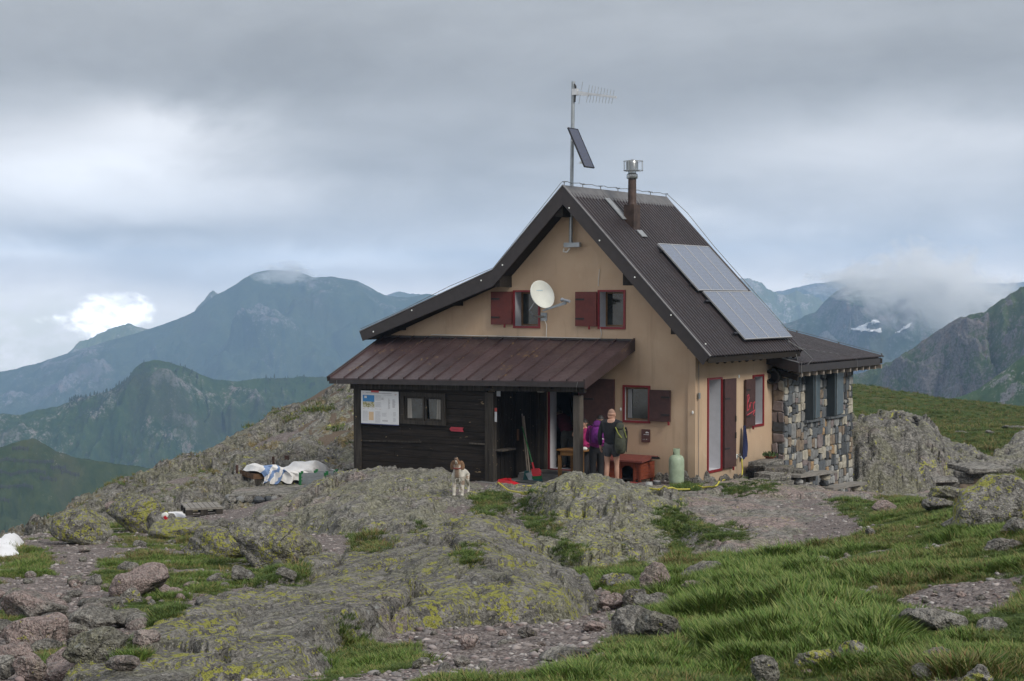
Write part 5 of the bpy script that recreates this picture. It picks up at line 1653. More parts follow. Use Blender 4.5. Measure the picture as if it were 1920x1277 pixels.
for (a, sgn) in ((wx0 + .06, 1), (wx1 - .06, -1)):
    c = MB()
    for i in range(5):
        u = a + sgn * i * 0.028
        c._add([(u, fy + .05 - .006 * (i % 2), wz0 + .05), (u + sgn * .03 * (1.0), fy + .053, wz0 + .05), (u + sgn * .026 - sgn * .004 * i, fy + .053, wz1 - .05), (u - sgn * .004 * i, fy + .05 - .006 * (i % 2), wz1 - .05)], [(0, 1, 2, 3), (3, 2, 1, 0)])
    c.build('curtain', mcu, pw)
cm = MB(); u = xm + .075; cm._add([(u, fy + .05, wz0 + .05), (u + .05, fy + .05, wz0 + .05), (u + .015, fy + .05, wz1 - .05), (u - .01, fy + .05, wz1 - .05)], [(0, 1, 2, 3), (3, 2, 1, 0)]); cm.build('curtain', simple('rosy_curtain', (0.22, 0.15, 0.12), 0.9), pw)

# side wall of the planked room, with a narrow door, and the dark corner by the hut wall
XS = at_y(926, 800, YP)[0] - .02
ns = 11
for i in range(ns):
    a = YP + .15 + (0 - YP - .17) * i / ns; b = YP + .15 + (0 - YP - .17) * (i + 1) / ns - .006
    dx = 0.012 * ((i * 7) % 3) - .01
    MB().box((XS - .05, a, -.05), (XS + dx, b, 2.35)).build('plank', M_VPLANK, porch)
dr = MB(); dr.box((XS + .015, -1.15, .02), (XS + .05, -.45, 1.98)); dr = dr.build('side_door', M_VPLANK, porch)
MB().box((XS + .05, -1.10, .85), (XS + .085, -1.05, 1.12)).build('door_pull', simple('worn_brown_grip', (0.13, 0.06, 0.03), 0.7), dr)
MB().tube([(XS + .05, -.5, .2), (XS + .05, -.5, 1.9)], .012, 5).build('door_edge', M_IRON, dr)
sh = MB(); sh.box((XS, -1.98, .66), (XS + .22, -1.40, .70)); sh.build('shelf', M_POST, porch)
for (xa, xb, ya, yb) in ((-4.34, -4.16, -.16, -.01), (-4.15, -4.02, -.12, -.01)):
    MB().box((xa, ya, -.05), (xb, yb, 2.7)).build('wall_post', M_DPOST, porch)
st = MB(); st.box((-4.3, -1.0, -.2), (-2.0, .05, .07)); st.build('door_step', simple('worn_stone_step', (0.17, 0.16, 0.15), 0.9, 0, 0.3, 4, 0.5, 20), porch)
fl_ = MB(); fl_.box((-4.6, -2.3, -.35), (-1.9, -1.01, -.06)); fl_.build('floor_slab', simple('worn_floor_slab', (0.15, 0.145, 0.14), 0.9, 0, 0.3, 4, 0.5, 20), porch)
lp = at_y(1014, 731, -1.0); MB().lathe([(.0, -.06), (.09, -.05), (.11, 0.0), (.10, .06)], lp, 14).build('lamp', M_WHITEPL, porch, smooth=True)
# hanging wires
MB().tube([(-8.75, YE - .01, 2.22), (-8.76, YE, 1.9), (-8.6, YE + .1, 1.72), (-8.46, YP + .05, 1.55)], 0.006, 4).build('hanging_wire', M_WIRE, porch)
q0 = at_y(1083, 716, YE - .01); MB().tube([q0, q0 + np.array([-.03, 0, -.12]), q0 + np.array([-.08, .1, -.24])], .006, 4).build('hanging_wire', M_WIRE, porch)

# things fixed to the porch
bx0, bx1 = at_y(678, 760, YP - .03)[0], at_y(748, 760, YP - .03)[0]
bz0, bz1 = at_y(700, 794, YP - .03)[2], at_y(700, 733, YP - .03)[2]
board = thing('information_board', 'white information board with a blue photograph left of the porch window', 'board', ((bx0 + bx1) / 2, YP - .03, bz0))
MB().box((bx0, YP - .05, bz0), (bx1, YP - .03, bz1)).build('panel', simple('white_board', (0.62, 0.63, 0.64), 0.4, 0, 0.04), board)
W_, H_ = bx1 - bx0, bz1 - bz0
yb = YP - .0505


def blk(u0, u1, v0, v1, col, name='print', dy=0.0):
    m_ = MB(); m_._add([(bx0 + W_ * u0, yb - dy, bz1 - H_ * v1), (bx0 + W_ * u1, yb - dy, bz1 - H_ * v1), (bx0 + W_ * u1, yb - dy, bz1 - H_ * v0), (bx0 + W_ * u0, yb - dy, bz1 - H_ * v0)], [(0, 1, 2, 3)])
    return m_.build(name, col, board)


c_ = lambda n, c: simple(n, c, 0.5, 0, 0.06)
blk(.045, .36, .13, .33, c_('print_blue', (0.03, 0.20, 0.45)), 'photograph')
mph, qph, bph = new_mat('print_meadow')
nn = qph.noise(wpos(qph), 18, 4, 0.7)
qph.put(bph.inputs['Base Color'], qph.ramp(nn, [(0.32, (0.05, 0.045, 0.03)), (0.46, (0.30, 0.28, 0.10)), (0.56, (0.55, 0.54, 0.48)), (0.68, (0.30, 0.20, 0.06))]))
blk(.045, .36, .33, .51, mph, 'photograph')
blk(.09, .155, .155, .225, c_('print_white', (0.6, 0.62, 0.6)), 'print', .001)
blk(.27, .48, -.015, .045, c_('print_red', (0.42, 0.05, 0.05)), 'print', .002)
blk(.21, .34, .64, .90, c_('print_sand', (0.58, 0.42, 0.26)), 'map')
gm = c_('print_grey', (0.40, 0.40, 0.42)); dm_ = c_('print_dark', (0.22, 0.20, 0.22)); rm = c_('print_rust', (0.40, 0.20, 0.18))
tx = MB()
rt = random.Random(3)


def txt(mbk, u0, u1, v0, v1, n):
    for i in range(n):
        v = v0 + (v1 - v0) * i / n; h = (v1 - v0) / n * .45
        mbk._add([(bx0 + W_ * u0, yb, bz1 - H_ * (v + h)), (bx0 + W_ * (u1 - rt.uniform(0, .05)), yb, bz1 - H_ * (v + h)), (bx0 + W_ * u1, yb, bz1 - H_ * v), (bx0 + W_ * u0, yb, bz1 - H_ * v)], [(0, 1, 2, 3)])


for a in ((.38, .55, .13, .30, 9), (.38, .55, .34, .5, 8), (.045, .20, .62, .95, 15), (.38, .53, .62, .97, 16), (.56, .70, .66, .78, 5), (.86, .95, .80, .93, 6), (.86, .95, .62, .76, 4), (.62, .85, .10, .13, 2)): txt(tx, *a)
tag(tx.build('small_print', gm, board), kind='stuff')
t2 = MB()
for a in ((.13, .82, .055, .085, 1), (.73, .78, .22, .54, 14), (.55, .62, .20, .27, 3), (.84, .92, .24, .50, 8), (.57, .72, .88, .93, 2)): txt(t2, *a)
tag(t2.build('small_print', dm_, board), kind='stuff')
t3 = MB()
for a in ((.045, .10, .055, .075, 1), (.90, .96, .07, .12, 2), (.05, .12, .545, .565, 1), (.18, .22, .545, .57, 1), (.29, .32, .545, .57, 1), (.38, .46, .545, .56, 1), (.50, .54, .545, .575, 1)): txt(t3, *a)
tag(t3.build('small_print', rm, board), kind='stuff')
MB().box((bx0, YP - .052, bz0 - .02), (bx1, YP - .03, bz0 - .001)).build('bottom_edge', simple('blue_edge', (0.05, 0.06, 0.16), 0.5), board)
ax0, ax1 = at_y(843, 805, YP - .02)[0], at_y(869, 805, YP - .02)[0]
az0, az1 = at_y(856, 809, YP - .02)[2], at_y(856, 801, YP - .02)[2]
ar = thing('arrow_sign', 'small red arrow sign pointing left on the dark plank wall', 'sign', ((ax0 + ax1) / 2, YP - .02, az0))
m_ = MB(); zm = (az0 + az1) / 2
m_.prism([(ax0, zm), (ax0 + .05, az0), (ax1, az0), (ax1 - .025, zm), (ax1, az1), (ax0 + .05, az1)], YP - .03, YP - .015, 'y'); m_.build('plate', simple('faded_red_sign', (0.36, 0.025, 0.045), 0.5), ar)
m_ = MB()
for i in range(7): m_.box((ax0 + .08 + i * .027, YP - .032, zm - .012), (ax0 + .095 + i * .027, YP - .0302, zm + .012))
m_.build('faded_lettering', simple('sign_dark_print', (0.20, 0.02, 0.03), 0.5), ar)
for (pxa, pxb, pya, pyb, lab, yy) in ((931, 938, 727, 743, 'white paper notice with red heading high beside the porch post', -1.98), (927.5, 931.5, 765, 791, 'narrow white notice with red tag fixed to the porch post', YP - .045)):
    a = at_y(pxa, pyb, yy); b = at_y(pxb, pya, yy); h = b[2] - a[2]
    n_ = thing('paper_notice', lab, 'notice', (a[0], yy, a[2]))
    MB().box((a[0], yy, a[2]), (b[0], yy + .006, a[2] + h * .72)).build('sheet', simple('notice_paper', (0.42, 0.43, 0.45), 0.7), n_)
    MB().box((a[0], yy - .001, a[2] + h * .74), (b[0], yy + .006, b[2])).build('heading', simple('notice_red', (0.30, 0.04, 0.03), 0.7), n_)

# ================================================================ STONE ANNEX
XAN, YA0, YA1 = 0.34, 4.38, 9.10
annex = thing('stone_annex', 'annex of mixed pale and dark rubble stone with low brown roof', 'annex', (-1.5, 6.8, -1.0))
M_MORTAR = simple('grey_mortar', (0.13, 0.125, 0.115), 0.95, 0, 0.25, 6, 0.6, 30)
zgr = lambda y: -0.25 - (y - YA0) * 0.27
mb = MB()
mb.box((-4.5, YA0 + .375, -2.4), (XAN - .03, YA1 - .02, 2.52)); mb.box((0.01, YA0 + .03, -2.4), (XAN - .031, YA0 + .374, 2.52))
mb.build('wall', M_MORTAR, annex)
stone_m = [simple('stone_cream', (0.37, 0.34, 0.275), 0.9, 0, 0.28, 7, 0.5, 30), simple('stone_pale_grey', (0.29, 0.29, 0.28), 0.9, 0, 0.25, 7, 0.5, 30), simple('stone_slate', (0.095, 0.105, 0.115), 0.85, 0, 0.25, 7, 0.5, 30),
           simple('stone_dark_slate', (0.055, 0.06, 0.066), 0.85, 0, 0.25, 7, 0.5, 30), simple('stone_grey', (0.19, 0.19, 0.185), 0.9, 0, 0.25, 7, 0.5, 30), simple('stone_brown', (0.20, 0.155, 0.115), 0.9, 0, 0.3, 7, 0.5, 30), simple('stone_rusty', (0.30, 0.20, 0.11), 0.9, 0, 0.35, 7, 0.5, 30),
           simple('stone_mauve', (0.19, 0.155, 0.15), 0.9, 0, 0.25, 7, 0.5, 30)]
wts = [17, 12, 19, 11, 18, 10, 3, 10]
ra = random.Random(12)
wins = [(5.70, 6.62, 1.10, 2.32), (7.18, 8.28, 1.10, 2.32)]


def split(rc, out, lim):
    (u0, u1, v0, v1) = rc; w_, h_ = u1 - u0, v1 - v0
    L = lim * ra.uniform(0.75, 1.7)
    if max(w_, h_) < L * 1.25 or (w_ * h_ < lim * lim * .8 and max(w_, h_) < 2.1 * min(w_, h_)):
        out.append(rc); return
    f = ra.uniform(0.36, 0.64)
    if w_ > h_ * ra.uniform(0.75, 1.15):
        c = u0 + w_ * f; split((u0, c, v0, v1), out, lim); split((c, u1, v0, v1), out, lim)
    else:
        c = v0 + h_ * f; split((u0, u1, v0, c), out, lim); split((u0, u1, c, v1), out, lim)


def wall_stone(rc, face, mt):
    (u0, u1, v0, v1) = rc; g = 0.011; w_, h_ = u1 - u0 - 2 * g, v1 - v0 - 2 * g
    cu, cv = (u0 + u1) / 2, (v0 + v1) / 2
    ch = min(w_, h_) * 0.14
    o8 = [(-w_ / 2 + ch, -h_ / 2), (w_ / 2 - ch, -h_ / 2), (w_ / 2, -h_ / 2 + ch), (w_ / 2, h_ / 2 - ch), (w_ / 2 - ch, h_ / 2), (-w_ / 2 + ch, h_ / 2), (-w_ / 2, h_ / 2 - ch), (-w_ / 2, -h_ / 2 + ch)]
    jit = [(p + ra.uniform(-1, 1) * min(.035, w_ * .15), q_ + ra.uniform(-1, 1) * min(.035, h_ * .15)) for p, q_ in o8]
    d = ra.uniform(0.005, 0.035); rings = []
    for sc_, dep in ((1.0, -0.05), (0.99, d * .35), (0.86, d)):
        rings.append([(cu + p * sc_, cv + q_ * sc_, dep + (ra.uniform(-.005, .005) if dep > 0 else 0)) for p, q_ in jit])
    vs = []
    for r_ in rings:
        for (u, v, dep) in r_:
            vs.append((XAN + dep, u, v) if face == 'x' else (u, YA0 - dep, v))
    fs = []
    for a in range(2):
        for b in range(8):
            f = (a * 8 + b, a * 8 + (b + 1) % 8, (a + 1) * 8 + (b + 1) % 8, (a + 1) * 8 + b)
            fs.append(f)
    fs.append(tuple(range(16, 24)))
    m_ = MB(); m_._add(vs, fs)
    o = m_.build('stone', mt, annex)
    return o


rects = []
# regions of the side face around the two window openings
for rg in ((YA0, wins[0][0], 1.05, 2.50), (wins[0][1], wins[1][0], 1.05, 2.5), (wins[1][1], YA1, 1.05, 2.5), (YA0, YA1, 0.30, 1.05), (YA0, YA1, -.42, .30), (5.2, YA1, -1.0, -.42), (7.2, YA1, -1.6, -1.0),
           (wins[0][0], wins[0][1], 2.33, 2.5), (wins[1][0], wins[1][1], 2.33, 2.5)):
    split(rg, rects, 0.212)
for rc in rects:
    wall_stone(rc, 'x', ra.choices(stone_m, wts)[0])
fr_ = []
for z0_, z1_ in [(-.5 + i * .27, -.5 + (i + 1) * .27) for i in range(11)]:
    if ra.random() < .5: fr_.append((0.01, XAN, z0_, z1_))
    else: fr_ += [(0.01, .17, z0_, z1_), (.17, XAN, z0_, z1_)]
for rc in fr_: wall_stone(rc, 'y', ra.choices(stone_m, [6, 4, 14, 8, 16, 12, 4, 14])[0])
M_STEEL = simple('blue_grey_shutter_paint', (0.085, 0.115, 0.135), 0.5, 0.1, 0.1)
M_STEELD = simple('dark_blue_grey_paint', (0.035, 0.046, 0.054), 0.5, 0.1, 0.1)
for i, (a, b, c, d) in enumerate(wins):
    t = MB(); t.box((XAN - .04, a, c), (XAN - .03, b, d)); t = t.build('shuttered_window', M_STEELD, annex)
    t['label'] = ('shuttered window nearer to the plaster wall', 'shuttered window nearer to the far corner')[i]
    MB().box((XAN - .03, a, c), (XAN + .24, a + .04, d)).build('jamb', M_STEELD, t)
    MB().box((XAN - .03, a + .04, c), (XAN + .02, a + .10, d)).build('jamb', M_STEELD, t)
    l = MB(); l._add([(XAN + .02, b - .02, c + .02), (XAN + .06, b - .02, c + .02), (XAN + .15, a + .34, c + .02), (XAN + .12, a + .33, c + .02),
                      (XAN + .02, b - .02, d - .01), (XAN + .06, b - .02, d - .01), (XAN + .15, a + .34, d - .01), (XAN + .12, a + .33, d - .01)],
                     [(0, 3, 2, 1), (4, 5, 6, 7), (0, 1, 5, 4), (1, 2, 6, 5), (2, 3, 7, 6), (3, 0, 4, 7)])
    l.build('shutter', M_STEEL, t)
    MB().tube([(XAN + .16, a + .345, c + .02), (XAN + .16, a + .345, d - .01)], .012, 5).build('edge_strip', M_GREYMETAL, t)
    MB().box((XAN - .02, a - .08, c - .07), (XAN + .10, b + .08, c - .005)).build('sill', stone_m[2], t)
# roof
YR0, YR1 = 4.05, 10.15
XE = 0.86
slope = 0.24
zt = lambda x: 2.62 + (XE - x) * slope
ar_ = MB()
ar_.prism([(XE - .04, zt(XE) - .05), (-4.9, zt(-4.9) - .05), (-4.9, zt(-4.9) - .20), (XE - .04, zt(XE) - .19)], YR0 + .03, YR1 - .02, 'y')
ar_ = ar_.build('roof', M_SOFFIT, annex)
ys = np.linspace(YR0, YR1, 7)
for i in range(6):
    corrugated((-4.9, zt(-4.9)), (XE, zt(XE)), ys[i], ys[i + 1], 0.17, 0.03).build('roof_sheet', M_ROOF, ar_)
e = MB(); e.box((XE - .03, YR0 + .02, zt(XE) - .21), (XE + .012, YR1 - .35, zt(XE) - .03)); e.build('fascia', M_FASCIA, ar_)
b_ = MB(); b_.prism([(XE + .015, zt(XE) + .03), (-.0, zt(0) + .03), (-.0, zt(0) - .22), (XE + .015, zt(XE) - .22)], YR0 - .03, YR0 + .015, 'y'); b_.build('barge_board', M_FASCIA, ar_)
e2 = MB(); e2.bar((XE + .0, YR0 - .01, zt(XE) + .045), (.05, YR0 - .01, zt(.05) + .045), .05, .015); e2.build('verge_flashing', M_FLASH, ar_)
for y in np.linspace(YR0 + .35, YR1 - .08, 13):
    MB().box((XAN + .05, y - .035, zt(XE) - .33), (XE - .04, y + .035, zt(XE) - .215)).build('rafter_end', simple('pale_rafter_wood', (0.27, 0.23, 0.19), 0.8, 0, 0.2), ar_)
pl_ = MB(); pl_.bar((.05, YA0 - .12, zt(.05) - .36), (XE - .1, YA0 - .12, zt(XE) - .36), .1, .14); pl_.build('purlin', M_SOFFIT, ar_)
c = at_y(1452, 706, YA0 - .2)
MB().lathe([(.0, -.3), (.15, -.3), (.20, -.02), (.20, .0), (.16, .0), (.14, -.25), (0, -.25)], (c[0] - .02, YA0 - .32, c[2]), 16, Matrix.Rotation(rad(90), 3, 'X')).build('vent_hood', M_IRON, annex, smooth=True)
lw2 = MB(); lw2.tube([(XE - .05 - t * 3.2, YR1 + .0, zt(XE - .05 - t * 3.2) + .07) for t in np.linspace(0, 1, 8)], .007, 4)
for t in (0, .4, .8): lw2.box((XE - .08 - t * 3.2, YR1 - .02, zt(XE - t * 3.2) + .0), (XE - .05 - t * 3.2, YR1 + .02, zt(XE - t * 3.2) + .09))
lw2.tube([(XE + .03, 8.0, zt(XE) - .2), (XE + .03, 8.0, zt(XE) + .0), (XE - .3, 7.7, zt(XE - .3) + .06), (-.3, 6.5, zt(-.3) + .06), (-.7, 5.4, zt(-.7) + .06)], .007, 4)
lw2.tube([(XE + .025, YR0 + .12, zt(XE) - .35), (XE + .025, YR0 + .12, zt(XE) + .05)], .007, 4)
lw2.build('lightning_wire', M_WIRE, ar_)
print('stones', len([o for o in annex.children if o.name.startswith('stone')]))

# ================================================================ THINGS AROUND THE HUT
def gz(x, y): return float(ground_z(np.array([x]), np.array([y]))[0])


# --- gas bottle
gx, gy = -0.20, -0.52
g0 = gz(gx, gy)
gas = thing('gas_bottle', 'pale green rusty-footed gas bottle standing at the corner of the ochre wall', 'gas bottle', (gx, gy, g0))
M_GAS = simple('pale_green_enamel', (0.30, 0.37, 0.26), 0.5, 0, 0.15, 6)
M_GRUST = simple('rusty_green', (0.24, 0.22, 0.14), 0.7, 0, 0.4, 14)
MB().lathe([(.165, .05), (.172, .07), (.176, .12), (.178, .40), (.178, .56), (.168, .61), (.14, .655), (.09, .685), (.05, .69)], (gx, gy, g0), 28).build('body', M_GAS, gas, smooth=True)
MB().lathe([(.155, -.02), (.16, -.02), (.16, .05), (.15, .06), (.14, .04)], (gx, gy, g0), 28).build('foot_ring', M_GRUST, gas, smooth=True)
m_ = MB()
for i in range(20):
    a0_, a1_ = i * 2 * math.pi / 20, (i + 1) * 2 * math.pi / 20
    if i in (12, 13): continue
    lo = .685; hi = .825
    m_._add([(gx + .078 * math.cos(a0_), gy + .078 * math.sin(a0_), g0 + lo), (gx + .078 * math.cos(a1_), gy + .078 * math.sin(a1_), g0 + lo), (gx + .078 * math.cos(a1_), gy + .078 * math.sin(a1_), g0 + hi), (gx + .078 * math.cos(a0_), gy + .078 * math.sin(a0_), g0 + hi),
             (gx + .07 * math.cos(a0_), gy + .07 * math.sin(a0_), g0 + lo), (gx + .07 * math.cos(a1_), gy + .07 * math.sin(a1_), g0 + lo), (gx + .07 * math.cos(a1_), gy + .07 * math.sin(a1_), g0 + hi), (gx + .07 * math.cos(a0_), gy + .07 * math.sin(a0_), g0 + hi)],
            [(0, 1, 2, 3), (5, 4, 7, 6), (3, 2, 6, 7)])
m_.build('collar', M_GAS, gas)
MB().tube([(gx, gy, g0 + .68), (gx, gy, g0 + .77)], .03, 8).build('valve', simple('brass_valve', (0.20, 0.10, 0.05), 0.5, 0.5), gas)

# --- dog kennel
kx0, kx1, ky0, ky1 = -1.99, -0.98, -0.78, -0.12
k0 = gz(-1.4, -.6) + .02
ken = thing('dog_kennel', 'red-brown wooden dog kennel with arched opening against the ochre wall', 'kennel', ((kx0 + kx1) / 2, ky0, k0))
M_KEN = wood_mat('red_stained_wood', (0.16, 0.035, 0.017), (0.25, 0.062, 0.03), 0, 'x')
nb = 5; kb, kt = k0 + .07, k0 + .46
ax_c, ax_w, ax_h = kx1 - .36, .155, .31
for i in range(nb):
    za = kb + (kt - kb) * i / nb; zb = kb + (kt - kb) * (i + 1) / nb - .004
    if zb < kb + ax_h - .06:
        MB().box((kx0, ky0, za), (ax_c - ax_w, ky0 + .02, zb)).build('plank', M_KEN, ken); MB().box((ax_c + ax_w, ky0, za), (kx1, ky0 + .02, zb)).build('plank', M_KEN, ken)
    elif za < kb + ax_h:
        arch = [(ax_c - ax_w, za)] + [(ax_c - ax_w * math.cos(t), kb + ax_h - .12 + .12 * math.sin(t)) for t in np.linspace(0.55, math.pi - .55, 8)] + [(ax_c + ax_w, za)]
        o = [(kx0, za)] + arch + [(kx1, za), (kx1, zb), (kx0, zb)]
        MB().prism([(p, max(za, min(zb - .002, q_))) for p, q_ in o], ky0, ky0 + .02, 'y').build('plank', M_KEN, ken)
    else: MB().box((kx0, ky0, za), (kx1, ky0 + .02, zb)).build('plank', M_KEN, ken)
    MB().box((kx1 - .02, ky0 + .021, za), (kx1, ky1, zb)).build('plank', M_KEN, ken); MB().box((kx0, ky0 + .021, za), (kx0 + .02, ky1, zb)).build('plank', M_KEN, ken)
for x in (kx0 + .02, kx1 - .03, ax_c - ax_w - .03, ax_c + ax_w + .03):
    MB().box((x - .025, ky0 - .018, k0), (x + .025, ky0 - .001, kt)).build('corner_strip', M_KEN, ken)
for x in (kx0 + .04, kx1 - .06):
    for y in (ky0 + .03, ky1 - .05): MB().box((x - .03, y - .02, k0 - .03), (x + .03, y + .04, kb)).build('foot', M_KEN, ken)
MB().box((kx0 + .03, ky1 - .06, kb), (kx1 - .03, ky1 - .03, kt)).build('back_panel', M_BLACK, ken)  # inside coloured near-black in place of the kennel's own shade
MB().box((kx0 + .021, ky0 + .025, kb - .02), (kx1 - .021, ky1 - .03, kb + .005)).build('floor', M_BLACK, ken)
r_ = MB(); r_._add([(kx0 - .06, ky0 - .09, kt + .01), (kx1 + .07, ky0 - .09, kt + .01), (kx1 + .07, ky1 + .05, kt + .07), (kx0 - .06, ky1 + .05, kt + .07), (kx0 - .06, ky0 - .09, kt + .05), (kx1 + .07, ky0 - .09, kt + .05), (kx1 + .07, ky1 + .05, kt + .11), (kx0 - .06, ky1 + .05, kt + .11)],
                    [(0, 3, 2, 1), (4, 5, 6, 7), (0, 1, 5, 4), (1, 2, 6, 5), (2, 3, 7, 6), (3, 0, 4, 7)])
r_.build('roof', simple('red_felt_roof', (0.17, 0.042, 0.03), 0.8, 0, 0.2, 12), ken)
ob = at_z(1205, 864, kt + .09)
sc2 = thing('scrubbing_brush', 'small dark brush lying on the kennel roof', 'brush', (ob[0], -.45, kt + .08))
m_ = MB(); m_.box((ob[0] - .1, -.49, kt + .075), (ob[0] + .1, -.42, kt + .10)); m_.build('bristles', M_IRON, sc2); MB().tube([(ob[0] + .09, -.455, kt + .115), (ob[0] - .11, -.455, kt + .115)], .018, 6).build('grip', M_IRON, sc2)

# --- red mat, bowls
mt = at_z(1182, 910, 0.0)
m_ = MB(); n_ = 10
mz = gz(-1.45, -1.05)
for i in range(n_):
    for j in range(4):
        pass
P = []; Q = []
for j in range(5):
    for i in range(11):
        x = -1.95 + i * .09 + .01 * math.sin(j * 2.1); y = -1.25 + j * .11
        P.append((x, y, gz(x, y) + .025 + .012 * math.sin(i * 1.3 + j)))
for j in range(4):
    for i in range(10): Q.append((j * 11 + i, j * 11 + i + 1, (j + 1) * 11 + i + 1, (j + 1) * 11 + i))
top = len(P); P += [(x, y, z - .02) for x, y, z in P]
Q += [(0 + i + 1, 0 + i, top + i, top + i + 1) for i in range(10)] + [(i * 11 + 10, (i - 1) * 11 + 10, top + (i - 1) * 11 + 10, top + i * 11 + 10) for i in range(1, 5)]
m_._add(P, Q)
mm, qm, bmm = new_mat('red_speckled_mat')
qm.put(bmm.inputs['Base Color'], qm.mix(qm.ss(qm.noise(wpos(qm), 45, 3, .7), .55, .68), (0.20, 0.022, 0.018), (0.42, 0.25, 0.22)))
bmm.inputs['Roughness'].default_value = 0.95
tag(m_.build('dog_mat', mm), 'red speckled mat lying in front of the dog kennel', 'mat')
for (px, py, lab, mt_, r_) in ((1217, 911, 'pale dog bowl on the ground beside the kennel', simple('pale_bowl', (0.42, 0.42, 0.40), 0.4, 0.3), .085), (1231.5, 909, 'dark dog bowl with pale rim nearer the gas bottle', simple('dark_bowl', (0.06, 0.06, 0.06), 0.35, 0.3), .10)):
    p, F = hit(px, py); p = at_z(px, py, gz(p[0], p[1]))
    z = gz(p[0], -.8); x = at_z(px, py, z)[0]; y = at_z(px, py, z)[1]
    b = thing('dog_bowl', lab, 'bowl', (x, y, z))
    MB().lathe([(r_, .0), (r_ * 1.02, .01), (r_ * .82, .085), (r_ * .74, .085), (r_ * .70, .03), (0, .025)], (x, y, z), 18).build('bowl', mt_, b, smooth=True)
    if 'pale rim' in lab: MB().lathe([(r_ * .72, .08), (r_ * .84, .08), (r_ * .84, .094), (r_ * .72, .094)], (x, y, z), 18).build('rim', M_ALU, b, smooth=True)

# --- brown wall sign
sx0, sx1 = at_y(1203, 815, -.02)[0], at_y(1219, 815, -.02)[0]; sz0, sz1 = at_y(1210, 829, -.02)[2], at_y(1210, 805, -.02)[2]
sg = thing('wall_sign', 'small brown sign with a white animal emblem below the lower window', 'sign', ((sx0 + sx1) / 2, 0, sz0))
MB().box((sx0, -.03, sz0), (sx1, -.012, sz1)).build('plate', simple('brown_sign', (0.085, 0.035, 0.03), 0.45), sg)
W_, H_ = sx1 - sx0, sz1 - sz0
MWP = simple('white_print', (0.65, 0.65, 0.66), 0.5)
em = MB()       # white four-legged beast emblem
em.prism([(sx0 + W_ * u, sz0 + H_ * v) for u, v in ((.48, .72), (.50, .78), (.56, .815), (.68, .82), (.80, .79), (.88, .75), (.86, .71), (.82, .72), (.81, .69), (.76, .69), (.75, .725), (.62, .725), (.61, .69), (.55, .69), (.54, .72))], -.033, -.0302, 'y')
em.build('emblem', MWP, sg)
tx = MB()
for i in range(7): tx.box((sx0 + W_ * (.28 + i * .087), -.032, sz0 + H_ * .57), (sx0 + W_ * (.28 + i * .087 + .06), -.0302, sz0 + H_ * .615))
for i in range(3): tx.box((sx0 + W_ * (.16 + i * .11), -.032, sz0 + H_ * .205), (sx0 + W_ * (.16 + i * .11 + .06), -.0302, sz0 + H_ * .225))
tag(tx.build('lettering', MWP, sg), kind='stuff')
MB().prism([(sx0 + W_ * u, sz0 + H_ * v) for u, v in ((.55, .22), (.62, .25), (.69, .22), (.62, .19))], -.033, -.0302, 'y').build('emblem', MWP, sg)

# --- tap, hose, blue cloth
tp = at_x(1383, 856, 0.03)
tap = thing('water_tap', 'small white water tap on the side wall with the hose on it', 'tap', (0, tp[1], tp[2]))
m_ = MB(); m_.lathe([(.0, 0), (.06, .0), (.06, .02), (.03, .03)], (0, tp[1], tp[2]), 12, Matrix.Rotation(rad(90), 3, 'Y')); m_.build('rosette', M_WHITEPL, tap)
MB().tube([(.03, tp[1], tp[2]), (.12, tp[1], tp[2]), (.15, tp[1], tp[2] - .05)], .022, 8).build('spout', M_GREYMETAL, tap)
MB().bar((.08, tp[1] - .05, tp[2] + .06), (.08, tp[1] + .05, tp[2] + .06), .02, .02).build('handle', M_GREYMETAL, tap)
hose_px = [(1391, 868), (1392, 880), (1391, 892)]
pts = [np.array([.15, tp[1], tp[2] - .05])] + [at_x(a, b, .16) for a, b in hose_px]
for a, b in ((1389, 895), (1370, 898), (1358, 901), (1354, 906), (1345, 912), (1325, 917), (1295, 919), (1260, 919.5), (1235, 919.5), (1222, 919)):
    P_, F_ = hit(a, b)
    if a >= 1354: P_ = at_z(a, b, gz(*at_z(a, b, -0.1)[:2]))
    pts.append(P_ + np.array([0, 0, .02]))
for x, y in ((-1.4, -2.3), (-2.4, -2.7), (-3.4, -3.2)): pts.append(np.array([x, y, gz(x, y) + .03]))
pts.append(hit(992, 930)[0] + np.array([0, 0, .03])); pts.append(hit(972, 927)[0] + np.array([0, 0, .02]))
# smooth the path
sm = []
for i in range(len(pts) - 1):
    p0 = pts[max(i - 1, 0)]; p1 = pts[i]; p2 = pts[i + 1]; p3 = pts[min(i + 2, len(pts) - 1)]
    for t in np.linspace(0, 1, 5)[:-1]:
        sm.append(0.5 * ((2 * p1) + (-p0 + p2) * t + (2 * p0 - 5 * p1 + 4 * p2 - p3) * t * t + (-p0 + 3 * p1 - 3 * p2 + p3) * t ** 3))
for i, p in enumerate(sm):
    if i > 14: p[2] = max(p[2], gz(p[0], p[1]) + .018)
tag(MB().tube(sm, .017, 8).build('garden_hose', simple('yellow_hose', (0.52, 0.46, 0.05), 0.5, 0, .1), smooth=True), 'yellow garden hose running from the wall tap over the rock', 'hose')
ct = at_x(1396, 798, .1); cb_ = at_x(1397, 863, .1)
m_ = MB(); N = 9; P = []; Q = []
for j in range(N + 1):
    f = j / N; wdt = .045 + .10 * min(1, f * 1.6) * (1 if f < .8 else 1.25 - f * .4)
    for i in range(7):
        u = (i / 6 - .4) * wdt * 2
        P.append((.09 + .025 * math.sin(i * 2.2 + f * 2), ct[1] + u, ct[2] + (cb_[2] - ct[2]) * f * (1 - .10 * (i / 6)) + .01 * math.sin(i * 3)))
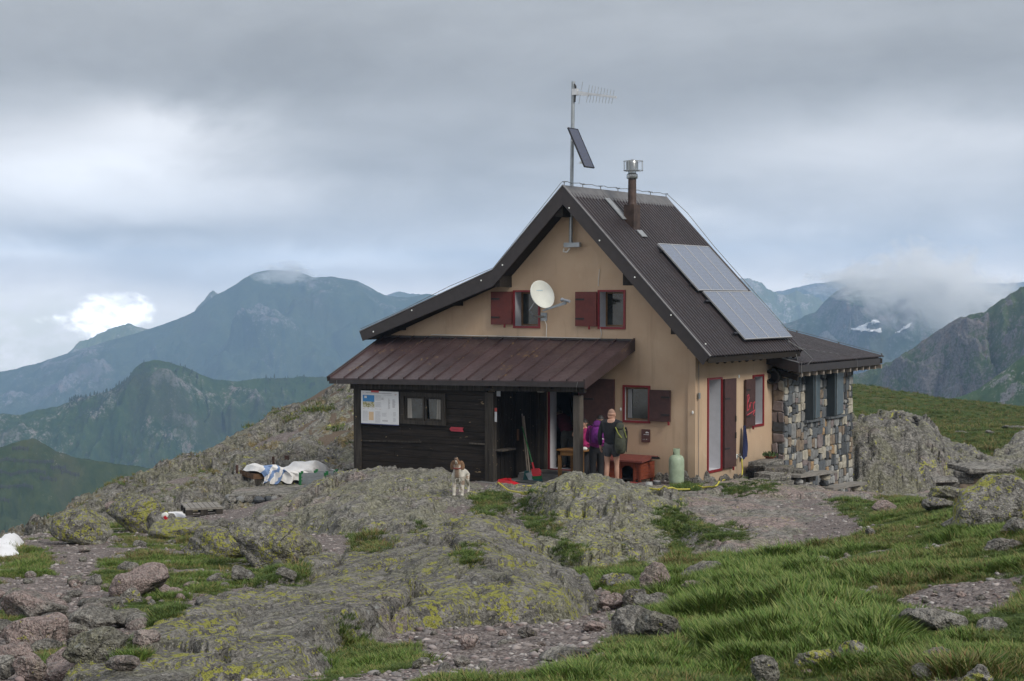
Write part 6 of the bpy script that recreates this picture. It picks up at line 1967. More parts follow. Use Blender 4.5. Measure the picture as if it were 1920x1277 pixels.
for j in range(N):
    for i in range(6): Q.append((j * 7 + i, j * 7 + i + 1, (j + 1) * 7 + i + 1, (j + 1) * 7 + i)); Q.append((j * 7 + i + 1, j * 7 + i, (j + 1) * 7 + i, (j + 1) * 7 + i + 1))
m_._add(P, Q)
tag(m_.build('hanging_cloth', simple('dark_blue_cloth', (0.016, 0.022, 0.075), 0.9, 0, .25)), 'dark blue cloth hanging below the scrawled side shutter', 'cloth')

# --- tools in the porch corner
M_BROOM = simple('pale_broomstick', (0.22, 0.18, 0.14), 0.7, 0, 0.2)
M_TGREEN = simple('green_plastic', (0.01, 0.13, 0.035), 0.4)
M_TRED = simple('red_plastic', (0.42, 0.012, 0.020), 0.4)
M_TEAL = simple('teal_bristles', (0.015, 0.085, 0.085), 0.7)
yt = -1.25


def at(px, py, y=yt): return at_y(px, py, y)


t = thing('broom', 'broom with pale wooden stick leaning in the dark porch corner', 'broom', at(991, 903))
MB().tube([at(989, 888), at(979, 776, yt + .25)], .018, 6).build('stick', M_BROOM, t)
a = at(989, 892); MB().prism([(a[0] - .06, a[2] + .12), (a[0] + .06, a[2] + .12), (a[0] + .17, a[2] - .16), (a[0] - .1, a[2] - .10)], a[1] - .04, a[1] + .04, 'y').build('head', M_TEAL, t)
t = thing('spade', 'spade with grey steel blade and pale stick beside the broom', 'spade', at(990, 905))
MB().tube([at(993, 885, yt - .05), at(982, 780, yt + .2)], .017, 6).build('stick', M_BROOM, t)
bl = MB(); p = [at(985, 888, yt - .08), at(998, 884, yt - .08), at(1000, 900, yt - .12), at(996, 905, yt - .12), at(990, 898, yt - .12)]
bl._add(p + [q_ + np.array([0, .012, 0]) for q_ in p], [(0, 1, 2, 3, 4), (9, 8, 7, 6, 5)] + [(i, (i + 1) % 5, 5 + (i + 1) % 5, 5 + i) for i in range(5)]); bl.build('blade', simple('bright_blade', (0.34, 0.37, 0.38), 0.4, .4), t)
t = thing('snow_shovel', 'red-bladed shovel with thin green handle leaning in the porch corner', 'shovel', at(1003, 895))
MB().tube([at(998, 868, yt - .15), at(988, 832, yt), at(979, 800, yt + .2)], .015, 6).build('handle', M_TGREEN, t)
MB().tube([at(1001, 880, yt - .17), at(998, 867, yt - .15)], .022, 6).build('socket', M_TRED, t)
bl = MB(); p = [at(996, 879, yt - .18), at(1010, 878, yt - .18), at(1014, 884, yt - .2), at(1013, 892, yt - .24), at(999, 893, yt - .24), at(997, 888, yt - .2)]
bl._add(p + [q_ + np.array([0, .03, 0]) for q_ in p], [tuple(range(6)), tuple(range(11, 5, -1))] + [(i, (i + 1) % 6, 6 + (i + 1) % 6, 6 + i) for i in range(6)]); bl.build('blade', M_TRED, t)
t = thing('hand_brush', 'small green broom head standing under the red shovel blade', 'brush', at(1007, 903, yt - .2))
a = at(1007, 897, yt - .2); MB().prism([(a[0] - .12, a[2] + .06), (a[0] + .10, a[2] + .07), (a[0] + .12, a[2]), (a[0] - .11, a[2] - .02)], a[1] - .03, a[1] + .04, 'y').build('head', M_TGREEN, t)
MB().prism([(a[0] - .08, a[2] - .02), (a[0] + .13, a[2]), (a[0] + .15, a[2] - .09), (a[0] - .08, a[2] - .10)], a[1] - .05, a[1] + .03, 'y').build('bristles', M_TEAL, t)
p0 = at_z(955, 906, -.02)
t = thing('shovel_head', 'loose bright red plastic shovel blade lying on the porch floor', 'shovel', p0)
m_ = MB(); P = [at_z(938, 909, -.03), at_z(970, 910, -.03), at_z(978, 905, -.03), at_z(940, 905.5, -.03)]
x0_, y0_ = p0[0], p0[1]
m_._add([(x0_ - .22, y0_ - .20, -.04), (x0_ + .22, y0_ - .20, -.05), (x0_ + .30, y0_ + .02, -.03), (x0_ - .20, y0_ + .16, -.04), (x0_ - .20, y0_ - .17, .07), (x0_ + .10, y0_ - .16, .06), (x0_ + .24, y0_ + .02, .0), (x0_ - .18, y0_ + .14, .08)],
        [(0, 3, 2, 1), (4, 5, 6, 7), (0, 1, 5, 4), (1, 2, 6, 5), (2, 3, 7, 6), (3, 0, 4, 7)])
m_.build('blade', M_TRED, t); MB().box((x0_ - .03, y0_ - .06, .06), (x0_ + .04, y0_ + .02, .095)).build('socket', M_TRED, t)
a = at_z(1000, 905, -.05)
tag(MB().cube((a[0] + .1, a[1], -.045), (1.0, .42, .03), Matrix.Rotation(rad(-8), 3, 'Z')).build('door_mat', simple('dark_grey_mat', (0.045, 0.05, 0.05), .95, 0, .2)), 'dark grey door mat on the porch floor by the brushes', 'mat')

# --- table beside the post
ta = at_y(1092, 850, -1.0)
tx0, tx1, ty0, ty1, tz = -3.05, -2.32, -1.15, -.45, .70
tb = thing('wooden_table', 'orange-brown wooden table half hidden by the grey post', 'table', ((tx0 + tx1) / 2, -.8, 0))
M_TW = wood_mat('orange_table_wood', (0.20, 0.095, 0.03), (0.33, 0.17, 0.06), 0, 'x')
MB().box((tx0, ty0, tz - .03), (tx1, ty1, tz)).build('table_top', M_TW, tb)
m_ = MB(); m_.box((tx0 + .03, ty0 + .03, tz - .14), (tx1 - .03, ty0 + .06, tz - .031)); m_.build('apron', M_TW, tb)
for x in (tx0 + .06, tx1 - .06):
    for y in (ty0 + .06, ty1 - .06): MB().box((x - .035, y - .03, gz(x, y) - .02), (x + .035, y + .035, tz - .031)).build('leg', M_TW, tb)
cl = at_y(1096, 836, -.95)
tag(MB().ball((cl[0], -.95, tz + .03), (.08, .06, .05), 8).build('crumpled_paper', M_WHITEPL), 'small crumpled white paper on the wooden table', 'paper')

# --- stone bench, steps and wooden benches along the annex
M_SLABST = rock_mat('bench_stone', lichen=0.05, pink=0.15, dark=0.25, green=0.2, tone=1.25)
M_BWOOD = wood_mat('silver_bench_wood', (0.17, 0.155, 0.135), (0.33, 0.31, 0.28), 0, 'y')


def slab(mb, c, s, rz=0, seed=0, tilt=0):
    r = random.Random(seed); n = 11
    ring = [(s[0] / 2 * u * r.uniform(.92, 1.0), s[1] / 2 * v * r.uniform(.92, 1.0)) for u, v in ((-1, -1), (-.3, -1.03), (.4, -.97), (1, -1), (1.03, -.2), (.97, .5), (1, 1), (.2, 1.03), (-.5, .98), (-1, 1), (-1.03, .1))]
    cr, sr = math.cos(rz), math.sin(rz)
    vs = []
    for (sc_, z) in ((.96, -s[2] / 2), (1.0, -s[2] / 6), (.98, s[2] / 2 - .01), (.9, s[2] / 2)):
        for (x, y) in ring:
            jx = r.uniform(-.01, .01); x2, y2 = x * sc_ + jx, y * sc_ + r.uniform(-.01, .01)
            vs.append((c[0] + x2 * cr - y2 * sr, c[1] + x2 * sr + y2 * cr, c[2] + z + tilt * x2 + r.uniform(-.004, .004)))
    fs = [tuple(range(n))[::-1], tuple(range(3 * n, 4 * n))]
    for a in range(3):
        for b in range(n): fs.append((a * n + b, a * n + (b + 1) % n, (a + 1) * n + (b + 1) % n, (a + 1) * n + b))
    return mb._add(vs, fs)


# stone bench with a flower pot
bx_, by_ = 0.42, 3.10
zb_ = at_x(1415, 868, .42)[2]
sb_ = thing('stone_bench', 'thick grey stone slab bench on a round stub by the side wall', 'bench', (bx_, by_, zb_ - .45))
slab(MB(), (bx_, by_, zb_ - .06), (.48, 1.15, .14), 0, 5).build('seat', M_SLABST, sb_)
for y in (by_ - .32, by_ + .40): MB().lathe([(.12, -.5), (.13, -.2), (.12, 0)], (bx_ + .05, y, zb_ - .13), 10).build('leg', M_SLABST, sb_)
fp = (bx_ - .1, by_ + .45, zb_ + .01)
pot = thing('flower_pot', 'low terracotta flower bowl with sparse greens on the stone bench', 'flower pot', fp)
MB().lathe([(.10, 0), (.15, .05), (.16, .06), (.14, .06), (.13, .04), (.0, .04)], fp, 14).build('bowl', simple('terracotta', (0.26, 0.09, 0.045), .8, 0, .15), pot, smooth=True)
lf = MB(); rl2 = random.Random(8)
for i in range(46):
    a = rl2.uniform(0, 6.28); r_ = rl2.uniform(0, .17); h = rl2.uniform(.05, .16)
    x, y, z = fp[0] + r_ * math.cos(a), fp[1] + r_ * 1.6 * math.sin(a), fp[2] + .04
    lf._add([(x, y, z), (x + .02, y + .01, z + h * .6), (x + rl2.uniform(-.04, .04), y + rl2.uniform(-.04, .04), z + h), (x - .02, y - .01, z + h * .6)], [(0, 1, 2, 3)])
tag(lf.build('leaves', simple('pot_leaves', (0.045, 0.075, 0.02), .8, 0, .4), pot), kind='stuff')
# loose stacked steps
stp = thing('stone_steps', 'rough dry-stacked stone steps descending along the annex', 'steps', (.7, 4.6, -.6))
for i, (px, py, F, sx_, sy_, sz_) in enumerate(((1462, 880, 38.8, .62, .9, .14), (1448, 892, 38.3, .55, .8, .17), (1478, 893, 39.3, .5, .7, .15), (1455, 906, 38.2, .6, .8, .15), (1485, 905, 39.4, .55, .7, .14), (1430, 902, 38.0, .4, .6, .16), (1500, 915, 39.6, .6, .7, .15), (1465, 918, 38.2, .6, .7, .15), (1490, 884, 39.6, .45, .6, .14), (1510, 897, 40.2, .4, .5, .13), (1440, 915, 37.8, .5, .6, .16))):
    c = PF(px, py, F); slab(MB(), c, (sx_, sy_, sz_), ra.uniform(-.3, .3), 40 + i, ra.uniform(-.08, .08)).build('step_stone', M_SLABST if i % 2 else M_FOUND, stp)
for (pl, pr_, lab, F0, F1) in (((1487, 893), (1556, 884), 'upper silver-grey plank bench slanting along the annex wall', 38.6, 41.2), ((1549, 916), (1613, 905), 'lower silver-grey plank bench at the far foot of the annex', 40.4, 42.8)):
    A_, B_ = PF(*pl, F0), PF(*pr_, F1)
    t = thing('plank_bench', lab, 'bench', (A_ + B_) / 2 - np.array([0, 0, .4]), 0, 'plank benches along the annex')
    d_ = (B_ - A_); d_[2] = 0; L = np.linalg.norm(d_); d_ /= L; n_ = np.array([d_[1], -d_[0], 0])
    for k, o in enumerate((-.1, .1)):
        MB().bar(A_ + n_ * (o + .0), B_ + n_ * o, .19, .06).build('seat_plank', M_BWOOD, t)
    for f in (.12, .85):
        c = A_ + (B_ - A_) * f
        for kz in range(3):
            rough_stone((c[0], c[1], c[2] - .12 - kz * .16), (.32, .34, .22), 500 + kz + int(f * 10)).build('support_stone', stone_m[(kz * 3 + int(f * 10)) % 8], t)

# --- stone table and bench on the right
tc = PF(1838, 873, 40.5)
stb = thing('stone_table', 'massive stone slab table on a stacked stone pedestal', 'table', (tc[0], tc[1], tc[2] - .75))
slab(MB(), (tc[0], tc[1], tc[2] - .06), (1.25, 1.5, .13), PSI + .15, 77, 0.0).build('table_top', M_SLABST, stb)
pc = PF(1822, 900, 40.3)
for k in range(5):
    for j, dx in enumerate((-.17, .18)):
        c = (pc[0] + RV[0] * (dx - .05), pc[1] + RV[1] * (dx - .05), tc[2] - .19 - k * .145)
        slab(MB(), c, (.42, .6, .135), PSI + ra.uniform(-.2, .2), 90 + k * 2 + j).build('pedestal_stone', [M_FOUND, M_SLABST, stone_m[5], stone_m[4]][(k + j) % 4], stb)
bc = PF(1771, 897, 40.0)
sb2 = thing('stone_bench', 'thin slanting stone slab bench left of the stone table', 'bench', (bc[0], bc[1], bc[2] - .45))
slab(MB(), (bc[0], bc[1], bc[2] - .03), (.62, 1.05, .07), PSI - .2, 110, 0.06).build('seat', M_SLABST, sb2)
for k in range(4):
    slab(MB(), (bc[0] + .05, bc[1] + .1, bc[2] - .13 - k * .14), (.45, .7, .13), PSI, 120 + k).build('support_stone', [M_FOUND, stone_m[4]][k % 2], sb2)

# --- platform with tarp-covered pile, left of the porch
plc = PF(540, 925, 40.2)
plat = thing('stone_platform', 'low dry-stone platform carrying the white tarpaulin pile', 'platform', (plc[0], plc[1], plc[2] - .4))


def PZat(px, py, F): return PF(px, py, F)


ptop = [PF(428, 925, 38.6), PF(520, 929, 38.6), PF(600, 924, 38.9), PF(650, 905, 42.5), PF(560, 889, 43.5), PF(470, 893, 43.0)]
zt_ = -0.52
ptop = [np.array([p[0], p[1], zt_ + .05 * math.sin(i * 2)]) for i, p in enumerate(ptop)]
m_ = MB(); m_._add([tuple(p) for p in ptop] + [(p[0], p[1], p[2] - .6) for p in ptop], [tuple(range(6)), tuple(range(11, 5, -1))] + [(i, 6 + i, 6 + (i + 1) % 6, (i + 1) % 6) for i in range(6)])
m_.build('platform_top', M_SLABST, plat)
for row in range(4):
    f = 0.0
    while f < 1.0:
        w_ = ra.uniform(.09, .22)
        a = ptop[0] + (ptop[1] - ptop[0]) * min(1, f + w_ / 2)
        rough_stone((a[0], a[1], zt_ - .08 - row * .15), (w_ * 1.6, .35, .19), 600 + row * 20 + int(f * 30), PSI + ra.uniform(-.2, .2)).build('wall_stone', [M_FOUND, M_SLABST, stone_m[4], stone_m[3]][ra.randrange(4)], plat)
        f += w_
for row in range(4):
    for f in (.1, .35, .6, .85):
        a = ptop[0] + (ptop[5] - ptop[0]) * f
        rough_stone((a[0], a[1], zt_ - .08 - row * .15), (.3, .5, .19), 700 + row * 20 + int(f * 30), PSI).build('wall_stone', [M_FOUND, M_SLABST, stone_m[4], stone_m[3]][ra.randrange(4)], plat)
for (px, py0, py1, F, w_, lab) in ((444.5, 899, 872, 41.5, .05, 'thin rusty post furthest left behind the stone platform'), (512.5, 884, 856, 44, .05, 'thin rusty post in the middle behind the tarpaulin'), (538, 884, 854, 44.2, .09, 'broad rusty post right behind the tarpaulin')):
    b0 = PF(px, py0, F); t0 = PF(px, py1, F)
    tag(MB().box((b0[0] - w_ / 2, b0[1] - w_ / 2, b0[2] - .3), (b0[0] + w_ / 2, b0[1] + w_ / 2, t0[2])).build('rusty_post', simple('rusty_iron', (0.075, 0.04, 0.028), .85, .1, .4, 12)), lab, 'post', 'rusty posts behind the platform')
# pile under the tarpaulin: wooden crates under a white tarp with blue stripes
A_ = PF(472, 893, 40.6); B_ = PF(622, 893, 41.6)
dv = B_ - A_; dv[2] = 0; Lp = np.linalg.norm(dv); dv /= Lp; nv_ = np.array([-dv[1], dv[0], 0])
M_PILE = wood_mat('brown_pile_wood', (0.08, 0.045, 0.025), (0.16, 0.09, 0.05), 0, 'y')
pile = thing('timber_stack', 'low timber stack, its orange-brown ends showing under the white tarpaulin', 'timber', A_ + dv * Lp / 2)
zc = zt_ + .02
for i in range(4):
    for k in range(2):
        a = A_ + nv_ * (i * .28 + .06); a[2] = zc + .08 + k * .15
        MB().bar(a + dv * .02, a + dv * (Lp - .1), .25, .135).build('beam', M_PILE if k else M_DPOST, pile)
m_ = MB(); NU, NV_ = 60, 22; P = []; Q = []
for j in range(NV_ + 1):
    for i in range(NU + 1):
        u = i / NU; v = j / NV_
        s_ = (.22 - .2 * min(1, v * 3) + .12 * math.sin(v * 17) * (v < .2)) + u * (Lp - .16)
        w2 = -.17 + max(0, v - .13) * 1.55
        h = .42 + .05 * math.sin(u * 9 + v * 3) + .04 * math.sin(u * 23 + 2) * math.sin(v * 8)
        hump = math.exp(-((u - .80) / .11) ** 2) * .26 + math.exp(-((u - .68) / .05) ** 2) * .10 + math.exp(-((u - .2) / .12) ** 2) * .05
        fold = .035 * math.sin(u * 70 + 6 * v + 3 * math.sin(u * 11)) * (1 - v)
        edge = min(1, (v + .0) / .16)
        top_ = (h + hump + .5 * fold) * (0.86 + .14 * math.sin(u * 5 + 1))
        zz = top_ if v > .16 else top_ * edge + (1 - edge) * (.05 + .05 * math.sin(u * 31))
        if v > .75: zz = top_ * max(0.05, 1 - (v - .75) * 3.4)
        if u < .05: zz *= .75 + u * 5
        p = A_ + dv * s_ + nv_ * (w2 + (-.05 * math.sin(u * 40) + fold if v < .16 else 0)); P.append((p[0], p[1], zc + max(.02, zz)))
for j in range(NV_):
    for i in range(NU): Q.append((j * (NU + 1) + i, j * (NU + 1) + i + 1, (j + 1) * (NU + 1) + i + 1, (j + 1) * (NU + 1) + i))
m_._add(P, Q)
mt_, qt, bt = new_mat('white_tarpaulin')
po = wpos(qt)
al = qt.dot(po, tuple(dv)); al0 = float(A_ @ dv)
ss_ = qt.sub(al, al0)
sep = qt.n('ShaderNodeSeparateXYZ'); qt.put(sep.inputs[0], po)
zz_ = qt.sub(sep.outputs[2], zc)
sl_ = qt.sub(qt.add(ss_, qt.mul(qt.sub(qt.noise(po, 3, 3, .6), .5), .35)), qt.mul(zz_, 0.75))
stripe = None
for c0_, w_ in ((0.06, .09), (.30, .05), (.55, .045)):
    k = qt.m('LESS_THAN', qt.m('ABSOLUTE', qt.sub(sl_, c0_)), w_)
    stripe = k if stripe is None else qt.m('MAXIMUM', stripe, k)
qt.put(bt.inputs['Base Color'], qt.mix(qt.mul(stripe, .9), qt.mix(qt.ss(qt.noise(po, 4, 4, .6), .3, .7), (0.62, 0.60, 0.58), (0.72, 0.71, 0.70)), (0.10, 0.20, 0.42)))
bt.inputs['Roughness'].default_value = .55
qt.put(bt.inputs['Normal'], qt.bump(qt.noise(po, 7, 4, .6, 1.0), .6, .04))
tag(m_.build('tarpaulin', mt_, smooth=True), 'white tarpaulin with blue stripes draped over the timber stack', 'tarpaulin')
# grey crates with green corners and a dark board leaning in front
for (px, py, F, L, lab, nn_) in ((588, 903, 39.6, .62, 'grey slatted crate with green corners in front of the tarpaulin', 3), (611, 899, 40.2, .5, 'second grey slatted crate with green corners nearer the porch', 3)):
    c = PF(px, py + 5, F)
    t = thing('slatted_crate', lab, 'crate', c, 0, 'grey crates by the tarpaulin')
    for k in range(nn_):
        for sd_ in (-.16, .16):
            a = c + RV * (-L / 2) + FW * sd_; b = c + RV * (L / 2) + FW * sd_; a[2] = b[2] = c[2] + .06 + k * .085
            MB().bar(a, b, .02, .065).build('slat', M_GREYMETAL, t)
    for e in (-1, 1):
        for sd_ in (-.17, .17):
            a = c + RV * (L / 2 * e) + FW * sd_; MB().bar(a, a + np.array([0, 0, .31]), .05, .05).build('corner', M_TGREEN, t)
c = PF(576, 914, 39.3)
m_ = MB(); p = [PF(563, 922, 38.9), PF(598, 909, 39.2), PF(590, 901, 39.4), PF(570, 911, 39.2)]
m_._add(p + [q_ + FW * .04 for q_ in p], [(0, 1, 2, 3), (7, 6, 5, 4)] + [(i, (i + 1) % 4, 4 + (i + 1) % 4, 4 + i) for i in range(4)])
tag(m_.build('grey_board', simple('blue_grey_board', (0.085, 0.10, 0.11), .6)), 'flat blue-grey board leaning before the slatted crates', 'board')
junk = thing('scrap_heap', 'heap of dark scrap boards between the tarpaulin and the porch', 'scrap', PF(635, 900, 41))
for k in range(7):
    a = PF(622 + k * 3.0, 893 - (k % 3) * 4, 40.8 + .1 * k); d_ = RV * ra.uniform(.3, .55) + FW * ra.uniform(-.2, .2) + UPV * ra.uniform(-.05, .16)
    MB().bar(a, a + d_, .12, .03).build('scrap_board', [M_IRON, M_DPOST, M_BWOOD][k % 3], junk)

# --- pallet on the rocks left
P_, F_ = hit(378, 967)
pal = thing('wooden_pallet', 'weathered wooden pallet lying on the rocks left of the hut', 'pallet', (P_[0], P_[1], P_[2] + .10), PSI + rad(18))
for k in range(7):
    x = -.36 + k * .12
    MB().box((x - .052, -.5, .13), (x + .052, .5, .152)).build('top_board', M_BWOOD, pal, local=True)
for y in (-.46, 0, .46):
    MB().box((-.42, y - .05, .108), (0.42, y + .05, .129)).build('stringer_board', M_BWOOD, pal, local=True)
    MB().box((-.42, y - .05, -.02), (0.42, y + .05, .001)).build('bottom_board', M_DPOST, pal, local=True)
    for x in (-.34, 0, .34): MB().box((x - .08, y - .05, .002), (x + .08, y + .05, .107)).build('block', M_DPOST, pal, local=True)

# --- cairn on the rock face
cp = PF(1717, 793, 50)
cz = gz(cp[0], cp[1])
ca = thing('cairn', 'little dark stack of stones on top of the rock face', 'cairn', (cp[0], cp[1], cz))
for k in range(4): rough_stone((cp[0] + .03 * (-1) ** k, cp[1], cz + .02 + k * .085), (.30 - .04 * k, .28 - .03 * k, .13), 820 + k).build('cairn_stone', M_IRON, ca)

# ================================================================ PEOPLE AND DOG
def skin_mesh(name, nodes, edges, sub=2):
    """one continuous surface grown round a skeleton; nodes: ((x,y,z), rx, ry)"""
    me = bpy.data.meshes.new(name)
    me.from_pydata([n[0] for n in nodes], edges, [])
    o = bpy.data.objects.new(name, me); COL.objects.link(o)
    o.modifiers.new('skin', 'SKIN')
    sv = me.skin_vertices[0].data
    for i, n in enumerate(nodes):
        sv[i].radius = (n[1], n[2] if len(n) > 2 else n[1]); sv[i].use_root = (i == 0)
    s = o.modifiers.new('sub', 'SUBSURF'); s.levels = sub; s.render_levels = sub
    dg = bpy.context.evaluated_depsgraph_get()
    m2 = bpy.data.meshes.new_from_object(o.evaluated_get(dg))
    bpy.data.objects.remove(o); bpy.data.meshes.remove(me)
    m2.shade_smooth()
    return m2


def chain(*nd):
    nodes = list(nd); return nodes, [(i, i + 1) for i in range(len(nodes) - 1)]


def merge(parts):
    """parts: (nodes, edges, attach_to_global_index or None for the first node)"""
    N = []; E_ = []
    for nodes, edges, at_ in parts:
        o = len(N); N += nodes; E_ += [(a + o, b + o) for a, b in edges]
        if at_ is not None: E_.append((at_, o))
    return N, E_


def skin_mat(name, col):
    m, q, b = new_mat(name)
    pos = q.n('ShaderNodeTexCoord').outputs['Object']
    q.put(b.inputs['Base Color'], q.mix(q.noise(pos, 14, 4, .6), tuple(c * .85 for c in col), tuple(c * 1.12 for c in col)))
    b.inputs['Roughness'].default_value = .55; b.inputs['Subsurface Weight'].default_value = 0.08
    b.inputs['Subsurface Radius'].default_value = (.01, .004, .002)
    return m


def cloth(name, col): return simple(name, col, .9, 0, .2, 14, .4, 50)


M_SKIN = skin_mat('tanned_skin', (0.42, 0.235, 0.165))


def person(label, loc, rz, h=1.72, pose=None, hair=None, group=None):
    """root at the feet, facing local +y; returns the thing, joints and scale"""
    t = thing('person', label, 'person', loc, rz, group)
    return t


def body_nodes(j, hand_curl=True):
    """continuous body from joint positions j (dict)"""
    N = []; E_ = []

    def add(p, rx, ry=None, to=None):
        N.append((tuple(p), rx, ry if ry is not None else rx))
        if to is not None: E_.append((to, len(N) - 1))
        return len(N) - 1
    V = {k: Vector(v) for k, v in j.items()}
    pel = add(V['pelvis'], .13, .10)
    wai = add(V['waist'], .115, .09, pel)
    che = add(V['chest'], .13, .095, wai)
    upc = add(V['neck'] - Vector((0, 0, .055)), .085, .065, che)
    nk = add(V['neck'] + Vector((0, 0, .02)), .052, .052, upc)
    hd = V['head']; f = V['face']
    h1 = add(hd - Vector((0, 0, .05)) + f * .012, .088, .094, nk)
    h2 = add(hd + Vector((0, 0, .02)), .108, .118, h1)
    add(hd + Vector((0, 0, .085)) - f * .005, .080, .092, h2)
    for s in 'LR':
        sh = add(V['sh' + s], .058, .058, upc)
        el = add(V['el' + s], .042, .042, sh)
        mid = add((V['el' + s] + V['wr' + s]) / 2 + Vector((0, 0, 0)), .040, .038, el)
        wr = add(V['wr' + s], .027, .027, mid)
        d = (V['wr' + s] - V['el' + s]).normalized()
        side = Vector((1 if s == 'R' else -1, 0, 0)); fw_ = side.cross(d).normalized() * (1 if s == 'R' else -1)
        pm = add(V['wr' + s] + d * .055, .018, .036, wr)
        for k, (o, L) in enumerate(((-.028, .085), (-.01, .098), (.01, .093), (.028, .075))):
            b0 = V['wr' + s] + d * .085 + fw_ * o
            inw = -side
            k1 = add(b0 + d * .0, .0095, .0095, pm)
            k2 = add(b0 + d * L * .5 + inw * .012, .0085, .0085, k1)
            add(b0 + d * L * .85 + inw * .035, .0075, .0075, k2)
        th = add(V['wr' + s] + d * .035 + fw_ * .032, .012, .012, pm)
        th2 = add(V['wr' + s] + d * .075 + fw_ * .055 - side * .01, .010, .010, th)
        add(V['wr' + s] + d * .105 + fw_ * .058 - side * .022, .0085, .0085, th2)
        hp = add(V['hip' + s], .092, .098, pel)
        th_ = add((V['hip' + s] + V['kn' + s]) / 2, .078, .082, hp)
        kn = add(V['kn' + s], .054, .058, th_)
        cf = add(V['kn' + s] * .62 + V['an' + s] * .38 - V['fd'] * .012, .056, .060, kn)
        an = add(V['an' + s], .034, .040, cf)
        hl = add(V['an' + s] + Vector((0, 0, -.055)) - V['fd'] * .02, .032, .034, an)
        tm = add(V['an' + s] + Vector((0, 0, -.065)) + V['fd'] * .09, .036, .026, hl)
        add(V['an' + s] + Vector((0, 0, -.068)) + V['fd'] * .16, .030, .020, tm)
    return N, E_


def std_joints(H=1.72, **over):
    k = H / 1.72
    j = dict(pelvis=(0, 0, .93), waist=(0, .005, 1.06), chest=(0, .0, 1.25), neck=(0, -.01, 1.47), head=(0, .02, 1.60), face=(0, 1, 0), fd=(0, 1, 0),
             shL=(-.185, -.01, 1.40), shR=(.185, -.01, 1.40), elL=(-.235, -.03, 1.12), elR=(.235, -.03, 1.12), wrL=(-.25, .03, .88), wrR=(.25, .03, .88),
             hipL=(-.09, 0, .88), hipR=(.09, 0, .88), knL=(-.10, .015, .49), knR=(.10, .015, .49), anL=(-.10, -.02, .095), anR=(.10, -.02, .095))
    j.update(over)
    return {a: tuple(c * k for c in b) if a not in ('face', 'fd') else b for a, b in j.items()}


def garment(name, mat, parent, nodes, edges, sub=2):
    me = skin_mesh(name, nodes, edges, sub)
    return mesh_obj(name, me, mat, parent)


def shirt(par, j, mat, name='shirt', ex=.016, sleeve=1.0, hem=.0):
    V = {k: Vector(v) for k, v in j.items()}
    N = []; E_ = []

    def add(p, rx, ry=None, to=None):
        N.append((tuple(p), rx, ry or rx))
        if to is not None: E_.append((to, len(N) - 1))
        return len(N) - 1
    a = add(V['chest'], .20, .16)
    b = add(V['waist'], .175, .15, a); add(V['pelvis'] + Vector((0, 0, -.05 - hem)), .185, .155, b)
    u = add(V['neck'] - Vector((0, 0, .06)), .135, .12, a)
    add(V['neck'] + Vector((0, 0, .05)), .070, .074, u)
    for s in 'LR':
        sh = add(V['sh' + s], .075, .075, u); el = add(V['el' + s], .060, .058, sh)
        if sleeve > .6:
            m = add((V['el' + s] + V['wr' + s]) / 2, .054, .052, el); add(V['wr' + s] - (V['wr' + s] - V['el' + s]).normalized() * .0, .040, .040, m)
    return garment(name, mat, par, N, E_)


def trousers(par, j, mat, name, low):
    """low = fraction of the way from hip to ankle"""
    V = {k: Vector(v) for k, v in j.items()}
    N = []; E_ = []

    def add(p, rx, ry=None, to=None):
        N.append((tuple(p), rx, ry or rx))
        if to is not None: E_.append((to, len(N) - 1))
        return len(N) - 1
    p = add(V['pelvis'] - Vector((0, 0, .02)), .165, .145); add(V['waist'] - Vector((0, 0, .0)), .155, .13, p)
    for s in 'LR':
        h = add(V['hip' + s] - Vector((0, 0, .04)), .112, .12, p)
        if low < .6:
            add(V['hip' + s] * .35 + V['kn' + s] * .65 + Vector((0, .0, 0)), .108, .112, h)
        else:
            a = add((V['hip' + s] + V['kn' + s]) / 2, .096, .10, h); k = add(V['kn' + s], .076, .08, a)
            c = add((V['kn' + s] + V['an' + s]) / 2, .074, .078, k); add(V['an' + s], .062, .068, c)
    return garment(name, mat, par, N, E_)


def shoes(par, j, mat):
    V = {k: Vector(v) for k, v in j.items()}
    for s in 'LR':
        a = V['an' + s]
        N, E_ = chain((tuple(a + Vector((0, 0, .05))), .05, .055), (tuple(a + Vector((0, 0, -.03))), .052, .058), (tuple(a + Vector((0, 0, -.05)) + V['fd'] * .09), .05, .042), (tuple(a + Vector((0, 0, -.06)) + V['fd'] * .17), .042, .03))
        garment('shoe', mat, par, N, E_, 1)


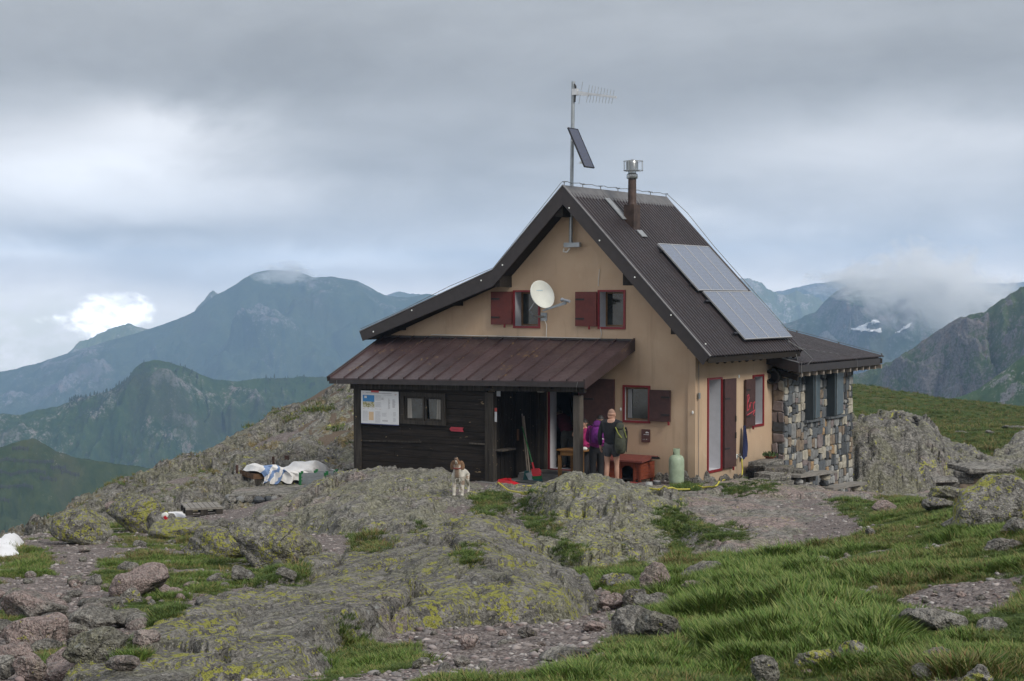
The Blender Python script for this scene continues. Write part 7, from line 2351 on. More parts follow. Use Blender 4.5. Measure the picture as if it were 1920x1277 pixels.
def face_bits(par, j, hairmat=None, haircov=1.0, long_=0.0):
    V = {k: Vector(v) for k, v in j.items()}
    hd, f = V['head'], V['face'].normalized()
    side = f.cross(Vector((0, 0, 1))).normalized()
    m_ = MB(); m_.ball(hd + f * .098 - Vector((0, 0, .02)), (.016, .016, .022), 8); m_.build('nose', M_SKIN, par, local=True, smooth=True)
    for s in (-1, 1):
        MB().ball(hd + side * (.083 * s) - f * .005 - Vector((0, 0, .015)), (.016, .022, .034), 8).build('ear', M_SKIN, par, local=True, smooth=True)
        MB().ball(hd + side * (.032 * s) + f * .082 + Vector((0, 0, .012)), .011, 6).build('eye', M_IRON, par, local=True)
    MB().ball(hd + f * .085 - Vector((0, 0, .062)), (.024, .01, .007), 6).build('mouth', simple('lip', (.30, .11, .09), .6), par, local=True)
    if hairmat is not None:
        m_ = MB(); vs = []; fs = []
        n1, n2 = 14, 8
        for i in range(n2 + 1):
            th_ = i / n2 * (1.75 if haircov >= 1 else 1.25)
            for k in range(n1):
                a = 2 * math.pi * k / n1
                d = side * (math.sin(th_) * math.cos(a)) - f * (math.sin(th_) * math.sin(a)) + Vector((0, 0, math.cos(th_)))
                fr = max(0, d.dot(f)); lim = 1.0
                p = hd + Vector((0, 0, .022)) + Vector((d.x * .089, d.y * .089, d.z * .112)) * (1.0 + .012 * math.sin(k * 5 + i * 3)) - f * .010 + f * (-.02 * fr)
                if fr > .45 and th_ > .9: p = hd + Vector((0, 0, .10)) + d * .03
                vs.append(p)
        for i in range(n2):
            for k in range(n1): fs.append((i * n1 + k, (i + 1) * n1 + k, (i + 1) * n1 + (k + 1) % n1, i * n1 + (k + 1) % n1))
        m_._add(vs, fs)
        if long_: m_.tube([hd - f * .08, hd - f * .10 - Vector((0, 0, .10)), hd - f * .09 - Vector((0, 0, .10 + long_))], [.06, .055, .02], 8)
        m_.build('hair', hairmat, par, local=True, smooth=True)


def full_person(label, loc, rz, j, top, low, lowname, lowfrac, shoe, hairmat=None, haircov=1.0, long_=0.0, topname='shirt', skin=None):
    t = thing('person', label, 'person', loc, rz)
    N, E_ = body_nodes(j)
    mesh_obj('body', skin_mesh('body', N, E_, 2), skin or M_SKIN, t)
    shirt(t, j, top, topname); trousers(t, j, low, lowname, lowfrac); shoes(t, j, shoe)
    face_bits(t, j, hairmat, haircov, long_)
    return t


# man with shaved head seen from behind
mp = at_z(1147, 913.5, gz(-1.35, -1.95))
rz_man = math.atan2(-(0.10), 1) + rad(22)
jm = std_joints(1.765, shL=(-.195, -.01, 1.41), shR=(.19, -.02, 1.40), elL=(-.265, -.02, 1.14), wrL=(-.27, .06, .90), elR=(.23, .06, 1.13), wrR=(.13, .20, 1.05), head=(-.01, .03, 1.578), knL=(-.105, .01, .49), anL=(-.115, -.02, .095), anR=(.115, .03, .095), knR=(.105, .03, .49))
man = full_person('person with shaved head in black top and grey shorts seen from behind', mp, rz_man, jm, cloth('black_top', (0.010, 0.011, 0.014)), cloth('grey_shorts', (0.048, 0.050, 0.056)), 'shorts', .4, cloth('brown_boots', (.05, .035, .025)), simple('stubble', (0.26, 0.155, 0.11), .7), .8)


def backpack(name, label, par_loc, rz, c, s, mat, mat2, strapmat, stripes=None):
    """c: centre in the wearer's frame, s: size"""
    t = thing(name, label, 'backpack', par_loc, rz)
    N, E_ = chain(((c[0], c[1], c[2] + s[2] * .50), s[0] * .26, s[1] * .30), ((c[0], c[1] - .01, c[2] + s[2] * .33), s[0] * .42, s[1] * .46), ((c[0], c[1] - .02, c[2]), s[0] * .50, s[1] * .52), ((c[0], c[1] - .01, c[2] - s[2] * .30), s[0] * .48, s[1] * .50), ((c[0], c[1], c[2] - s[2] * .50), s[0] * .34, s[1] * .36))
    mesh_obj('main_bag', skin_mesh('main_bag', N, E_, 2), mat, t)
    N, E_ = chain(((c[0], c[1] - s[1] * .50, c[2] + s[2] * .12), s[0] * .22, s[1] * .12), ((c[0], c[1] - s[1] * .56, c[2] - s[2] * .12), s[0] * .34, s[1] * .20), ((c[0], c[1] - s[1] * .48, c[2] - s[2] * .36), s[0] * .26, s[1] * .14))
    mesh_obj('front_pocket', skin_mesh('front_pocket', N, E_, 2), mat2, t)
    N, E_ = chain(((c[0], c[1] - .0, c[2] + s[2] * .58), s[0] * .30, s[1] * .34), ((c[0], c[1] - s[1] * .22, c[2] + s[2] * .55), s[0] * .32, s[1] * .22), ((c[0], c[1] - s[1] * .45, c[2] + s[2] * .40), s[0] * .30, s[1] * .10))
    mesh_obj('top_lid', skin_mesh('top_lid', N, E_, 2), mat2, t)
    for sx in (-1, 1):
        m_ = MB(); x = c[0] + sx * s[0] * .28
        m_.tube([(x, c[1] + s[1] * .35, c[2] + s[2] * .42), (x, c[1] + s[1] * .55, c[2] + s[2] * .46), (x, c[1] + s[1] * .95, c[2] + s[2] * .30), (x, c[1] + s[1] * .95, c[2] - s[2] * .02), (x, c[1] + s[1] * .4, c[2] - s[2] * .35)], .018, 6)
        m_.build('shoulder_strap', strapmat, t, local=True, smooth=True)
        m_ = MB(); m_.tube([(c[0] + sx * s[0] * .44, c[1] - s[1] * .3, c[2] + s[2] * .36), (c[0] + sx * s[0] * .53, c[1] - s[1] * .2, c[2]), (c[0] + sx * s[0] * .47, c[1] - s[1] * .25, c[2] - s[2] * .4)], .010, 5)
        m_.build('side_strap', strapmat, t, local=True)
    if stripes is not None:
        m_ = MB(); m_.tube([(c[0] - s[0] * .30, c[1] - s[1] * .50, c[2] + s[2] * .50), (c[0] - s[0] * .1, c[1] - s[1] * .62, c[2] + s[2] * .30), (c[0] + s[0] * .2, c[1] - s[1] * .60, c[2] + s[2] * .12)], .012, 5); m_.tube([(c[0] + s[0] * .30, c[1] - s[1] * .4, c[2] + s[2] * .5), (c[0] + s[0] * .5, c[1] - s[1] * .3, c[2] + s[2] * .12)], .010, 5)
        m_.build('trim', stripes, t, local=True)
    return t


M_OLIVE = cloth('olive_pack_cloth', (0.055, 0.058, 0.038)); M_OLIVE2 = cloth('dark_olive_pack_cloth', (0.040, 0.043, 0.028))
backpack('backpack', "olive green hiking backpack hanging from the shaved-headed person's right shoulder", mp, rz_man, (.235, -.135, 1.06), (.30, .26, .62), M_OLIVE, M_OLIVE2, cloth('black_strap', (.012, .012, .012)), simple('yellow_green_trim', (0.22, 0.24, 0.04), .7))

# person with purple backpack at the table
wp_ = at_z(1119, 909.5, gz(-2.1, -1.6))
jw = std_joints(1.60, elL=(-.22, .10, 1.14), wrL=(-.16, .30, 1.06), elR=(.22, .10, 1.14), wrR=(.16, .30, 1.06), head=(.10, .07, 1.585))
rzw = rad(38)
full_person('dark-haired person in black trousers carrying the purple backpack', wp_, rzw, jw, cloth('magenta_top', (0.20, 0.015, 0.16)), cloth('black_trousers', (0.012, 0.012, 0.014)), 'trousers', 1.0, cloth('dark_shoes', (.03, .03, .03)), simple('black_hair', (0.014, 0.011, 0.010), .6), 1.0, .12)
M_PUR = cloth('purple_pack_cloth', (0.135, 0.012, 0.165)); M_PUR2 = cloth('deep_purple_pack_cloth', (0.09, 0.008, 0.12))
bp = backpack('backpack', 'bright purple backpack worn by the person at the wooden table', wp_, rzw, (-.03, -.235, 1.19), (.34, .27, .46), M_PUR, M_PUR2, cloth('dark_purple_strap', (.04, .01, .05)))
m_ = MB(); m_.bar((-.06, -.235 - .162, 1.14), (.10, -.235 - .160, 1.09), .01, .022); m_.build('label_strip', simple('pale_label', (.5, .48, .52), .6), bp, local=True)

# person behind the table, dark hair, red patterned scarf
sp = np.array(at_y(1099, 845, -.62)); sp[2] = gz(sp[0], sp[1])
js = std_joints(1.45, elL=(-.22, .10, 1.12), wrL=(-.14, .24, 1.22), elR=(.22, .10, 1.12), wrR=(.14, .24, 1.25), head=(0, .06, 1.60))
scar = full_person('small dark-haired person with red patterned scarf beside the grey post', sp, rad(112), js, cloth('pink_top', (0.36, 0.02, 0.13)), cloth('dark_leggings', (0.02, 0.02, 0.024)), 'trousers', 1.0, cloth('dark_trainers', (.03, .03, .03)), simple('very_dark_hair', (0.012, 0.010, 0.009), .6), 1.0, .1)
k_ = 1.45 / 1.72
N, E_ = chain(((-.09 * k_, .03 * k_, 1.50 * k_), .035, .035), ((-.05 * k_, .10 * k_, 1.47 * k_), .05, .04), ((0, .13 * k_, 1.44 * k_), .06, .045), ((.05 * k_, .10 * k_, 1.47 * k_), .05, .04), ((.09 * k_, .03 * k_, 1.50 * k_), .035, .035))
ms, qs, bs = new_mat('red_patterned_scarf')
qs.put(bs.inputs['Base Color'], qs.ramp(qs.noise(qs.n('ShaderNodeTexCoord').outputs['Object'], 26, 2, .6), [(.40, (.40, .012, .02)), (.52, (.55, .03, .03)), (.58, (.62, .45, .38)), (.66, (.42, .02, .03))]))
mesh_obj('scarf', skin_mesh('scarf', N, E_, 2), ms, scar)

# person stooping in the dark doorway
dp = np.array(at_y(1064, 880, .55)); dp[2] = .08
jd = std_joints(1.62, waist=(0, .05, 1.03), chest=(0, .20, 1.17), neck=(0, .34, 1.32), head=(0, .46, 1.40), shL=(-.18, .28, 1.27), shR=(.18, .28, 1.27), elL=(-.22, .34, 1.02), elR=(.22, .34, 1.02), wrL=(-.17, .44, .82), wrR=(.17, .44, .82))
full_person('person in dark red top and grey trousers stooping in the dark doorway', dp, rad(60), jd, cloth('dark_red_top', (0.10, 0.006, 0.02)), cloth('grey_trousers', (0.09, 0.09, 0.08)), 'trousers', 1.0, cloth('grey_shoes', (.08, .08, .08)), simple('brown_hair', (0.03, 0.02, 0.014), .6), 1.0)

# --- the setter, front legs planted, head thrown back
DP, DF = hit(858, 934)
dzr = gz(DP[0], DP[1])
dog = thing('dog', 'long-haired white and orange setter standing on the rock, muzzle raised', 'dog', (DP[0], DP[1], dzr), math.atan2(FW[1], FW[0]) + rad(90) - rad(9)); dog.scale = (.88, .88, .88)


# local frame: the dog faces +y (towards the viewer); x to its left/right
DN = []; DE = []


def dn(p, r, to=None, r2=None):
    DN.append((p, r, r2 or r))
    if to is not None: DE.append((to, len(DN) - 1))
    return len(DN) - 1


rb_ = dn((0, -.36, .50), .135, None, .15)          # rib cage
ch_ = dn((0, -.12, .50), .145, rb_, .17)            # deep chest
fc_ = dn((0, -.03, .56), .13, ch_, .13)
nk1 = dn((0, .02, .66), .105, fc_); nk2 = dn((0, .035, .74), .090, nk1)
hd_ = dn((0, .055, .81), .088, nk2)
mz1 = dn((0, .12, .875), .056, hd_); mz2 = dn((0, .165, .925), .043, mz1); dn((0, .185, .95), .032, mz2)
ln_ = dn((0, -.58, .52), .09, rb_, .10)
rp = dn((0, -.76, .53), .095, ln_, .105)
t1 = dn((.0, -.88, .55), .035, rp); t2 = dn((.04, -1.0, .50), .035, t1); t3 = dn((.10, -1.08, .46), .03, t2); dn((.16, -1.14, .46), .015, t3)
for sx in (-1, 1):
    s0 = dn((.085 * sx, -.06, .46), .085, ch_); e0 = dn((.092 * sx, -.10, .33), .062, s0); w0 = dn((.095 * sx, -.055, .17), .046, e0); p0 = dn((.095 * sx, -.06, .055), .040, w0); dn((.095 * sx, .0, .03), .044, p0)
    h0 = dn((.085 * sx, -.76, .44), .078, rp); k0_ = dn((.10 * sx, -.68, .32), .052, h0); hk = dn((.10 * sx, -.86, .19), .028, k0_); pa0 = dn((.10 * sx, -.83, .055), .026, hk); dn((.10 * sx, -.78, .025), .030, pa0)
md, qd, bd = new_mat('setter_coat')
po = qd.n('ShaderNodeTexCoord').outputs['Object']
sp_ = qd.n('ShaderNodeSeparateXYZ'); qd.put(sp_.inputs[0], po)
nd_ = qd.noise(po, 9, 4, .6); fur = qd.noise(qd.mapping(po, (60, 60, 12)), 1, 4, .65)
wht = qd.mix(fur, (0.40, 0.37, 0.31), (0.66, 0.63, 0.56))
org = qd.mix(fur, (0.13, 0.06, 0.025), (0.27, 0.14, 0.065))
front = qd.mul(qd.ss(qd.add(sp_.outputs[1], qd.mul(qd.sub(nd_, .5), .25)), -.14, .0), qd.ss(qd.m('ABSOLUTE', qd.add(sp_.outputs[0], qd.mul(qd.sub(nd_, .5), .08))), .075, .03))
headm = qd.mul(qd.ss(sp_.outputs[2], .72, .80), qd.ss(qd.m('ABSOLUTE', sp_.outputs[0]), .022, .04))
legs = qd.mul(qd.ss(sp_.outputs[2], .5, .42), qd.mul(qd.ss(nd_, .52, .60), qd.ss(sp_.outputs[2], .12, .2)))
k_o = qd.m('MAXIMUM', qd.mul(qd.mul(front, qd.ss(sp_.outputs[2], .40, .50)), .75), qd.m('MAXIMUM', headm, qd.mul(legs, .7)))
qd.put(bd.inputs['Base Color'], qd.mix(k_o, wht, org)); bd.inputs['Roughness'].default_value = .9
qd.put(bd.inputs['Normal'], qd.bump(fur, .8, .02))
mesh_obj('body', skin_mesh('body', DN, DE, 2), md, dog)
M_EARD = simple('orange_ear_fur', (0.19, 0.11, 0.06), .9, 0, .35, 30, .6, 70); M_FUR = simple('white_feathering', (0.52, 0.49, 0.42), .9, 0, .2, 30, .6, 70)
for sx in (-1, 1):
    N, E_ = chain(((.07 * sx, .03, .86), .03, .04), ((.108 * sx, .02, .80), .028, .056), ((.124 * sx, .02, .72), .026, .062), ((.12 * sx, .03, .64), .016, .036))
    mesh_obj('ear', skin_mesh('ear', N, E_, 2), M_EARD, dog)
    MB().ball((.05 * sx, .11, .905), .012, 6).build('eye', M_BLACK, dog, local=True)
MB().ball((0, .205, .965), (.026, .02, .022), 8).build('nose', M_BLACK, dog, local=True, smooth=True)
N, E_ = chain(((0, .12, .80), .036, .03), ((0, .19, .85), .028, .02), ((0, .225, .88), .018, .014)); mesh_obj('lower_jaw', skin_mesh('lower_jaw', N, E_, 1), M_FUR, dog)
MB().tube([(.0, .155, .85), (0, .215, .905)], .018, 6).build('mouth', simple('dark_mouth', (.05, .02, .02), .6), dog, local=True)
# feathering: hanging locks under chest, belly, behind legs, tail
rf_ = random.Random(6)
fe = MB()
for i in range(620):
    w_ = rf_.random()
    if w_ < .35: p = Vector((rf_.uniform(-.07, .07), rf_.uniform(-.16, .03), rf_.uniform(.42, .62))); L = rf_.uniform(.05, .10)
    elif w_ < .60: p = Vector((rf_.uniform(-.06, .06), rf_.uniform(-.70, -.2), rf_.uniform(.38, .42))); L = rf_.uniform(.05, .10)
    elif w_ < .8: p = Vector((rf_.choice((-1, 1)) * .088 + rf_.uniform(-.02, .02), -.11 + rf_.uniform(-.03, .0), rf_.uniform(.12, .36))); L = rf_.uniform(.04, .07)
    else:
        t_ = rf_.random(); p = Vector((.02 + .14 * t_, -.90 - .24 * t_, .53 - .06 * t_)); L = rf_.uniform(.06, .13)
    d = Vector((rf_.uniform(-.3, .3), rf_.uniform(-.3, .2), -1)).normalized() * L
    fe.tube([p, p + d * .5 + Vector((rf_.uniform(-.01, .01), rf_.uniform(-.01, .01), 0)), p + d], [.013, .009, .001], 4, False)
tag(fe.build('feathering', M_FUR, dog, local=True, smooth=True), kind='stuff')
m_ = MB(); m_.lathe([(.104, -.012), (.110, 0), (.104, .012)], (0, .028, .70), 16, Matrix.Rotation(rad(-12), 3, 'X')); m_.build('collar', simple('red_collar', (.16, .02, .015), .6), dog, local=True)

# ================================================================ BOULDERS, STONES, GRASS
def ico(n):
    bm = bmesh.new(); bmesh.ops.create_icosphere(bm, subdivisions=n, radius=1.0)
    V = np.array([v.co[:] for v in bm.verts]); Fa = np.array([[v.index for v in f.verts] for f in bm.faces]); bm.free()
    return V / np.linalg.norm(V, axis=1)[:, None], Fa


ICO = {k: ico(k) for k in (1, 2, 3, 5, 6)}


def boulder_mesh(name, s, seed, sub=5, planes=11, rough=1.0, rot=None):
    r = np.random.default_rng(seed)
    V, Fa = ICO[sub]
    n = r.normal(size=(planes, 3)); n /= np.linalg.norm(n, axis=1)[:, None]
    h = r.uniform(0.52, 0.92, planes)
    dt = V @ n.T
    k = np.where(dt > 0.05, h / np.maximum(dt, .05), 9.0)
    k = np.minimum(k, 1.02)
    e = np.exp(-k * 34.0); k = -np.log(e.sum(1)) / 34.0           # softened edges
    P = V * np.maximum(k, .2)[:, None]
    Q = P * np.array(s) * 0.5
    m = max(s); o = seed * 3.7
    if sub > 2:
        f = 2.2 / m
        d = 0.060 * m * fbm3(Q[:, 0] * f + o, Q[:, 1] * f, Q[:, 2] * f, 3, seed)
        lay_ = Q[:, 2] * 0.8 + Q[:, 0] * .35 + .06 * m * fbm3(Q[:, 0] * f, Q[:, 1] * f + o, Q[:, 2] * f, 2, seed + 3)
        sw = lay_ * (7.0 / m); sw = sw - np.floor(sw)
        d += 0.022 * m * rough * (np.where(sw < .8, sw / .8, (1 - sw) / .2) - .5)
        f2 = min(9.0 / m, 14); d += 0.03 * min(m, 1.0) * rough * fbm3(Q[:, 0] * f2, Q[:, 1] * f2 + o, Q[:, 2] * f2, 4, seed + 9, .6)
        f3 = 16.0; d += 0.009 * rough * fbm3(Q[:, 0] * f3 * 1.3, Q[:, 1] * f3, Q[:, 2] * f3 + o, 3, seed + 15, .65)
        Q = Q + V * d[:, None]
    if rot is not None: Q = Q @ np.array(rot).T
    return np_mesh(name, Q, Fa)


M_B = {'y': rock_mat('blazing_boulder', k=.75, lichen=1.25, pink=0.05, dark=0.3, green=0.2, tone=1.15), 'l': rock_mat('lichen_boulder', k=.75, lichen=0.86, pink=0.1, dark=0.3, green=0.4, tone=1.05), 'p': rock_mat('pink_boulder', k=.75, lichen=0.05, pink=0.85, dark=0.15, green=0.1, tone=1.15),
       'g': rock_mat('grey_boulder', k=.75, lichen=0.3, pink=0.15, dark=0.3, green=0.35, tone=1.0), 'b': rock_mat('blue_grey_boulder', k=.75, lichen=0.12, pink=0.0, dark=0.2, green=0.1, tone=1.15), 'd': rock_mat('dark_boulder', k=.75, lichen=0.45, pink=0.2, dark=0.75, green=0.4, tone=0.8)}
RXM = Matrix((RV, FW, UPV)).transposed()          # columns: right, forward, up


def boulder(px, py, w, h, key, lab, dep=0.8, tilt=0.0, seed=0, F=None, sink=0.28, planes=10):
    P, F_ = hit(px, py)
    if F: P = PF(px, py, F); F_ = F
    W = w * F_ / FPX; Hh = h * F_ / FPX
    s = (W * 1.18, W * dep * 1.15, Hh * 1.42)
    R_ = RXM @ Matrix.Rotation(rad(tilt), 3, 'Y')
    me = boulder_mesh('boulder', s, seed + 1, 6 if w > 120 else 5, planes, 1.0, R_)
    o = mesh_obj('boulder', me, M_B[key])
    c = P + FW * W * dep * .35; c[2] = P[2] + Hh * .44
    o.location = c
    return tag(o, lab, 'boulder')


BL = [(503, 1066, 160, 84, 'l', 'big tilted slab boulder bright with yellow lichen left of the path', .8, 14, 4), (398, 1048, 130, 52, 'l', 'broad lichen-topped boulder just left of the big tilted one', .8, 3, 5),
      (325, 1012, 100, 36, 'l', 'low lichen boulder in front of the wooden pallet', .8, -8, 8), (252, 1000, 110, 60, 'l', 'rounded lichen boulder left of the trail-marked rock', .8, 8, 9), (150, 1022, 125, 58, 'l', 'leftmost large lichen boulder at the head of the path', .8, 4, 12),
      (368, 1000, 70, 24, 'g', 'small grey boulder under the pallet corner', .8, 0, 13), (415, 1000, 50, 26, 'd', 'dark stub of rock beside the tilted slab boulder', .8, 0, 14),
      (256, 1122, 105, 52, 'p', 'pinkish wedge-shaped boulder set in the left grass', .8, -22, 15), (55, 1165, 120, 50, 'p', 'pale pink boulder at the left edge below the path', .8, 5, 16), (62, 1215, 110, 56, 'p', 'humped pink boulder with a grass tuft before it', .9, -10, 17),
      (172, 1180, 85, 34, 'b', 'flat pale blue-grey stone at the foot of the path', .8, -4, 18), (185, 1152, 80, 28, 'g', 'flat grey boulder crossing the foot of the path', .9, 2, 19), (178, 1238, 125, 48, 'g', 'long greenish-grey boulder in the lower left corner', .7, -12, 20),
      (112, 1277, 80, 54, 'p', 'squarish pink boulder at the bottom left', .9, -14, 21), (52, 1280, 66, 50, 'p', 'pink lump beside the squarish boulder at the bottom left', .9, 0, 22), (18, 1150, 55, 42, 'g', 'grey boulder cut by the left edge', .9, 0, 23), (5, 1275, 50, 40, 'b', 'small grey boulder in the bottom left corner', .9, 0, 24),
      (25, 1235, 60, 26, 'p', 'rosy flat stone at the left edge', .9, 0, 25), (130, 1200, 66, 26, 'p', 'pink flat stone right behind the long greenish boulder', .8, 0, 26), (270, 1210, 52, 26, 'p', 'pale pink stone beside the big slab on the left', .8, 0, 27), (225, 1262, 60, 30, 'p', 'pink stone between the greenish boulder and the big slab', .9, -14, 28),
      (455, 1092, 52, 26, 'g', 'grey stone breaking out of the eroded turf edge', .8, 20, 29), (535, 1088, 36, 22, 'g', 'small angular stone at the toe of the tilted slab', .8, 0, 30),
      (1230, 1112, 58, 48, 'p', 'pale pinkish upright boulder at the edge of the right meadow', .8, -14, 31), (1192, 1142, 42, 38, 'd', 'dark knobbly stone left of the pinkish upright boulder', .8, 0, 32), (1222, 1145, 66, 32, 'b', 'blue-grey stone below the pinkish upright boulder', .8, -6, 33),
      (1146, 1144, 56, 26, 'p', 'low rounded mauve stone on the gravel', .8, 0, 34), (1158, 1102, 66, 22, 'l', 'flat lichen stone in the grass hollow', .8, 0, 35), (1186, 1200, 76, 58, 'g', 'large tan boulder at the gravel edge below the others', .9, -22, 36), (1240, 1200, 90, 50, 'd', 'dark hollow boulder overhung by grass', .8, 0, 37),
      (1320, 1082, 74, 22, 'g', 'long grey stone sunk in the grass below the pavement rock', .7, -8, 38), (1302, 1112, 54, 22, 'p', 'pinkish flat stone sunk in the grass right of the upright boulder', .7, -8, 39), (1545, 1060, 26, 15, 'g', 'small lone grey stone in the middle of the meadow', .8, 0, 40), (1398, 1132, 32, 10, 'g', 'barely showing stone in the long grass', .8, 0, 41),
      (1866, 990, 150, 78, 'y', 'large boulder blazing with yellow lichen at the right edge', .9, -24, 42), (1818, 990, 95, 26, 'b', 'smooth blue-grey slab at the foot of the right lichen boulder', .7, -8, 43), (1908, 1006, 56, 30, 'l', 'lichen boulder cut by the right edge below the big one', .9, 0, 44), (1882, 1034, 76, 18, 'g', 'long flat grey stone in the right grass', .6, -6, 45),
      (1752, 1182, 120, 34, 'p', 'broad pinkish stone in the bare patch on the right', .6, 4, 46), (1692, 1178, 50, 22, 'p', 'pinkish stone left of the broad one in the bare patch', .7, 0, 47), (1858, 1180, 40, 20, 'b', 'grey stone right of the broad one in the bare patch', .7, 0, 48), (1600, 1250, 70, 40, 'l', 'pale stone with lichen, right half of a pair in the lower grass', .7, -4, 49), (1530, 1256, 76, 34, 'l', 'pale stone with lichen, left half of a pair in the lower grass', .7, 4, 50),
      (1436, 1285, 44, 56, 'l', 'upright lichen stone at the bottom edge in long grass', .8, -30, 51), (1772, 1252, 66, 32, 'p', 'pinkish notched stone in the lower right grass', .7, 0, 52), (1838, 1285, 60, 34, 'l', 'lichen stone at the bottom right edge', .8, 0, 53), (1660, 960, 44, 18, 'p', 'small pink stone between two turf tufts by the pavement rock', .8, 0, 54), (1762, 958, 54, 24, 'g', 'pale stone in the turf left of the lichen boulder', .8, 0, 55), (1786, 942, 74, 30, 'l', 'lichen stone just below the stone bench on the right', .7, 0, 56), (1632, 1008, 18, 16, 'b', 'tiny pale upright stone in the meadow edge', .8, 0, 57),
      (880, 1218, 32, 30, 'p', 'round rosy stone under the big slab edge', .9, 0, 58), (1062, 1240, 100, 22, 'g', 'flat grey slab lying at the end of the gravel', .7, -4, 59), (990, 1195, 34, 16, 'd', 'brown stone at the slab foot on the gravel', .8, 0, 60), (1118, 1185, 44, 18, 'p', 'pinkish stone on the gravel near the tan boulder', .8, 0, 61),
      (1805, 813, 27, 5, 'b', 'pale flat stone in the far meadow, left of two', .6, 0, 62), (1857, 813, 18, 6, 'b', 'pale rounded stone in the far meadow, right of two', .7, 0, 63), (1905, 805, 46, 8, 'g', 'low pale outcrop stone at the right edge of the far meadow', .6, 0, 64), (1650, 771, 9, 3, 'b', 'tiny pale stone high in the far meadow', .7, 0, 65), (213, 958, 40, 15, 'p', 'flat pink block lying on the left rock slope', .8, 0, 66)]
LM = []
for (px, py, w, h, key, lab, dep, tl, sd) in BL:
    o = boulder(px, py, w, h, key, lab, dep, tl, sd); sh_ = ' ' + lab + ' '
    for cut in 'at in of by below left right behind beside between cut with set lying sunk on under crossing breaking before bright blazing barely overhung just from high across'.split(): sh_ = sh_.split(' ' + cut + ' ')[0] + ' '
    if len(sh_.split()) > 2: LM.append((sh_.strip(), o.location.x, o.location.y))
tr = boulder(302, 1004, 58, 46, 'b', 'pointed grey rock with white and red trail mark', .7, -20, 75)
P_, F_ = hit(302, 1004)
mw = PF(309, 966, F_ - .28); rough_stone(mw, (.14, .05, .13), 4, PSI).build('paint_mark', M_WHITEPL, None)
pm = bpy.data.objects['paint_mark']; pm.parent = tr; pm.matrix_parent_inverse = Matrix.Translation(-tr.location)
mr = MB(); mr.bar(PF(308, 968, F_ - .32), PF(317, 979, F_ - .32), .03, .05); o = mr.build('paint_stripe', M_TRED); o.parent = tr; o.matrix_parent_inverse = Matrix.Translation(-tr.location)

# snow beside the path
for (poly, lab) in (([(-40, 1075), (-40, 1030), (20, 1016), (48, 1014), (40, 1040), (0, 1052)], 'white snow bank at the left edge below the rocks'), ([(262, 980), (300, 970), (348, 963), (352, 970), (300, 982)], 'narrow snow strip behind the pallet')):
    pts = [hit(max(-100, a), b)[0] for a, b in poly]
    c = np.mean(pts, 0); N = 26; P = [tuple(c + np.array([0, 0, .15]))]; Q = []
    for ring in range(1, 7):
        f = ring / 6
        for k in range(N):
            u = k / N * len(pts); i0 = int(u) % len(pts); t_ = u - int(u)
            e_ = pts[i0] * (1 - t_) + pts[(i0 + 1) % len(pts)] * t_
            p = c + (e_ - c) * f * (1 + .06 * math.sin(k * 3.3)); z = gz(p[0], p[1])
            P.append((p[0], p[1], max(z, c[2] * (1 - f) + z * f) + .15 * (1 - f ** 3) - .03 * f))
    for k in range(N): Q.append((0, 1 + k, 1 + (k + 1) % N))
    for ring in range(5):
        for k in range(N): a = 1 + ring * N; Q.append((a + k, a + N + k, a + N + (k + 1) % N, a + (k + 1) % N))
    m_ = MB(); m_._add(P, Q); tag(m_.build('snow_patch', M_SNOW, smooth=True), lab, 'snow')

# loose stones, one object each
rng = np.random.default_rng(77)
SM = [[boulder_mesh('stone', (1, rng.uniform(.7, 1), rng.uniform(.45, .8)), 900 + k + 40 * _, 3, 8, 1.0) for k in range(5)] for _ in range(3)]
for i, k in enumerate(('p', 'g', 'b')):
    for me in SM[i]: me.materials.append(M_B[k])
inwin = (PX_ > -20) & (PX_ < 1940) & (PY_ < 1300) & (OWN == 0)
AREAS = [('loose stone on the gravel at the foot of the big slab', 'stones on the gravel below the slab', (620, 1180, 1110, 1277), 55, (.03, .12), GRAVEL), ('loose stone strewn over the left path and its edges', 'stones along the left path', (0, 620, 1005, 1277), 90, (.06, .24), np.maximum(GRAVEL, .5 * GRASS)),
         ('rubble', 'stones along the left path', (-10, 340, 1090, 1290), 40, (.14, .42), .5 + GRAVEL), ('rubble', 'stones along the left path', (150, 600, 985, 1140), 40, (.12, .38), .5 + GRAVEL),
         ('small stone lying in the bare patch of the right meadow', 'stones in the right bare patch', (1580, 1920, 1080, 1190), 25, (.03, .10), GRAVEL), ('small stone half sunk in the right meadow turf', 'stones in the meadow turf', (1250, 1920, 960, 1277), 48, (.06, .20), GRASS)]
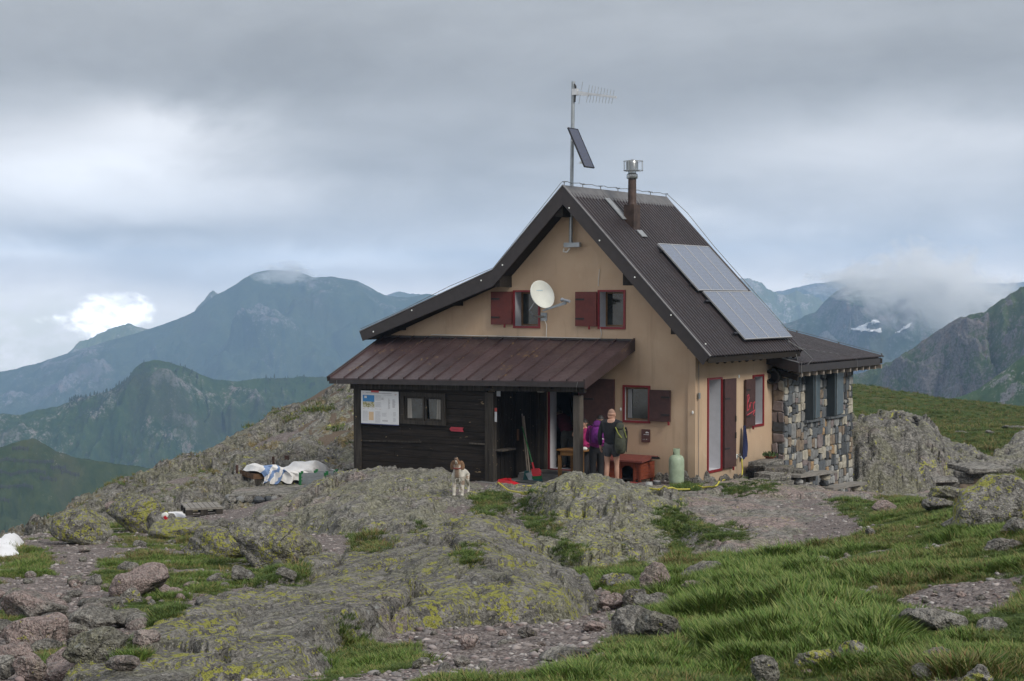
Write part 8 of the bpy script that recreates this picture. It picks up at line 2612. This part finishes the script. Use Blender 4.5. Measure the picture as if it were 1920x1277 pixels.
for (lab, grp, (xa, xb, ya, yb), n, (sa, sb), msk) in AREAS:
    k = inwin & (PX_ > xa) & (PX_ < xb) & (PY_ > ya) & (PY_ < yb) & (msk > .4) & (FF < 36)
    ii = np.nonzero(k.ravel())[0]
    for s in rng.choice(ii, n, p=(FF.ravel()[ii] ** .6) / (FF.ravel()[ii] ** .6).sum(), replace=False):
        t_ = rng.choice(3, p=(.45, .35, .2)); me = SM[t_][rng.integers(5)]
        o = bpy.data.objects.new('stone', me); COL.objects.link(o)
        sz = sa * (sb / sa) ** (rng.random() ** 1.6)
        o.location = (XX.ravel()[s], YY.ravel()[s], HH.ravel()[s] + sz * .14)
        o.scale = (sz, sz, sz); o.rotation_euler = (rng.uniform(-.3, .3), rng.uniform(-.3, .3), rng.uniform(0, 6.28))
        nr_ = min(LM, key=lambda q_: (q_[1] - o.location.x) ** 2 + (q_[2] - o.location.y) ** 2)[0]
        szw = 'tiny' if sz < .06 else 'small' if sz < .11 else 'medium-sized' if sz < .2 else 'large'
        tag(o, '%s %s stone %s near the %s' % (szw, ('pinkish', 'grey', 'bluish-grey')[t_], ('on the gravel', 'by the path', 'in the bare patch', 'in the turf')[('slab' not in grp) + ('right' in grp) + 2 * ('turf' in grp)], nr_), 'stone', grp)

# gravel: thousands of chips nobody could count, as one object
V1, F1 = ICO[1]
k = inwin & (GRAVEL > .45) & (FF < 38)
ii = np.nonzero(k.ravel())[0]; ng = 13000
w_ = FF.ravel()[ii] ** .5; sel = rng.choice(ii, ng, p=w_ / w_.sum())
sz = np.minimum(0.012 * (FF.ravel()[sel] / 12.0) ** .5 * np.exp(rng.normal(-0.15, .6, ng)), .035)
ang = rng.uniform(0, 6.28, ng); jit = (1 + rng.uniform(-.38, .38, (ng, len(V1), 1)))
B_ = V1[None] * jit * (sz[:, None, None] * np.array([1.25, .9, .5]))
ca_, sa_ = np.cos(ang)[:, None], np.sin(ang)[:, None]
GX = B_[:, :, 0] * ca_ - B_[:, :, 1] * sa_; GY = B_[:, :, 0] * sa_ + B_[:, :, 1] * ca_
base = np.stack([XX.ravel()[sel] + rng.normal(0, .02, ng), YY.ravel()[sel] + rng.normal(0, .02, ng), HH.ravel()[sel] + sz * .15], -1)
PV = np.stack([GX, GY, B_[:, :, 2]], -1) + base[:, None, :]
FV = (F1[None] + (np.arange(ng) * len(V1))[:, None, None]).reshape(-1, 3)
me = np_mesh('gravel', PV.reshape(-1, 3), FV, False)
tone = np.array([[.30, .26, .25], [.40, .35, .33], [.20, .18, .175], [.26, .20, .19], [.46, .43, .41]])[rng.integers(0, 5, ng)] * rng.uniform(.45, .95, (ng, 1))
cattr(me, 'col', np.repeat(tone, len(V1), 0))
mgv, qg, bg_ = new_mat('gravel_chips'); qg.put(bg_.inputs['Base Color'], qg.attr('col').outputs['Color']); bg_.inputs['Roughness'].default_value = .95
tag(mesh_obj('gravel', me, mgv), 'pinkish grey gravel chips on the paths', 'gravel', None, 'stuff')

# grass tufts
mgr, qr, br_ = new_mat('grass_blades')
gcol = qr.mix(qr.mul(qr.n('ShaderNodeObjectInfo').outputs['Random'], .35), qr.attr('col').outputs['Color'], (0.085, 0.13, 0.03))
qr.put(br_.inputs['Base Color'], gcol); br_.inputs['Roughness'].default_value = .6; br_.inputs['Specular IOR Level'].default_value = .25
tcol = bpy.data.collections.new('grass_tufts')
rg = np.random.default_rng(19)


def tuft(nm, n, hmin, hmax, spread, lean, cols, wd=.0035):
    V = []; Fq = []; C_ = []
    for i in range(n):
        r_ = spread * math.sqrt(rg.random()); a = rg.uniform(0, 6.283); x, y = r_ * math.cos(a), r_ * math.sin(a)
        h = rg.uniform(hmin, hmax); b = a + rg.normal(0, .8); ln = lean * h * rg.uniform(.4, 1.3)
        dx, dy = math.cos(b) * ln, math.sin(b) * ln; px_, py_ = -math.sin(b + rg.normal(0, 1)), math.cos(b + rg.normal(0, 1))
        w = wd * rg.uniform(.7, 1.4); o = len(V); c = np.array(cols[rg.integers(len(cols))]) * rg.uniform(.75, 1.25)
        for (f, g, ww) in ((0, 0, 1.0), (.5, .28, .85), (.85, .72, .5)):
            V += [(x + dx * g - px_ * w * ww, y + dy * g - py_ * w * ww, h * f * (1 - .12 * g)), (x + dx * g + px_ * w * ww, y + dy * g + py_ * w * ww, h * f * (1 - .12 * g))]
        V.append((x + dx, y + dy, h * .93)); C_ += [c] * 7
        Fq += [(o, o + 1, o + 3), (o, o + 3, o + 2), (o + 2, o + 3, o + 5), (o + 2, o + 5, o + 4), (o + 4, o + 5, o + 6)]
    me = np_mesh(nm, np.array(V), np.array(Fq), False); cattr(me, 'col', np.array(C_)); me.materials.append(mgr)
    o = bpy.data.objects.new(nm, me); tcol.objects.link(o)


GR1 = [(0.081, 0.159, 0.022), (0.108, 0.189, 0.029), (0.054, 0.110, 0.017), (0.142, 0.201, 0.038), (0.149, 0.171, 0.048)]; GR2 = [(0.088, 0.140, 0.026), (0.121, 0.165, 0.036), (0.068, 0.104, 0.022), (0.216, 0.177, 0.066), (0.149, 0.177, 0.036)]; STR = [(.26, .19, .085), (.17, .135, .055), (.09, .10, .035), (.22, .13, .06)]; DRK = [(.045, .08, .016), (.06, .10, .02), (.08, .11, .03)]
for k in range(2):
    tuft('tuft_a%d' % k, 60, .05, .115, .09, .9, GR1); tuft('tuft_b%d' % k, 70, .025, .06, .10, .9, GR2, .003); tuft('tuft_c%d' % k, 45, .04, .11, .09, 1.0, STR + GR2[:2], .003); tuft('tuft_d%d' % k, 60, .035, .075, .08, .8, DRK)
# index order in the collection is alphabetical: a0 a1 b0 b1 c0 c1 d0 d1
CREV = [[(900, 925), (948, 925), (952, 962), (902, 965)], [(982, 938), (1012, 942), (1022, 985), (992, 990)], [(1000, 972), (1052, 985), (1042, 1002), (1000, 998)], [(1048, 1008), (1078, 1025), (1088, 1048), (1058, 1042)], [(655, 998), (702, 1008), (718, 1034), (680, 1034)],
        [(1240, 955), (1292, 962), (1302, 1005), (1245, 1015)], [(1308, 983), (1402, 1004), (1397, 1014), (1318, 1012)], [(1352, 910), (1442, 903), (1442, 926), (1358, 927)], [(1562, 936), (1648, 945), (1642, 978), (1598, 964)], [(1648, 933), (1722, 938), (1702, 958)], [(778, 984), (802, 984), (796, 997), (778, 997)],
        [(866, 1036), (892, 1034), (892, 1058), (870, 1058)], [(380, 998), (472, 1008), (452, 1042), (380, 1038)], [(465, 1070), (568, 1072), (560, 1100), (475, 1098)], [(1752, 838), (1790, 845), (1802, 884), (1768, 888)], [(1270, 905), (1300, 900), (1302, 918), (1272, 918)], [(75, 1225), (130, 1215), (130, 1252), (80, 1250)], [(0, 1150), (42, 1140), (40, 1190), (0, 1190)], [(232, 1195), (262, 1200), (262, 1240), (235, 1240)], [(205, 1135), (335, 1120), (330, 1162), (215, 1160)], [(640, 1180), (690, 1178), (690, 1200), (640, 1205)], [(1170, 1060), (1200, 1050), (1200, 1100), (1170, 1100)]]
PXH, PYH = pix(XX, YY, HH)
cm = np.zeros(XX.shape)
jx, jy = PXH + 12 * fbm2(RR * 2, FF * 2, 3, 601), PYH + 7 * fbm2(RR * 2, FF * 2, 3, 602)
for p in CREV:
    pp = np.array(p); kk = (PXH > pp[:, 0].min() - 20) & (PXH < pp[:, 0].max() + 20) & (PYH > pp[:, 1].min() - 20) & (PYH < pp[:, 1].max() + 20) & (FF < 48)
    cm[kk] = np.maximum(cm[kk], (sdf(jx[kk], jy[kk], p) < 0) * 1.0)
view = (PXH > -400) & (PXH < 2800) & (PYH < 1500)
out_ = np.where((PXH < -40) | (PXH > 1960) | (PYH > 1330), .4, 1.0)
gm_ = np.where(OWN == 0, GRASS, 0) * (GRASS > .35)
patch = fbm2(RR * .7, FF * .7, 4, 611); clump = np.clip(.75 + 1.3 * fbm2(RR * 2.6, FF * 2.6, 3, 612), .08, 2)
wn = np.where(view & (FF < 46), np.maximum(gm_ * (1 + .5 * patch) * clump, cm * 1.4) * FF ** .55, 0)
# slope moss patches
sl = np.where(view & (OWN == 8) & (fbm2(RR * .5, FF * .5, 4, 620) > .22), 1.0, 0) * .35 * FF ** .3
wn = (wn + np.where(FF < 60, sl, 0)) * out_
wf = np.where(view & (FF >= 46) & (OWN == 0) & (GRASS > .5), FF ** .3, 0) * out_
ia = rg.choice(XX.size, 98000, p=(wn / wn.sum()).ravel()); ib = rg.choice(XX.size, 12000, p=(wf / wf.sum()).ravel())
sel = np.r_[ia, ib]; N = len(sel)
fF, pt = FF.ravel()[sel], patch.ravel()[sel] + rg.normal(0, .22, N)
straw = fbm2(RR * .45, FF * .45, 3, 633).ravel()[sel] + rg.normal(0, .2, N)
typ = np.where(pt > .30, 0, np.where(pt > -.30, 1, 3)); typ = np.where(straw > .40, 2, typ)
typ = np.where((OWN.ravel()[sel] == 8) & (rg.random(N) < .8), 2, typ)
typ = np.where((cm.ravel()[sel] > 0) & (rg.random(N) < .5), 3, typ)
typ = np.where((fF > 46), rg.choice([1, 1, 3, 2], N), typ)
# a lush band of long leaning grass in the right foreground
xs, ysn = PXH.ravel()[sel], PYH.ravel()[sel]
lush = np.exp(-((xs - 1450) / 190) ** 2 - ((ysn - 1150) / 110) ** 2)
typ = np.where((lush > .45) & (rg.random(N) < .85), 0, typ)
scl = rg.uniform(.42, .95, N) * np.clip(.85 + .6 * patch.ravel()[sel], .5, 1.3) * np.clip(.6 + .4 * clump.ravel()[sel], .6, 1.25) * (1 + .55 * lush) * np.where(fF > 46, 2.6, np.clip(.75 + fF / 60, .75, 1.4))
scl *= np.where((fF <= 46) & (typ == 0) & (lush < .2), .8, 1)
rot = np.stack([rg.normal(0, .12, N) - .0, rg.normal(-.10, .12, N) - .25 * lush, rg.uniform(0, 6.283, N)], -1)
rot[:, 2] = np.where(lush > .45, rg.normal(PSI + 3.0, 1.1, N), rot[:, 2])
me = bpy.data.meshes.new('grass'); me.vertices.add(N)
co = np.stack([XX.ravel()[sel] + rg.normal(0, .003, N) * fF, YY.ravel()[sel] + rg.normal(0, .003, N) * fF, 0 * fF], -1)
co[:, 2] = ground_z(co[:, 0], co[:, 1]) - .012
me.vertices.foreach_set('co', co.astype(np.float32).ravel())
fattr(me, 'scl', scl)
a = me.attributes.new('rot', 'FLOAT_VECTOR', 'POINT'); a.data.foreach_set('vector', rot.astype(np.float32).ravel())
a = me.attributes.new('idx', 'INT', 'POINT'); a.data.foreach_set('value', (typ * 2 + rg.integers(0, 2, N)).astype(np.int32))
go = mesh_obj('grass', me, None); tag(go, 'tufted alpine grass on the turf and in the rock clefts', 'grass', None, 'stuff')
ng_ = bpy.data.node_groups.new('grass_scatter', 'GeometryNodeTree')
ng_.interface.new_socket('Geometry', in_out='INPUT', socket_type='NodeSocketGeometry'); ng_.interface.new_socket('Geometry', in_out='OUTPUT', socket_type='NodeSocketGeometry')
gi = ng_.nodes.new('NodeGroupInput'); go_ = ng_.nodes.new('NodeGroupOutput')
ip = ng_.nodes.new('GeometryNodeInstanceOnPoints'); ci = ng_.nodes.new('GeometryNodeCollectionInfo')
ci.inputs['Collection'].default_value = tcol; ci.inputs['Separate Children'].default_value = True; ci.inputs['Reset Children'].default_value = True
ip.inputs['Pick Instance'].default_value = True


def named(nm, ty):
    n_ = ng_.nodes.new('GeometryNodeInputNamedAttribute'); n_.data_type = ty; n_.inputs['Name'].default_value = nm
    return [o for o in n_.outputs if o.enabled and o.name == 'Attribute'][0]


lk = ng_.links.new
lk(gi.outputs[0], ip.inputs['Points']); lk(ci.outputs[0], ip.inputs['Instance']); lk(named('idx', 'INT'), ip.inputs['Instance Index'])
lk(named('rot', 'FLOAT_VECTOR'), ip.inputs['Rotation']); lk(named('scl', 'FLOAT'), ip.inputs['Scale']); lk(ip.outputs[0], go_.inputs[0])
gmod = go.modifiers.new('scatter', 'NODES'); gmod.node_group = ng_
